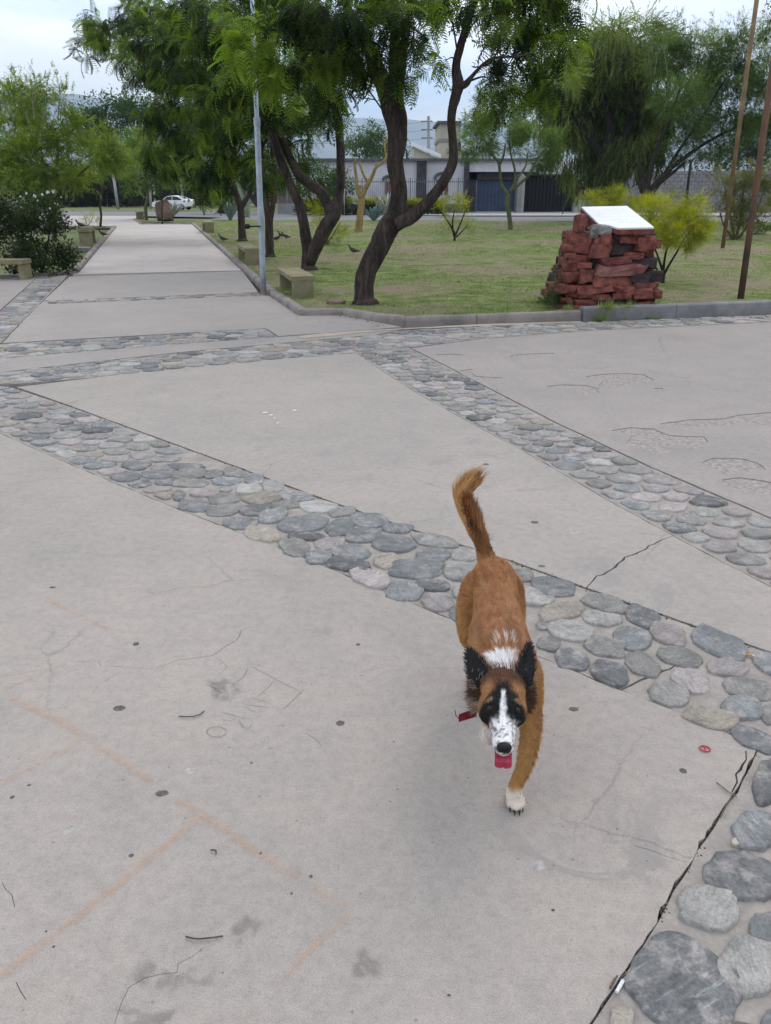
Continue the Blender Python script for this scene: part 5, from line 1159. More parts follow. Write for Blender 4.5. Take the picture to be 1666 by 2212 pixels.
def scatter(pos, dirs, size, tm, rs, tone=None, updir=None, roll=.6):
    """place templates: x along dirs, z near up; returns arrays"""
    Vs, Fs, Cs = [], [], []; off = 0; n = len(pos); which = rs.randint(0, len(tm), n)
    d = dirs/(np.linalg.norm(dirs, axis=1)[:, None]+1e-9); up = np.tile([0, 0, 1.0], (n, 1))+rs.normal(0, roll, (n, 3))
    y = np.cross(up, d); y /= np.linalg.norm(y, axis=1)[:, None]+1e-9; z = np.cross(d, y)
    for k, (tv, tf) in enumerate(tm):
        ix = np.where(which == k)[0]
        if not len(ix): continue
        s = size[ix][:, None, None]
        V = pos[ix][:, None, :]+s*(tv[None, :, 0:1]*d[ix][:, None, :]+tv[None, :, 1:2]*y[ix][:, None, :]+tv[None, :, 2:3]*z[ix][:, None, :])
        F = tf[None]+(np.arange(len(ix))*len(tv))[:, None, None]+off
        c = (tone[ix] if tone is not None else rs.rand(len(ix)))[:, None]+rs.normal(0, .08, (len(ix), len(tv)))
        Vs.append(V.reshape(-1, 3)); Fs.append(F.reshape(-1, 3)); Cs.append(np.clip(c, 0, 1).ravel()); off += len(ix)*len(tv)
    return np.vstack(Vs), np.vstack(Fs), np.concatenate(Cs)
NT = [0]; DM = {id(M_LJAC): 3.1, id(M_LWEEP): 7.0, id(M_LPALO): 3.4, id(M_LFEATH): 6.0, id(M_LDARK): 2.2, id(M_LBROAD): 2.6, id(M_LYEL): 4.2, id(M_LOLV): 4.0}
def crown(parent, blobs, tm, m, clump, dens, seed, hang=.3, tone=(.15, .85), sub=9, squash=.8, name='crown', shell=.25, szv=.3, lightdir=None, outw=.8, subr=.40, dep=1.0, kind=None):
    """blobs: (centre, radius) in metres; foliage gathers in sub-clumps inside each, leaving gaps"""
    rs = np.random.RandomState(seed); P_, D_, S_, T_ = [], [], [], []; cents = []
    for c, r_ in blobs:
        c = np.array(c)
        nsub = max(3, int(sub*(0.6+rs.rand()*.8))); sc = rs.normal(0, 1, (nsub, 3)); sc /= np.linalg.norm(sc, axis=1)[:, None]; sc *= r_*(rs.uniform(.15, .92, nsub)[:, None]); sc[:, 2] *= squash; sc[:, 1] *= dep
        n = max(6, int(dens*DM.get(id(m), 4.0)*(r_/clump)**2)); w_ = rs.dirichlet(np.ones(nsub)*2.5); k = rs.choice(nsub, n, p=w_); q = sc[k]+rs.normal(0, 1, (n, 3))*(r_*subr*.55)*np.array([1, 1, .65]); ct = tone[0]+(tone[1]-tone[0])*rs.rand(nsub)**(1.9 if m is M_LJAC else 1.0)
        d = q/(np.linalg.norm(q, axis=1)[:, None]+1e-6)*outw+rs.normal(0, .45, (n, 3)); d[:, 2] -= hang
        P_.append(c+q); D_.append(d); S_.append(clump*rs.uniform(1-szv, 1+szv, n)); T_.append(np.clip(ct[k]+rs.normal(0, .10, n)+.18*q[:, 2]/r_, 0, 1)); cents += [Vector(c+s) for s in sc[:3]]  # tone rises with height in each blob: sunlit tops put into the colour
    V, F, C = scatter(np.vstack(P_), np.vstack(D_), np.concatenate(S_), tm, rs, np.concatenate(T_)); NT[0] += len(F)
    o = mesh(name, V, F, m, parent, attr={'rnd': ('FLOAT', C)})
    if kind: o['kind'] = kind
    return cents
def B_(lst, Y, jit=.5, seed=0):
    """picture places (px, py, r) -> centres at distance Y, spread in depth"""
    r = random.Random(seed); out = []
    for e in lst:
        px, py, rp = e[:3]; dy = e[3] if len(e) > 3 else None
        yy = Y+(dy if dy is not None else r.uniform(-1, 1)*jit); c = P(px, py, yy); out.append((c, rp/ppm(yy, c.z)))
    return out
def limbs(parent, base_nodes, cents, r0, m, seed=0, name='branches', droop=0.0, rt=.004, k=5, seg=5):
    """limbs that leave the stems and reach the clumps"""
    rnd = random.Random(seed); mb = MB(); nodes = list(base_nodes)
    for c in sorted(cents, key=lambda c: min((c-n[0]).length for n in base_nodes)):
        n = min(nodes, key=lambda n: (c-n[0]).length+max(0, n[0].z-c.z)*1.5)
        L_ = (c-n[0]).length
        if L_ < .05: continue
        p = n[0]; mid = p+(c-p)*.5+Vector((rnd.gauss(0, .07), rnd.gauss(0, .07), .10+rnd.gauss(0, .05)))*L_; r1 = min(n[1]*.75, r0*min(1.2, .35+L_*.25))
        pp, rr = spline([(*p, r1), (*mid, r1*.65), (*c, rt)], k); mb.tube(pp, rr, seg, cap=False)
        nodes.append((pp[len(pp)//2], r1*.65)); nodes.append((pp[-2], rt*1.6))
    if mb.v: mb.out(name, m, parent, smooth=True)['kind'] = 'stuff'
def stems(lst, Y, sc, wob=.12, seg=12, n=6):
    """lst of polylines [(px,py,rpx[,dY])] -> MB tubes and node list"""
    mb = MB(); nodes = []
    for pl in lst:
        q = []
        for e in pl:
            yy = Y+(e[3] if len(e) > 3 else 0); c = P(e[0], e[1], yy); q.append((*c, e[2]/ppm(yy, c.z)))
        pp, rr = spline(q, n); pp = [a+Vector((mnoise.noise(a*2.2)*.25, mnoise.noise(a*2.2+Vector((9, 0, 0)))*.25, 0))*r_ for a, r_ in zip(pp, rr)]; mb.tube(pp, rr, seg, wob); nodes += list(zip(pp, rr))[::2]
    return mb, nodes
def tree(label, base, name='tree', cat='tree', group=None): return empty(name, base, label, cat, group)
def sz(x, y): return 488+x*.358, y*.358
def s2_(l): return [(*sz(e[0], e[1]), e[2]*.358)+tuple(e[3:]) for e in l]
# --- the dark feathery trees along the avenue
def avenue(label, bpx, bpy, stemsz, blobs, seed, Yj, dens=15, clump=.36, extra_stems=(), light=None, rbr=.05, bz=None):
    p = lz(bpx, bpy) if bz is None else G(bpx, bpy, bz); Y = p.y; o = tree(label, p, 'jacaranda_tree', group='dark feathery trees along the avenue')
    mb, nodes = stems(stemsz, Y, 1); 
    mb.ball(p+Vector((0, 0, -.02)), (stemsz[0][0][2]/ppm(Y)*1.35, stemsz[0][0][2]/ppm(Y)*1.3, .14), 14, 8)
    mb.out('trunk', M_BARK, o, smooth=True)
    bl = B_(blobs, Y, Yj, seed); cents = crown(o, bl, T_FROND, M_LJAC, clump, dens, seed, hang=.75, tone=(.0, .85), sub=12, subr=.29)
    if light: cents += crown(o, B_(light, Y, .5, seed+50), T_FROND, M_LJAC, clump*.95, dens*1.1, seed+50, hang=.8, tone=(.55, 1.0), sub=8, name='foliage')  # sunlit sprays: same leaf, with the brightness put into a paler tone
    top = [n for n in nodes if n[0].z > p.z+1.2]
    limbs(o, top, cents, rbr, M_BARK, seed); return o, Y
t1, Y1 = avenue('big dark trunk leaning right then forking wide, in front of the lawn', 790, 656,
    [s2_([(842, 1860, 66), (838, 1780, 60), (856, 1640, 60), (915, 1500, 64), (985, 1380, 66), (1030, 1290, 62), (1045, 1150, 50), (1030, 980, 50), (1030, 830, 58), (1010, 680, 62), (960, 540, 52), (905, 380, 46), (830, 220, 38), (750, 90, 30), (700, -40, 22)]),
     s2_([(1030, 1350, 46, -.1), (1130, 1300, 40, -.15), (1230, 1200, 34, -.2), (1320, 1085, 31, -.3), (1368, 980, 30, -.3), (1368, 850, 25, -.3), (1362, 700, 26, -.35), (1385, 580, 32, -.4), (1400, 510, 36, -.4), (1392, 400, 26, -.4), (1425, 260, 24, -.5), (1465, 120, 24, -.6), (1500, -20, 22, -.7), (1540, -160, 16, -.8)]),
     s2_([(1035, 900, 44), (1050, 720, 42), (1040, 560, 34), (1062, 430, 28), (1078, 260, 26), (1100, 110, 24), (1125, -60, 20)]), s2_([(1010, 640, 30, .2), (1015, 430, 32, .3), (1015, 240, 30, .4), (1025, 60, 24, .5), (1000, -120, 16, .6)]),
     s2_([(1405, 520, 26, -.4), (1450, 505, 20, -.5), (1490, 455, 12, -.6), (1550, 390, 9, -.8), (1620, 350, 8, -.9), (1760, 340, 6, -1.1), (1850, 320, 4, -1.2)]),
     s2_([(950, 670, 5, -.3), (880, 570, 5, -.3), (820, 500, 5, -.2), (700, 400, 3, -.2)]), s2_([(1395, 300, 6, -.3), (1375, 180, 5, -.2), (1350, 60, 4, -.1)])],
    [(720, 30, 110), (830, 40, 90), (870, -40, 100), (640, 50, 100), (760, 120, 80), (850, 120, 45), (700, 150, 75), (620, 130, 70), (1050, 30, 60), (1110, 60, 70), (1180, 50, 75), (1220, -20, 80), (1100, 115, 50), (1175, 130, 55), (1075, 200, 42), (1060, 235, 25), (1195, 185, 34), (1215, 100, 50), (980, -60, 90), (1100, -60, 100), (740, -80, 120), (1240, 60, 30), (700, 210, 40), (1150, 190, 28)], 31, 1.1, dens=13, clump=.25,
    light=[(500, 55, 40, -1.0), (515, 120, 42, -1.1), (570, 70, 40, -1.0), (590, 130, 42, -1.0), (600, 190, 34, -.9), (880, 165, 26, -.3), (930, 150, 20, -.3), (905, 70, 30), (950, 30, 34), (1160, 250-60, 24), (1265, 70, 18, .2), (960, 125, 16)], rbr=.035)
t2, Y2 = avenue('dark trunk splitting low into crossing stems, behind the near bench', 668, 583,
    [s2_([(500, 1660, 44), (500, 1570, 42), (486, 1440, 34), (450, 1260, 30), (392, 1130, 28), (325, 960, 27), (270, 760, 26), (225, 560, 22), (190, 300, 18)]),
     s2_([(510, 1580, 34, -.1), (555, 1470, 40, -.2), (610, 1360, 44, -.2), (655, 1290, 36, -.2), (682, 1200, 28, -.2), (695, 1060, 26, -.2), (690, 900, 26, -.2), (680, 740, 24, -.2), (650, 590, 20, -.2), (600, 380, 15)]),
     s2_([(640, 1330, 34, -.2), (615, 1240, 32, -.1), (565, 1150, 29, 0), (490, 1095, 28, .1), (425, 1035, 28, .1), (370, 920, 25, .2), (320, 790, 24, .2), (265, 640, 22, .3), (240, 400, 16, .3)])],
    [(560, 110, 90), (480, 60, 90), (640, 220, 60), (695, 245, 48), (600, 290, 48), (650, 130, 90), (735, 200, 45), (560, 210, 80), (650, 345, 22), (570, 370, 36), (690, 60, 80), (540, 20, 90), (730, 100, 60), (620, -50, 100), (640, 400-60, 24), (675, 300, 24), (720, 260, 26), (500, 190, 60)], 33, 1.6, dens=14, clump=.28,
    light=[(625, 210, 26, -1.8), (555, 150, 30, -1.8), (630, 95, 26, -1.8)], rbr=.045)
t3, Y3 = avenue('upright double dark trunk behind the grey lamp pole', 584, 555,
    [s2_([(268, 1560, 28), (264, 1450, 25), (262, 1340, 25), (245, 1220, 18), (232, 1100, 15), (215, 900, 14), (180, 700, 14)]), s2_([(266, 1350, 18), (284, 1240, 16), (292, 1120, 15), (290, 960, 14), (270, 760, 12)])],
    [(470, 240, 90), (420, 160, 100), (520, 330, 60), (460, 345, 60), (540, 240, 80), (400, 80, 100), (500, 130, 90), (570, 340, 40), (600, 380, 26), (440, 20, 90)], 35, 2.0, dens=13, clump=.31, rbr=.045)
t4, Y4 = avenue('single curved dark trunk on the lawn past the third bench', 524, 521,
    [s2_([(100, 1470, 27), (96, 1360, 22), (88, 1260, 20), (68, 1180, 17), (40, 1100, 14), (-10, 960, 14), (-60, 820, 12)]), s2_([(88, 1260, 17), (150, 1130, 12), (60, 940, 12), (-20, 760, 11), (-80, 600, 10)])],
    [(345, 150, 80), (300, 95, 70), (240, 90, 55), (195, 85, 34), (370, 270, 80), (335, 240, 50), (405, 352, 46), (460, 392, 46), (500, 395, 40), (330, 320, 42), (420, 300, 80), (360, 40, 90), (400, 190, 80), (280, 35, 55), (215, 45, 40), (355, 360, 34), (440, 240, 70), (300, 140, 42), (480, 440-20, 26), (165, 95, 14), (190, 120, 16), (250, 135, 24), (440, 425, 18)], 37, 2.4, dens=12, clump=.35, rbr=.055)
# far trunk under the dark crowns
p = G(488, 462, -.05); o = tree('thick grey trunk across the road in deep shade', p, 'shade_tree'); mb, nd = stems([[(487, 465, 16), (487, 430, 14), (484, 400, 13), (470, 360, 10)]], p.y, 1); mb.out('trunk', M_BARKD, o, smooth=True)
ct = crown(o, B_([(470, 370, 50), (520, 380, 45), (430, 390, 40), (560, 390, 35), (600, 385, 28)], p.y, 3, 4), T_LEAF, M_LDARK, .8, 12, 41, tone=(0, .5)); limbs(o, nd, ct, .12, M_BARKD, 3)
# --- pale green palo verde type trees on the left
def leafy(label, name, px, py, st, blobs, m, bark, tm, clump, dens, seed, jit=1.5, hang=.0, tone=(.1, .9), gz=.04, rbr=.03, group=None, shoots=None, Y=None, squash=.8, sub=9, rt=.004, trunkr=None, subr=.4, outw=.8):
    p = G(px, py, gz) if Y is None else P(px, py, Y)
    if Y is not None: p.z = gz
    o = tree(label, p, name, 'tree' if 'tree' in name else 'bush', group); mb, nd = stems([[(q[0], q[1], q[2]*.62)+tuple(q[3:]) for q in pl] for pl in st], p.y, 1, .08, 10); mb.out('trunk' if 'tree' in name else 'stem', bark, o, smooth=True)
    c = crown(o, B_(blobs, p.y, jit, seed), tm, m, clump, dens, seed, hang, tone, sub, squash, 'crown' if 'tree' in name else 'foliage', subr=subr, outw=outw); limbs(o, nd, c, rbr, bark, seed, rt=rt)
    if shoots:
        rnd = random.Random(seed); mb = MB(); sp_, sd_ = [], []
        for (x0, y0, x1, y1, cnt) in shoots:
            for _ in range(cnt):
                bx, by = rnd.uniform(x0, x1), rnd.uniform(y0, y1); yy = p.y+rnd.uniform(-1, 1)*jit; hh = rnd.uniform(20, 70); lean = rnd.uniform(-22, 22)
                q = [P(bx, by+20, yy), P(bx+lean*.4, by-hh*.35, yy), P(bx+lean+rnd.uniform(-5, 5), by-hh, yy)]
                pp, rr = spline([(*q[0], .016), (*q[1], .012), (*q[2], .005)], 4); mb.tube(pp, rr, 4, cap=False)
                for k in range(7):
                    a = pp[rnd.randrange(2, len(pp))]; b = a+Vector((rnd.uniform(-.5, .5), rnd.uniform(-.4, .4), rnd.uniform(.15, .55)))*rnd.uniform(.4, 1); mb.tube([a, b], [.008, .003], 4, cap=False); sp_ += [a, b]; sd_ += [b-a]*2
        mb.out('shoots', simple('shoot_bark_%d' % seed, (.36, .34, .25), (.20, .20, .13), 8, .9, 0), o)['kind'] = 'stuff'
        sp_ = sp_*3; rs = np.random.RandomState(seed); A = np.array([list(v) for v in sp_])+rs.normal(0, .12, (len(sp_), 3)); D = np.array([list(v) for v in sd_*3])+rs.normal(0, .3, (len(sp_), 3))
        V, F, C = scatter(A, D, np.full(len(A), clump*.7), tm, rs); mesh('shoot_leaves', V, F, m, o, attr={'rnd': ('FLOAT', C)})['kind'] = 'stuff'
    return o
leafy('broad pale green tree with fanned stems, behind the white flowered bush', 'palo_verde_tree', 119, 519,
    [[(119, 521, 8), (118, 480, 8), (117, 445, 9), (108, 425, 8)], [(112, 432, 6), (85, 405, 5), (40, 370, 4, -.5), (-10, 345, 3, -.8)], [(110, 432, 6), (90, 385, 5, .3), (60, 335, 4, .5), (30, 300, 3)], [(115, 430, 6), (100, 380, 4.5), (88, 320, 3.5), (80, 280, 2.5)], [(116, 435, 7), (118, 390, 5), (125, 340, 4), (120, 280, 3)], [(117, 440, 6), (145, 405, 4.5), (180, 370, 3.5), (215, 340, 2.5)]],
    [(60, 335, 62), (135, 315, 58), (205, 325, 48), (25, 385, 52), (120, 380, 50), (235, 350, 34), (185, 375, 40), (-30, 330, 60), (90, 280, 42), (20, 290, 44), (160, 280, 34), (230, 300, 24), (70, 415, 22)], M_LPALO, M_BARKG, T_PALO, .46, 26, 51, jit=2.0, tone=(.15, .95), rbr=.035, shoots=[(-10, 235, 150, 275, 26)])
leafy('green trunked tree on the far plot beside the tiny bench', 'palo_verde_tree', 317, 475,
    [[(317, 476, 6), (315, 450, 5.5), (319, 425, 5), (316, 400, 4.5)], [(317, 410, 4), (335, 385, 3), (355, 360, 2)], [(316, 405, 4), (295, 380, 3), (275, 355, 2)]],
    [(320, 350, 42), (285, 335, 36), (360, 350, 34), (262, 365, 28), (385, 385, 24), (330, 375, 28), (300, 300, 26), (280, 395, 18), (250, 330, 26)], M_LPALO, M_BARKG, T_PALO, .6, 26, 52, jit=2.2, tone=(.0, .75), rbr=.05, gz=.03)
leafy('thin dark crooked tree at the corner of the left lawn', 'slim_tree', 217, 489,
    [[(217, 490, 4.5), (219, 465, 4), (216, 440, 4), (221, 410, 3.6), (219, 380, 3.5), (224, 350, 3)]], [(225, 335, 34), (200, 350, 24), (245, 320, 24), (260, 350, 20)], M_LPALO, M_BARKD, T_PALO, .45, 22, 53, jit=1.2, tone=(.2, 1), rbr=.03)
leafy('slim dark sapling standing in front of the boulder', 'slim_tree', 351, 483, [[(351, 484, 2.5), (350, 450, 2.3), (351, 420, 2), (348, 395, 1.8), (352, 380, 1.5)]], [(350, 385, 16), (365, 375, 14)], M_LDARK, M_BARKD, T_FINE, .3, 14, 54, jit=.6, rbr=.02, gz=.03)
# --- right hand trees
leafy('small green trunked tree forking like a goblet before the blue garage door', 'palo_verde_tree', 1103, 496,
    [[(1103, 498, 9), (1101, 470, 8), (1096, 440, 8.5), (1098, 418, 9)], [(1096, 420, 7), (1084, 400, 5.5), (1080, 375, 5), (1077, 352, 5), (1065, 335, 4), (1050, 315, 2.5)], [(1080, 355, 4.5), (1088, 335, 4), (1092, 310, 3)], [(1100, 415, 6), (1112, 395, 5), (1112, 365, 4), (1104, 335, 3), (1100, 300, 2.5)], [(1101, 415, 6), (1122, 398, 5), (1145, 375, 4), (1160, 345, 3), (1180, 320, 2)], [(1114, 390, 4), (1135, 360, 3), (1140, 330, 2.5)]],
    [(1040, 285, 40), (1090, 260, 42), (1150, 290, 48), (1005, 318, 26), (1185, 325, 34), (1060, 230, 36), (1125, 215, 34), (1015, 262, 30), (1110, 320, 32), (1060, 315, 26), (1165, 345, 28), (1205, 300, 26), (1030, 330, 22), (1080, 190, 24), (1150, 240, 30)], M_LFEATH, M_BARKG, T_SPRAY, .42, 20, 55, jit=1.8, tone=(.1, 1), rbr=.045, gz=.05, subr=.42)
# weeping pepper tree
pw = P(1312, 440, 46); pw.z = 0; o = tree('dense weeping tree with hanging curtains of foliage before the dark garage', pw, 'pepper_tree')
mb, nd = stems([[(1312, 445, 16), (1310, 400, 14), (1312, 350, 13), (1318, 280, 11), (1300, 200, 8)], [(1314, 360, 10), (1345, 300, 9), (1380, 230, 6)], [(1311, 350, 9), (1275, 300, 8), (1240, 250, 6)]], 46, 1); mb.out('trunk', M_BARKD, o, smooth=True)
WB = [(1320, 150, 95), (1262, 190, 80), (1390, 190, 80), (1330, 250, 95), (1245, 265, 60), (1410, 270, 60), (1320, 90, 66), (1375, 110, 62), (1265, 110, 48), (1215, 220, 46), (1300, 310, 60), (1370, 310, 60)]
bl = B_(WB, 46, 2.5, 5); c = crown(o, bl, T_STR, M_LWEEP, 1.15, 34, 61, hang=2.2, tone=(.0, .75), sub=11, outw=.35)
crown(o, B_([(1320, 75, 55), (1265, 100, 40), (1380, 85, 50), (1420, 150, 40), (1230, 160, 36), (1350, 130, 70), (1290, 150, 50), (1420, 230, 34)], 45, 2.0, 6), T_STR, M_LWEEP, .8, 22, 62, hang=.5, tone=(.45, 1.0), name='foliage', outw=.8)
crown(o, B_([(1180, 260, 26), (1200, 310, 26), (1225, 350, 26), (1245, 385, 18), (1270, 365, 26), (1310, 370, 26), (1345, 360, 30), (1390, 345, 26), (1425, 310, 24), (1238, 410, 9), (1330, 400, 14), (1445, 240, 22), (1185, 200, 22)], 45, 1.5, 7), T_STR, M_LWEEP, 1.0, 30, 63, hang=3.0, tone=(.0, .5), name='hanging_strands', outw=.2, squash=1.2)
limbs(o, nd, c, .07, M_BARKD, 8)
# second right tree: broad and feathery, dark forking stems
leafy('broad airy tree with dark forking stems at the far right', 'feathery_tree', 1400, 436,
    [[(1398, 445, 22), (1396, 425, 20), (1390, 405, 16), (1386, 385, 12), (1380, 350, 8)], [(1400, 432, 16), (1412, 405, 12), (1430, 382, 9), (1460, 355, 8), (1500, 325, 6), (1540, 300, 5), (1600, 270, 3)], [(1404, 425, 11), (1425, 395, 8), (1455, 372, 6), (1480, 350, 4)], [(1396, 420, 12), (1405, 370, 9), (1420, 320, 7), (1450, 250, 5), (1470, 190, 4)], [(1430, 385, 7), (1470, 320, 5), (1520, 250, 4), (1560, 180, 3)]],
    [(1500, 180, 80), (1575, 160, 70), (1630, 210, 66), (1560, 270, 66), (1480, 280, 60), (1635, 300, 48), (1450, 130, 52), (1520, 110, 52), (1600, 110, 48), (1460, 210, 60), (1540, 330, 34), (1600, 320, 40), (1670, 170, 60), (1690, 260, 60), (1740, 200, 70), (1500, 340, 24), (1450, 330, 26)], M_LFEATH, M_BARKD, T_SPRAY, .55, 20, 56, jit=2.6, tone=(.0, .8), rbr=.06, gz=0, Y=42, shoots=[(1400, 90, 1700, 150, 34)], sub=12)
# --- shrubs
def bush(label, px, py, blobs, m, tm, clump, dens, seed, jit=.5, Y=None, gz=None, stem=None, tone=(.1, .95), hang=-.2, rbr=.018, bark=M_TWIG, name='bush', sub=8, outw=.8, group=None):
    p = (lz(px, py) if gz is None else G(px, py, gz)) if Y is None else P(px, py, Y)
    if Y is not None: p.z = gz or 0
    o = tree(label, p, name, 'bush', group)
    st = stem or [[(px, py, 3.5), (px-6, py-30, 2.6), (px-16, py-60, 1.6)], [(px, py, 3.5), (px+5, py-35, 2.4), (px+14, py-65, 1.4)], [(px, py, 3), (px+16, py-26, 2), (px+30, py-50, 1.2)]]
    mb, nd = stems([[(q[0], q[1], q[2]*.7)+tuple(q[3:]) for q in pl] for pl in st], p.y, 1, .05, 8, 4); mb.out('stem', bark, o, smooth=True)
    c = crown(o, B_(blobs, p.y, jit, seed), tm, m, clump, dens, seed, hang, tone, sub, .85, 'foliage', outw=outw); limbs(o, nd, c, rbr, bark, seed, rt=.002, name='twigs', seg=4)
    return o
bush('bright yellow green bush with bare forked stems behind the cairn', 1431, 611,
    [(1478, 478, 46), (1425, 468, 40), (1508, 462, 36), (1448, 440, 28), (1490, 440, 26), (1525, 495, 26), (1500, 515, 26), (1455, 505, 34), (1405, 490, 24), (1385, 455, 20), (1485, 535, 18), (1430, 520, 16)], M_LYEL, T_FINE, .17, 34, 71, jit=.5,
    stem=[[(1431, 612, 7), (1433, 590, 5.5), (1425, 565, 3.2), (1418, 545, 2.6), (1408, 520, 1.6)], [(1432, 598, 5), (1447, 570, 3.5), (1462, 545, 3), (1472, 525, 2), (1490, 500, 1.4)], [(1432, 595, 5), (1436, 560, 3.6), (1442, 530, 3.2), (1448, 510, 2.4), (1468, 480, 1.6)], [(1430, 600, 3.5), (1416, 575, 2.4), (1411, 550, 2), (1400, 520, 1.4)], [(1442, 530, 2.6), (1465, 515, 2), (1480, 500, 1.3)]], bark=M_BARKD)
bush('yellow green bush seen over the top left corner of the cairn', 1300, 480, [(1290, 425, 26), (1325, 418, 26), (1350, 440, 26), (1268, 430, 16), (1310, 445, 26), (1375, 438, 22), (1330, 455, 26)], M_LYEL, T_FINE, .26, 30, 72, jit=.8, Y=30, gz=.03, tone=(.0, .8))
bush('tall loose olive bush with dark twiggy base at the far right', 1587, 516,
    [(1600, 385, 34), (1565, 405, 28), (1640, 400, 34), (1585, 430, 34), (1625, 445, 34), (1655, 375, 28), (1560, 450, 22), (1600, 475, 30), (1650, 470, 26), (1590, 500, 20), (1680, 430, 34), (1630, 360, 20), (1545, 375, 14)], M_LOLV, T_SPRAY, .28, 20, 73, jit=.9,
    stem=[[(1587, 517, 5), (1580, 480, 4), (1572, 440, 3), (1566, 400, 2)], [(1590, 517, 5), (1600, 470, 4), (1606, 420, 3), (1610, 380, 2)], [(1594, 517, 5), (1620, 480, 3.4), (1640, 440, 2.5), (1655, 400, 1.5)], [(1585, 517, 4), (1565, 490, 3), (1556, 460, 2)]], tone=(.0, .85), bark=M_TWIG)
bush('small bright round bush hugging the base of the far right bush', 1638, 508, [(1640, 495, 14), (1655, 500, 12), (1620, 506, 10)], M_LBROAD, T_LEAF, .2, 16, 74, jit=.4, stem=[[(1640, 512, 2), (1640, 500, 1.5), (1641, 492, 1)]])
bush('sparse yellow green shrub with dark stems standing alone on the lawn', 982, 520,
    [(985, 440, 20), (1003, 452, 16), (965, 450, 18), (975, 430, 16), (1000, 432, 14), (955, 470, 14), (1015, 475, 14), (985, 485, 18), (960, 498, 12), (1010, 500, 12), (940, 450, 8)], M_LYEL, T_FINE, .22, 13, 75, jit=.5,
    stem=[[(982, 521, 4), (982, 505, 3.4), (972, 485, 2.4), (962, 470, 1.6), (950, 455, 1)], [(982, 512, 3.4), (992, 490, 2.4), (1000, 470, 1.8), (1008, 450, 1)], [(980, 510, 2.6), (978, 480, 2.2), (982, 455, 1.4)], [(986, 512, 2.4), (998, 500, 1.8), (1012, 485, 1)]], tone=(.0, .7), bark=M_BARKD)
bush('wispy yellow green shrub half hidden behind the crossing trunks', 706, 529,
    [(690, 462, 20), (710, 480, 22), (730, 495, 18), (700, 505, 18), (720, 515, 16), (675, 450, 14), (690, 485, 18), (745, 505, 12)], M_LYEL, T_FINE, .22, 14, 76, jit=.5, tone=(.0, .7))
o = bush('dark glossy oleander bush with white flowers by the left kerb', 90, 588,
    [(60, 470, 44), (105, 460, 36), (30, 500, 40), (125, 500, 30), (75, 515, 44), (115, 550, 34), (60, 560, 40), (140, 555, 22), (20, 455, 26), (90, 440, 24), (130, 470, 18), (35, 545, 30), (95, 575, 26), (150, 545, 14), (-10, 480, 36)], M_LDARK, T_LEAF, .20, 26, 77, jit=.45, gz=.04, hang=-.4, tone=(.0, 1), name='oleander_bush', sub=10,
    stem=[[(90, 590, 3.5), (85, 550, 3), (70, 510, 2)], [(92, 590, 3.5), (100, 545, 3), (108, 500, 2)], [(88, 590, 3), (60, 550, 2.6), (45, 510, 2)], [(95, 590, 3), (120, 560, 2)]], bark=M_BARKD)
mbf = MB(); rnd = random.Random(4); Yo = ORG[o.name].y
for (x, y, r_) in [(75, 424, 6), (104, 415, 6), (116, 413, 7), (45, 425, 3.5), (82, 433, 3), (45, 447, 3.5), (23, 452, 3), (7, 449, 3.5), (132, 426, 3), (108, 450, 3.5), (125, 441, 2.5), (119, 439, 2.2), (87, 470, 5), (92, 463, 3.5), (81, 496, 3.5), (71, 508, 3), (75, 512, 3.5), (57, 418, 4), (92, 420, 4)]:
    mbf = MB(); o_f = o
    for k in range(5):
        c = P(x+rnd.uniform(-.35, .35)*r_, y+rnd.uniform(-.35, .35)*r_, Yo-.45+rnd.uniform(-.02, .02)); s = r_*.55/ppm(Yo)
        d1 = Vector((rnd.gauss(0, 1), rnd.gauss(0, .6), rnd.gauss(0, 1))).normalized(); d2 = d1.cross(Vector((0, 1, .3))).normalized(); mbf.add([c-d1*s, c-d2*s*.7, c+d1*s, c+d2*s*.7], [(0, 1, 2, 3)])
    mbf.out('flower', M_PETAL, o)
bush('yellowish bush at the left edge beyond the dark bush', 10, 515, [(5, 460, 22), (-15, 440, 26), (15, 480, 14), (-20, 480, 26), (8, 505, 14)], M_LYEL, T_FINE, .25, 22, 78, jit=.6, gz=.04, tone=(.0, .6))
bush('thin straggly shrub behind the left bench with the dove', 190, 489, [(185, 472, 12), (198, 475, 11), (175, 480, 9), (205, 482, 8)], M_LYEL, T_FINE, .3, 12, 79, jit=.4, gz=.04, tone=(.1, .8), stem=[[(190, 490, 1.5), (186, 478, 1), (182, 466, .6)], [(190, 490, 1.5), (196, 478, 1), (202, 468, .6)]])
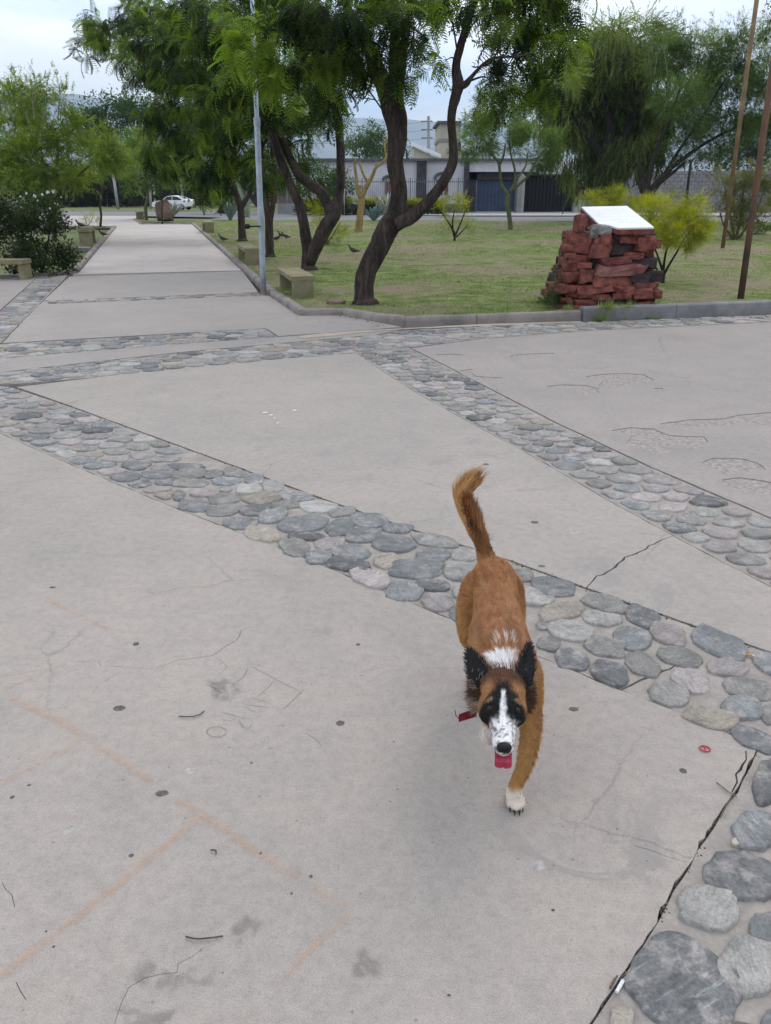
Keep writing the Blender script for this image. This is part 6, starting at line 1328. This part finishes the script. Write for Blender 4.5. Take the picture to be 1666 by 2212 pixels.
# climbing weed and grass tufts round the cairn
bush('dark leafy weed climbing beside the left foot of the cairn', 1187, 668, [(1190, 650, 12), (1198, 620, 8), (1178, 655, 9), (1200, 600, 6), (1202, 580, 4), (1195, 635, 9), (1205, 660, 8), (1180, 640, 7)], M_LBROAD, T_LEAF, .07, 16, 80, jit=.12, tone=(.0, .8), hang=-.5, stem=[[(1187, 669, 1.4), (1195, 640, 1.2), (1200, 600, 1), (1203, 570, .6)], [(1187, 669, 1.2), (1180, 650, .8)]], rbr=.004, name='weed')
def tuft(label, px, py, rx, ry, n, ln, seed, m=None, z=.15, name='grass_tuft', Y=None, lean=0):
    rs = np.random.RandomState(seed); c = G(px, py, z); s = ppm(c.y, z); tv = np.array([(0, -.02, 0), (0, .02, 0), (.5, -.014, .0), (.5, .014, .0), (1.0, 0, -.14)]); tf = np.array([(0, 1, 3), (0, 3, 2), (2, 3, 4)])
    pos = np.array(c)[None]+np.stack([rs.normal(0, rx/s*.5, n), rs.normal(0, ry/s*.5, n), np.full(n, -.01)], 1); d = np.stack([rs.normal(lean, .55, n), rs.normal(0, .55, n), np.full(n, .9)], 1)
    V, F, C = scatter(pos, d, ln*rs.uniform(.5, 1.3, n), [(tv, tf)], rs); o = mesh(name, V, F, m or M_GRASS, None, c, attr={'rnd': ('FLOAT', np.clip(C+.35, 0, 1))}); setp(o, label, 'grass', 'grass tufts round the cairn'); return o
tuft('long pale grass tuft at the middle foot of the cairn', 1310, 668, 26, 4, 150, .17, 1, z=.19, lean=.3)
tuft('thin grass tuft at the right foot of the cairn', 1358, 664, 14, 4, 60, .15, 2, z=.19)
tuft('dry grass tuft growing at the join of the old and grey kerbs', 1300, 694, 15, 5, 260, .14, 3, z=.0)
tuft('low green tuft at the foot of the grey kerb, longest of them', 1400, 689, 34, 3, 260, .075, 4, z=.0)
tuft('small green tuft at the left end of the kerb weeds', 1350, 692, 12, 3, 60, .07, 5, z=.0)
tuft('short grass tuft at the left foot of the cairn', 1228, 668, 10, 3, 50, .12, 6, z=.17)
tuft('weed growing in the long crack by the slab corner', 1580, 1716, 9, 5, 26, .035, 7, z=-.01)
# agaves, cactus
def agave(label, px, py, gz, s_, n, h, seed, col, up=.7):
    p = G(px, py, gz); o = empty('agave', p, label, 'succulent'); rnd = random.Random(seed)
    for k in range(n):
        a = 2*math.pi*k/n*2.4+rnd.uniform(-.2, .2); e = up+(1-up)*rnd.random()*.9-.25*(k % 3)*.4; d = Vector((math.cos(a)*math.cos(e*1.5), math.sin(a)*math.cos(e*1.5), math.sin(e*1.5))); L_ = h*rnd.uniform(.75, 1.05); s = Vector((-math.sin(a), math.cos(a), 0)); V, F = [], []
        for i in range(6):
            f = i/5; c = p+d*L_*f+Vector((math.cos(a), math.sin(a), 0))*L_*.18*f*f-Vector((0, 0, 1))*L_*.10*f**3; w_ = s_*(math.sin(math.pi*(.22+.74*f)))*.5; nr = d.cross(s)
            V += [c-s*w_, c-nr*w_*.35, c+s*w_, c+nr*w_*.12]
        for i in range(5):
            for j in range(4): F.append((i*4+j, i*4+(j+1) % 4, (i+1)*4+(j+1) % 4, (i+1)*4+j))
        mesh('leaf', V, F, col, o, smooth=True)
    return o
M_AG = simple('agave_skin', (.20, .27, .25), (.12, .18, .17), 4, .55, 0); M_AGP = simple('pale_agave_skin', (.40, .42, .36), (.24, .27, .23), 4, .6, 0)
agave('low blue green agave rosette by the road, right of the bare yellow tree', 808, 478, .03, .20, 26, .95, 1, M_AG)
agave('tall pale agave half hidden by the big trunk', 836, 477, .03, .24, 16, 1.75, 2, M_AGP, .85)
agave('grey blue agave clump beside the cactus across the avenue', 498, 477, .03, .22, 26, 1.5, 3, M_AG, .85)
agave('pale tangled agave in front of the parked white car', 374, 468, .0, .24, 24, 1.15, 4, M_AGP, .6)
p = G(524, 473, .0); o = empty('cactus', p, 'columnar cactus with two tall arms behind the curved trunk', 'cactus'); M_CAC = simple('cactus_skin', (.30, .36, .22), (.16, .22, .12), 4, .7, 0)
for pl in ([(536, 470, 3.8), (536, 430, 4.2), (537, 400, 4.2), (537, 384, 3.5)], [(520, 470, 3.8), (519, 430, 4.2), (516, 400, 4.2), (515, 380, 3.5)], [(528, 470, 3.4), (530, 445, 3.6), (531, 428, 3.2)]):
    mb, nd = stems([pl], p.y, 1, .15, 12); mb.out('column', M_CAC, o, smooth=True)
# bare yellow tree
z3 = lambda l: [(569.4+x*.2116, 298.3+y*.2116, r*.2116)+tuple(k) for x, y, r, *k in l]
p = lz(774, 500); o = tree('bare yellow lopped tree with three leafless limbs', p, 'bare_tree'); mb, nd = stems([z3([(970, 975, 42), (975, 900, 38), (990, 780, 34), (1000, 660, 32), (1010, 590, 30), (1040, 510, 26), (1080, 440, 22), (1120, 370, 18), (1150, 300, 15), (1210, 255, 14), (1250, 205, 13), (1245, 130, 11), (1240, 60, 10), (1262, 0, 9)]),
    z3([(1005, 620, 26), (970, 560, 22), (950, 460, 18), (945, 380, 15), (930, 290, 13), (940, 200, 8)]), z3([(1070, 450, 16), (1035, 400, 14), (1000, 310, 12), (975, 240, 9)]), z3([(1110, 400, 14), (1130, 340, 11), (1160, 240, 6)]), z3([(985, 590, 20), (975, 540, 17), (990, 480, 12)])], p.y, 1, .2); mb.out('trunk', M_BARKY, o, smooth=True)
# distant foliage
def farmass(label, px, Y, blobs, m, clump, dens, seed, tone=(.0, .6), jit=3, name='tree', py=455, tm=T_LEAF, gz=-.1, cat=None):
    p = P(px, py, Y); p.z = gz; o = tree(label, p, name, cat or ('tree' if 'tree' in name else 'bush')); c0 = B_(blobs, Y, jit, seed)
    top = Vector(c0[0][0]); MB().tube([p, (p+top)*.5+Vector((.2, 0, 0)), top], [.28, .2, .1], 8).out('trunk' if 'tree' in name else 'stem', M_BARKD, o)
    crown(o, c0, tm, m, clump, dens, seed, .1, tone, 10, .9, 'crown' if 'tree' in name else 'foliage'); return o
farmass('dense dark green tree rising behind the pale left tree', 225, 95, [(228, 225, 34), (190, 235, 26), (265, 235, 40), (240, 270, 50), (170, 260, 20), (300, 230, 30), (290, 290, 50), (200, 280, 40)], M_LBROAD, 1.0, 16, 91, (0, .6))
farmass('rounded bright green tree behind the long white house', 792, 105, [(790, 310, 34), (768, 318, 24), (815, 312, 26), (800, 290, 22), (755, 325, 14), (826, 326, 16), (838, 322, 12)], M_LBROAD, .9, 20, 92, (.2, 1))
farmass('small dark tree showing just right of the big trunk', 878, 110, [(878, 322, 10), (888, 330, 8)], M_LBROAD, .8, 16, 93, (.1, .7))
farmass('leafy tree in front of the left end of the white house', 697, 57, [(690, 385, 26), (670, 400, 22), (712, 372, 22), (705, 402, 24), (675, 370, 16), (735, 385, 18), (750, 400, 16), (728, 410, 16), (660, 420, 16)], M_LBROAD, .5, 18, 94, (.1, .85), 1.6)
farmass('green tree filling the gap between the pole and crossing trunks', 640, 72, [(640, 350, 26), (655, 372, 26), (630, 400, 26), (660, 405, 22), (610, 380, 26)], M_LBROAD, .7, 14, 95, (.2, .8))
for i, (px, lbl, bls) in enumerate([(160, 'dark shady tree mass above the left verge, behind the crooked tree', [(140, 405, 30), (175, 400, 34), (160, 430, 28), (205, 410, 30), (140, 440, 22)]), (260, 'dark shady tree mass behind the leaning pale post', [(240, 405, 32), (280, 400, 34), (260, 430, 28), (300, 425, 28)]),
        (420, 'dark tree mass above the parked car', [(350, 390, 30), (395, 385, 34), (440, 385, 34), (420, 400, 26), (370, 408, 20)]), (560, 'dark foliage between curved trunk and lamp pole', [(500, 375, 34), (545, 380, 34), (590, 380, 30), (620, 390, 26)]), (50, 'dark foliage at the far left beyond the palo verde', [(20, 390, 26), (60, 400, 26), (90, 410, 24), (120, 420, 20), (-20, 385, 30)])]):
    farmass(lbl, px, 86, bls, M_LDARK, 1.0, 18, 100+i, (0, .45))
hs = [(1530, 372, 22), (1580, 368, 24), (1630, 360, 26), (1660, 350, 28), (1500, 378, 14)]
farmass('low dark green tree line over the block wall', 1590, 75, hs, M_LDARK, .9, 14, 110, (0, .7))
p = P(2150, 900, 9); p.z = 0; o = tree('dark overhanging branch tip in the top right corner', p, 'overhanging_tree'); mb, nd = stems([[(2150, 900, 60), (2120, 400, 50), (2000, 60, 30), (1850, 20, 14), (1700, 35, 6), (1664, 45, 2)], [(1850, 20, 8), (1730, 5, 5), (1665, 14, 2)]], 9, 1); mb.out('trunk', M_BARKD, o, smooth=True)
crown(o, B_([(1659, 16, 8), (1665, 45, 4), (1654, 72, 6), (1668, 68, 6), (1680, 20, 16), (1720, 40, 30), (1800, 20, 60)], 9, .1, 3), T_LEAF, M_LDARK, .075, 3, 111, .1, (0, .4), 8)
# ================================================================ BUILDINGS, FENCES, FAR POSTS
z4 = lambda x, y: (867.7+x*.2604, 216.9+y*.2604)
YH = 62.0
M_WHITE = simple('pale_render', (0.66, 0.65, 0.68), (0.52, 0.51, 0.54), .6, .9, .2, .01, 12); M_DKST = simple('dark_stone_cladding', (.070, .066, .070), (.035, .033, .036), 2.5, .9, .6, .02, 9)
M_TRIM = simple('dark_parapet', (.13, .13, .135), (.09, .09, .095), 2, .9, 0); M_BLUE = simple('blue_garage_paint', (.060, .085, .150), (.045, .065, .12), 1.5, .6, 0); M_BLKG = simple('black_gate', (.010, .011, .014), (.007, .008, .010), 1.5, .6, 0)
M_SHUT = simple('red_brown_shutter', (.22, .075, .055), (.15, .05, .04), 3, .8, 0); M_TILE = simple('roof_tiles', (.42, .22, .18), (.30, .15, .12), 3, .9, 0); M_CREAM = simple('cream_render', (.50, .46, .38), (.42, .38, .32), .7, .9, 0); M_BAND = simple('grey_band', (.30, .29, .26), None, 2, .9, 0)
M_BLOCK = simple('grey_block', (.27, .255, .26), (.20, .19, .195), 2, .95, .3, .01, 14, rnd=True); M_BRICK = simple('red_brick_wall', (.24, .11, .085), (.15, .065, .05), 5, .95, .3, .01, 20); M_GFRAME = simple('white_frame', (.62, .60, .56), None, 3, .8, 0); M_PALE = simple('pale_column', (.40, .39, .385), (.30, .29, .29), 2, .9, 0)
def rect(mb, x0, y0, x1, y1, Y, th, back=True):
    """block whose front shows at those picture places"""
    a, b = P((x0+x1)/2, y1, Y), P((x0+x1)/2, y0, Y); s = ppm(Y, 2); wd = (x1-x0)/s; c = (a+b)/2; mb.box((c.x, Y+th/2, c.z), (wd, th, abs(b.z-a.z))); return mb
house = empty('house', P(860, 458, YH)*1, 'long low white house with dark stone pillars and a blue garage door', 'house'); Q4 = lambda x0, y0, x1, y1: (*z4(x0, y0), *z4(x1, y1))
rect(MB(), 655, 347, 1012, 461, YH, 8).out('wall', M_WHITE, house)
rect(MB(), 650, 342, 1013, 347.5, YH-.3, 8.4).out('parapet', M_TRIM, house)
rect(MB(), 655, 441, 1012, 461, YH-.04, .1).out('plinth', M_TRIM, house)
rect(MB(), 900, 347.5, 921, 461, YH-.25, .3).out('stone_pillar', M_DKST, house); rect(MB(), 1002, 347.5, 1013, 461, YH-.35, .6).out('stone_pillar', M_DKST, house)
def window(x0, y0, x1, y1, arch=True):
    f = rect(MB(), x0-1.5, y0-1, x1+1.5, y1+1.5, YH-.06, .12).out('window', M_GFRAME, house); m_ = (x0+x1)/2
    rect(MB(), x0, y0, m_-.4, y1, YH-.11, .06).out('shutter', M_SHUT, f, origin=ORG[house.name]); rect(MB(), m_+.4, y0, x1, y1, YH-.11, .06).out('shutter', M_SHUT, f, origin=ORG[house.name])
    if arch:
        c = P(m_, y0-1, YH); s = ppm(YH, 2); r_ = (x1-x0)/2/s+.15; mb = MB(); mb.tube([(c.x+math.cos(a)*r_, YH-.12, c.z+math.sin(a)*r_*.7) for a in [math.pi*k/10 for k in range(11)]], .10, 6).out('arch', M_TRIM, f, origin=ORG[house.name])
window(943, 388, 968, 421); window(832, 391, 848, 419); window(700, 405, 735, 425, False)
rect(MB(), 1012, 347, 1176, 371, YH+.4, 7.5).out('lintel', M_WHITE, house); rect(MB(), 1010, 342, 1178, 347.5, YH+.1, 8).out('parapet', M_TRIM, house)
rect(MB(), 1012, 371, 1118, 389, YH+.9, .4).out('dark_lintel', M_DKST, house); rect(MB(), 1012, 371, 1029, 461, YH+.9, .4).out('stone_pillar', M_DKST, house); rect(MB(), 1118, 371, 1166, 376, YH+.2, .5).out('dark_lintel', M_DKST, house)
gd = rect(MB(), 1029, 389, 1118, 456.5, YH+1.15, .06).out('garage_door', M_BLUE, house)
for k in range(11):
    x = 1029+89/11*(k+.5); rect(MB(), x-3.3, 389.6, x+3.3, 456, YH+1.10, .06).out('door_rib', M_BLUE, gd, origin=ORG[house.name])
rect(MB(), 1118, 376, 1127, 462, YH-.1, 1.2).out('column', M_BAND, house); rect(MB(), 1127, 380, 1133, 462, YH+.0, 1.2).out('column', M_PALE, house)
rect(MB(), 1166, 347, 1250, 376, YH+.3, 7).out('wall', M_WHITE, house)
gd = rect(MB(), 1133, 378, 1243, 457.5, YH+.75, .06).out('gate', M_BLKG, house); rect(MB(), 1133, 376.5, 1245, 379.5, YH+.55, .2).out('gate_rail', M_TRIM, house)
for k in range(14):
    x = 1133+110/14*(k+.5); rect(MB(), x-2.9, 380, x+2.9, 457, YH+.68, .08).out('gate_board', M_BLKG, gd, origin=ORG[house.name])
rect(MB(), 1243, 370, 1256, 462, YH+.0, .8).out('column', M_PALE, house)
# block wall, block by block
bw = empty('block_wall', P(1460, 460, YH), 'bare grey concrete block wall behind the right hand trees', 'wall'); s = ppm(YH, 1); x0w = P(1256, 460, YH).x; zt = P(1400, 369, YH).z; bwid, bh = .50, .235; nrow = int((zt+.1)/bh)+1; bm0 = None; cnt = 0; rest = MB(); nc = 34
MB().box((x0w+nc*bwid/2, YH+.14, zt/2-.05), (nc*bwid-.04, .14, zt+.0)).out('mortar_core', M_PALE, bw)
proto = MB().box((0, 0, 0), (bwid-.035, .16, bh-.03)); bmesh_ = bpy.data.meshes.new('block'); bmesh_.from_pydata([tuple(v) for v in proto.v], [], proto.f); bmesh_.materials.append(M_BLOCK)
for r_ in range(nrow):
    for k in range(nc):
        c = Vector((x0w+(k+.5+(.5 if r_ % 2 else 0))*bwid, YH+.08+random.uniform(-.006, .006), zt-bh*(r_+.5)))
        if cnt < 298:
            o = bpy.data.objects.new('block', bmesh_); COL.objects.link(o); o.parent = bw; o.location = c-ORG[bw.name]; ORG[o.name] = c
        else: rest.box(c, (bwid-.035, .16, bh-.03))
        cnt += 1
if rest.v: rest.out('lower_blocks', M_BLOCK, bw)['kind'] = 'stuff'
# house behind: tower, gable
h2_ = empty('house', P(950, 345, 80), 'cream house with a square tower and red tiled roof behind the white house', 'house')
rect(MB(), 949, 265, 993, 440, 80, 7).out('tower', M_CREAM, h2_); rect(MB(), 946, 261, 996, 266, 79.6, 8).out('roof_slab', M_TRIM, h2_); rect(MB(), 948.5, 299, 993.5, 306, 79.9, 7.2).out('grey_band', M_BAND, h2_); rect(MB(), 989, 307, 996, 325, 79.8, .4).out('window', M_DKST, h2_)
a, b, c, d = P(895, 318, 76), P(952, 345, 76), P(952, 440, 76), P(895, 440, 76); V = [a, b, c, d]; V += [v+Vector((0, 6, 0)) for v in V]; mesh('gable_wall', V, [(3, 2, 1, 0), (4, 5, 6, 7), (0, 1, 5, 4), (3, 0, 4, 7)], M_CREAM, h2_)
V = [a+Vector((-.3, -.4, .15)), b+Vector((0, -.4, .15)), b+Vector((0, 0, .15)), a+Vector((-.3, 0, .15))]; V += [v+Vector((0, 0, .28)) for v in V]; mesh('white_verge', V, [(0, 1, 2, 3), (4, 7, 6, 5), (0, 4, 5, 1), (1, 5, 6, 2), (2, 6, 7, 3), (3, 7, 4, 0)], M_MARBLE, h2_)
q0, q1, q2, q3 = P(900, 317.5, 77), P(950, 319, 77), P(950, 340, 76.2), P(938, 338, 76.2)
for k in range(6):
    f0, f1 = k/6, (k+.86)/6; L0 = q0+(q3-q0)*f0; R0 = q1+(q2-q1)*f0; L1 = q0+(q3-q0)*f1; R1 = q1+(q2-q1)*f1; mesh('roof_tiles', [L0, R0, R1+Vector((0, -.1, .08)), L1+Vector((0, -.1, .08))], [(0, 1, 2, 3)], M_TILE, h2_)
# picket fences
def picket(label, x0, x1, yt, yb, Y0, Y1, sp=.14, post=12, col=None, m=None, name='picket_fence'):
    o = empty(name, P((x0+x1)/2, yb, (Y0+Y1)/2), label, 'fence', None); A, B = P(x0, yb, Y0), P(x1, yb, Y1); ht = P(x0, yt, Y0).z; n = int((B-A).length/sp); mb = MB(); m = m or M_PALE
    for k in range(n+1):
        q = A+(B-A)*k/n
        if k % post == 0: MB().box((q.x, q.y, ht/2+.03), (.07, .07, ht+.06)).out('post', m, o)
        else: mb.box((q.x, q.y, ht/2+.06), (.022, .022, ht-.05))
    ang = math.atan2((B-A).y, (B-A).x)
    for z in (.25, ht-.2): MB().box(((A.x+B.x)/2, (A.y+B.y)/2, z), ((B-A).length, .03, .05), ang).out('rail', m, o)
    mb.out('pickets', m, o)['kind'] = 'stuff'
M_PICK = simple('fence_grey', (.16, .165, .18), None, 3, .7, 0)
picket('grey iron picket fence in front of the white house', 680, 1001, 386, 459.5, 60, 60.4, m=M_PICK)
picket('pale end fence running back at the left of the white house', 602, 640, 372, 459, 61, 66, .3, 8, m=M_PALE)
o = rect(MB(), 600, 440, 652, 462, 61, .3).out('low_wall', M_PALE, None, P(626, 460, 61)); setp(o, 'low pale blue grey wall under the end fence', 'wall')
o = rect(MB(), 652, 449, 880, 461, 60.8, .2).out('low_wall', M_PALE, None, P(760, 460, 60.8)); setp(o, 'low grey wall beneath the yellow topped hedge', 'wall')
def hedge(label, x0, x1, y0, y1, Y, seed):
    p = P((x0+x1)/2, y1, Y); p.z = 0; o = tree(label, p, 'hedge', 'hedge', 'clipped hedges with yellow tops'); n = max(2, int((x1-x0)/9)); s = ppm(Y, 1)
    crown(o, [(P(x0+(x1-x0)*(k+.5)/n, (y0+y1)/2+3, Y), (y1-y0)*.62/s) for k in range(n)], T_LEAF, M_LDARK, .3, 20, seed, 0, (.1, .9), 6, .9, 'foliage')
    crown(o, [(P(x0+(x1-x0)*(k+.5)/(n*2), y0+2.5, Y-.1), 6.5/s) for k in range(n*2)], T_LEAF, M_LYEL, .24, 18, seed+1, -.4, (.4, 1), 5, .5, 'yellow_top')
hedge('clipped hedge with yellow top left of the bare tree', 648, 765, 434, 457, 58.5, 121); hedge('clipped hedge with yellow top between bare tree and big trunk', 785, 832, 434, 457, 58.5, 123); hedge('clipped hedge with yellow top right of the big trunk', 878, 962, 436, 457, 58.5, 125)
# far left: dark board fence, brick walls, posts
o = empty('board_fence', P(240, 452, 88), 'tall dark wooden board fence across the road on the left', 'fence'); k0 = P(60, 452, 88).x; k1 = P(335, 452, 88).x; n = 60; M_BOARD = simple('dark_board', (.028, .024, .022), (.014, .012, .012), 2, .9, .2, rnd=True)
for k in range(n):
    wd = (k1-k0)/n; MB().box((k0+wd*(k+.5), 88+random.uniform(-.03, .03), 1.45), (wd*.94, .05, 3.1+random.uniform(-.15, .15))).out('board', M_BOARD, o)
def wallr(label, x0, y0, x1, y1, Y, m, name='garden_wall'):
    o = rect(MB(), x0, y0, x1, y1+3, Y, .3).out(name, m, None, P((x0+x1)/2, y1, Y)); setp(o, label, 'wall'); return o
wallr('red brick pier behind the parked white car', 418, 405, 430, 438, 90, M_BRICK); wallr('dark garden wall behind the avenue trees', 335, 395, 470, 446, 93, M_BOARD); wallr('red brick wall seen between curved trunk and lamp pole', 548, 398, 640, 437, 90, M_BRICK); wallr('pale grey wall beside the cactus', 522, 404, 548, 437, 89.5, M_PALE); wallr('brick pier near the middle of the dark wall', 444, 408, 450, 438, 91, M_BRICK); wallr('dark shaded wall between the two brick walls', 450, 398, 522, 440, 91.5, M_BOARD)
wallr('dusty pink wall at the far left edge', -40, 408, 32, 428, 100, simple('pink_render', (.36, .25, .22), (.28, .19, .17), 1, .9, 0))
rf = rect(MB(), 150, 366, 178, 390, 100, 4).out('shed', M_TILE, None, P(165, 400, 100)); setp(rf, 'brownish pink roof patch showing through the left foliage', 'shed')
def post(label, x0, y0, x1, y1, r_, Y, m, gz=-.1):
    a = P(x0, y0, Y); a.z = gz; b = P(x1, y1, Y); o = MB().tube([a, b], [r_/ppm(Y), r_*.9/ppm(Y)], 8).out('post', m, None, a, True); setp(o, label, 'post')
post('leaning pale concrete post before the dark board fence', 256, 455, 243, 365, 3.2, 76, M_PALE); post('pale post just right of the green trunk', 327, 452, 322, 390, 3.2, 78, M_PALE); post('pale post rising behind the white car', 395, 430, 391, 380, 3.2, 84, M_PALE); post('thin white topped post on the far grass', 459, 448, 458, 412, 2.6, 80, M_GFRAME); post('thin yellow post between the double trunks', 571, 420, 568, 380, 1.6, 70, M_LYEL)
post('thin black post before the hedge, left of the bare tree', 748, 461, 747, 414, 1.6, 57, M_BLACK, 0); post('white post before the hedge', 744, 452, 744, 400, 1.2, 58, M_GFRAME, 0); post('pale short post in front of the sparse shrub', 959, 462, 958, 400, 1.8, 56, M_PALE, 0); post('dark slim post before the block wall', 1482, 440, 1493, 345, 3.2, 52, M_BLACK, 0)
wb = rect(MB(), 1640, 372, 1700, 384, 70, .2).out('sheet', M_BLUE, None, P(1660, 384, 70)); setp(wb, 'faded blue panel seen at the right edge behind the bush', 'panel')
# utility pole and wires
p = P(926, 345, 150); o = empty('utility_pole', p, 'slim utility pole with three cross arms far behind the house', 'pole'); a, b = P(926, 400, 150), P(926, 251, 150); MB().tube([a, b], [.30, .22], 8).out('shaft', M_PALE, o)
for y in (262, 280, 298):
    q = P(926, y, 150); MB().box(q+Vector((-.3, 0, 0)), (1.9, .2, .2)).out('cross_arm', M_BAND, o)
for i, y in enumerate((263, 281, 299)):
    a, b = P(500, y+2, 160), P(926, y, 150); c = P(1500, y+8, 150); pts = [a+(b-a)*f-Vector((0, 0, 1))*3.0*f*(1-f) for f in [k/10 for k in range(11)]]+[b+(c-b)*f-Vector((0, 0, 1))*3*f*(1-f) for f in [k/10 for k in range(1, 11)]]
    w_ = MB().tube(pts, .035, 4, cap=False).out('wire', M_BAND, None, b); setp(w_, ['topmost', 'middle', 'lowest'][i]+' power line crossing the pale mountain', 'cable')
# ================================================================ GROUND COVER
rs = np.random.RandomState(9); tv = np.array([(0, -.07, 0), (0, .07, 0), (.95, 0, -.15), (0, -.05, .05), (.1, .08, .05), (.8, .25, -.05), (0, .05, -.03), (.05, -.08, -.03), (.75, -.3, 0)]); tf = np.array([(0, 1, 2), (3, 4, 5), (6, 7, 8)])
LR = rough(W(LAWN_R), 0, 0, 5, 0); LL = rough(W(LAWN_L), 0, 0, 5, 0); pos = []
while len(pos) < 62000:
    y = 10.8+34*rs.rand()**1.9; x = rs.uniform(-.42, .62)*y+rs.uniform(-1, 1)
    g_ = mnoise.fractal(Vector((x*.32, y*.32, 0)), .7, 2, 4)+.35*mnoise.noise(Vector((x*1.7, y*1.7, 4)))
    if g_ < rs.uniform(-.55, .25): continue
    if inpoly((x, y), LR): pos.append((x, y, lawnz(x, y)-.006))
    elif inpoly((x, y), LL): pos.append((x, y, .034))
pos = np.array(pos); n = len(pos); d = np.stack([rs.normal(0, .6, n), rs.normal(0, .6, n), np.full(n, .75)], 1)
V, F, C = scatter(pos, d, np.clip(.020+pos[:, 1]*.0011, .02, .06)*rs.uniform(.6, 1.4, n), [(tv, tf)], rs); o = mesh('grass', V, F, M_GRASS, attr={'rnd': ('FLOAT', C)}); o['kind'] = 'stuff'
M_LIT = simple('dry_litter', (.10, .07, .045), (.03, .022, .018), 5, .9, 0); mb = MB(); r_ = random.Random(8)
for k in range(520):
    y = 10.9+16*r_.random()**1.6; x = r_.uniform(-.35, .6)*y
    if not inpoly((x, y), LR): continue
    s_ = r_.uniform(.012, .045); c = Vector((x, y, lawnz(x, y)+.012)); a = r_.uniform(0, 6.28); u = Vector((math.cos(a), math.sin(a), r_.uniform(-.2, .3)))*s_; v = Vector((-math.sin(a), math.cos(a), r_.uniform(-.2, .5)))*s_*.5; mb.add([c-u, c-v, c+u, c+v], [(0, 1, 2, 3)])
for (x, y) in [(576, 597), (581, 602), (588, 607), (594, 613), (740, 683), (756, 684), (770, 688), (790, 692), (804, 698), (812, 703), (820, 701), (580, 632), (1322, 664)]*3:
    c = G(x+r_.uniform(-8, 8), y+r_.uniform(-3, 3), .012); s_ = r_.uniform(.01, .03); a = r_.uniform(0, 6.28); u = Vector((math.cos(a), math.sin(a), .2))*s_; v = Vector((-math.sin(a), math.cos(a), .3))*s_*.5; mb.add([c-u, c-v, c+u, c+v], [(0, 1, 2, 3)])
mb.out('leaf_litter', M_LIT)['kind'] = 'stuff'
M_GRIT = simple('grit', (.20, .165, .13), (.09, .075, .06), 40, .95, 0)
# loose grit lying in the joints and along the crack
mb = MB(); r_ = random.Random(18); cl = W(C_LEFT)
for k in range(700):
    f = r_.random()*(len(cl)-2); i = int(f); q = cl[i]+(cl[i+1]-cl[i])*(f-i)+Vector((r_.gauss(0, .008), r_.gauss(0, .008))); s_ = r_.uniform(.0015, .006)*(1.5 if r_.random() < .1 else 1); mb.box((q.x, q.y, r_.uniform(-.018, -.004)), (s_, s_*1.3, s_), r_.uniform(0, 3), .7)
au = W(A_UP)
for k in range(900):
    f = r_.random()*(len(au)-2); i = int(f); q = au[i]+(au[i+1]-au[i])*(f-i)+Vector((r_.gauss(0, .014), r_.gauss(0, .014))); s_ = r_.uniform(.003, .009); mb.box((q.x, q.y, r_.uniform(-.010, -.002)), (s_, s_*1.3, s_), r_.uniform(0, 3), .7)
mb.out('grit', M_GRIT)['kind'] = 'stuff'
print('foliage tris', NT[0])
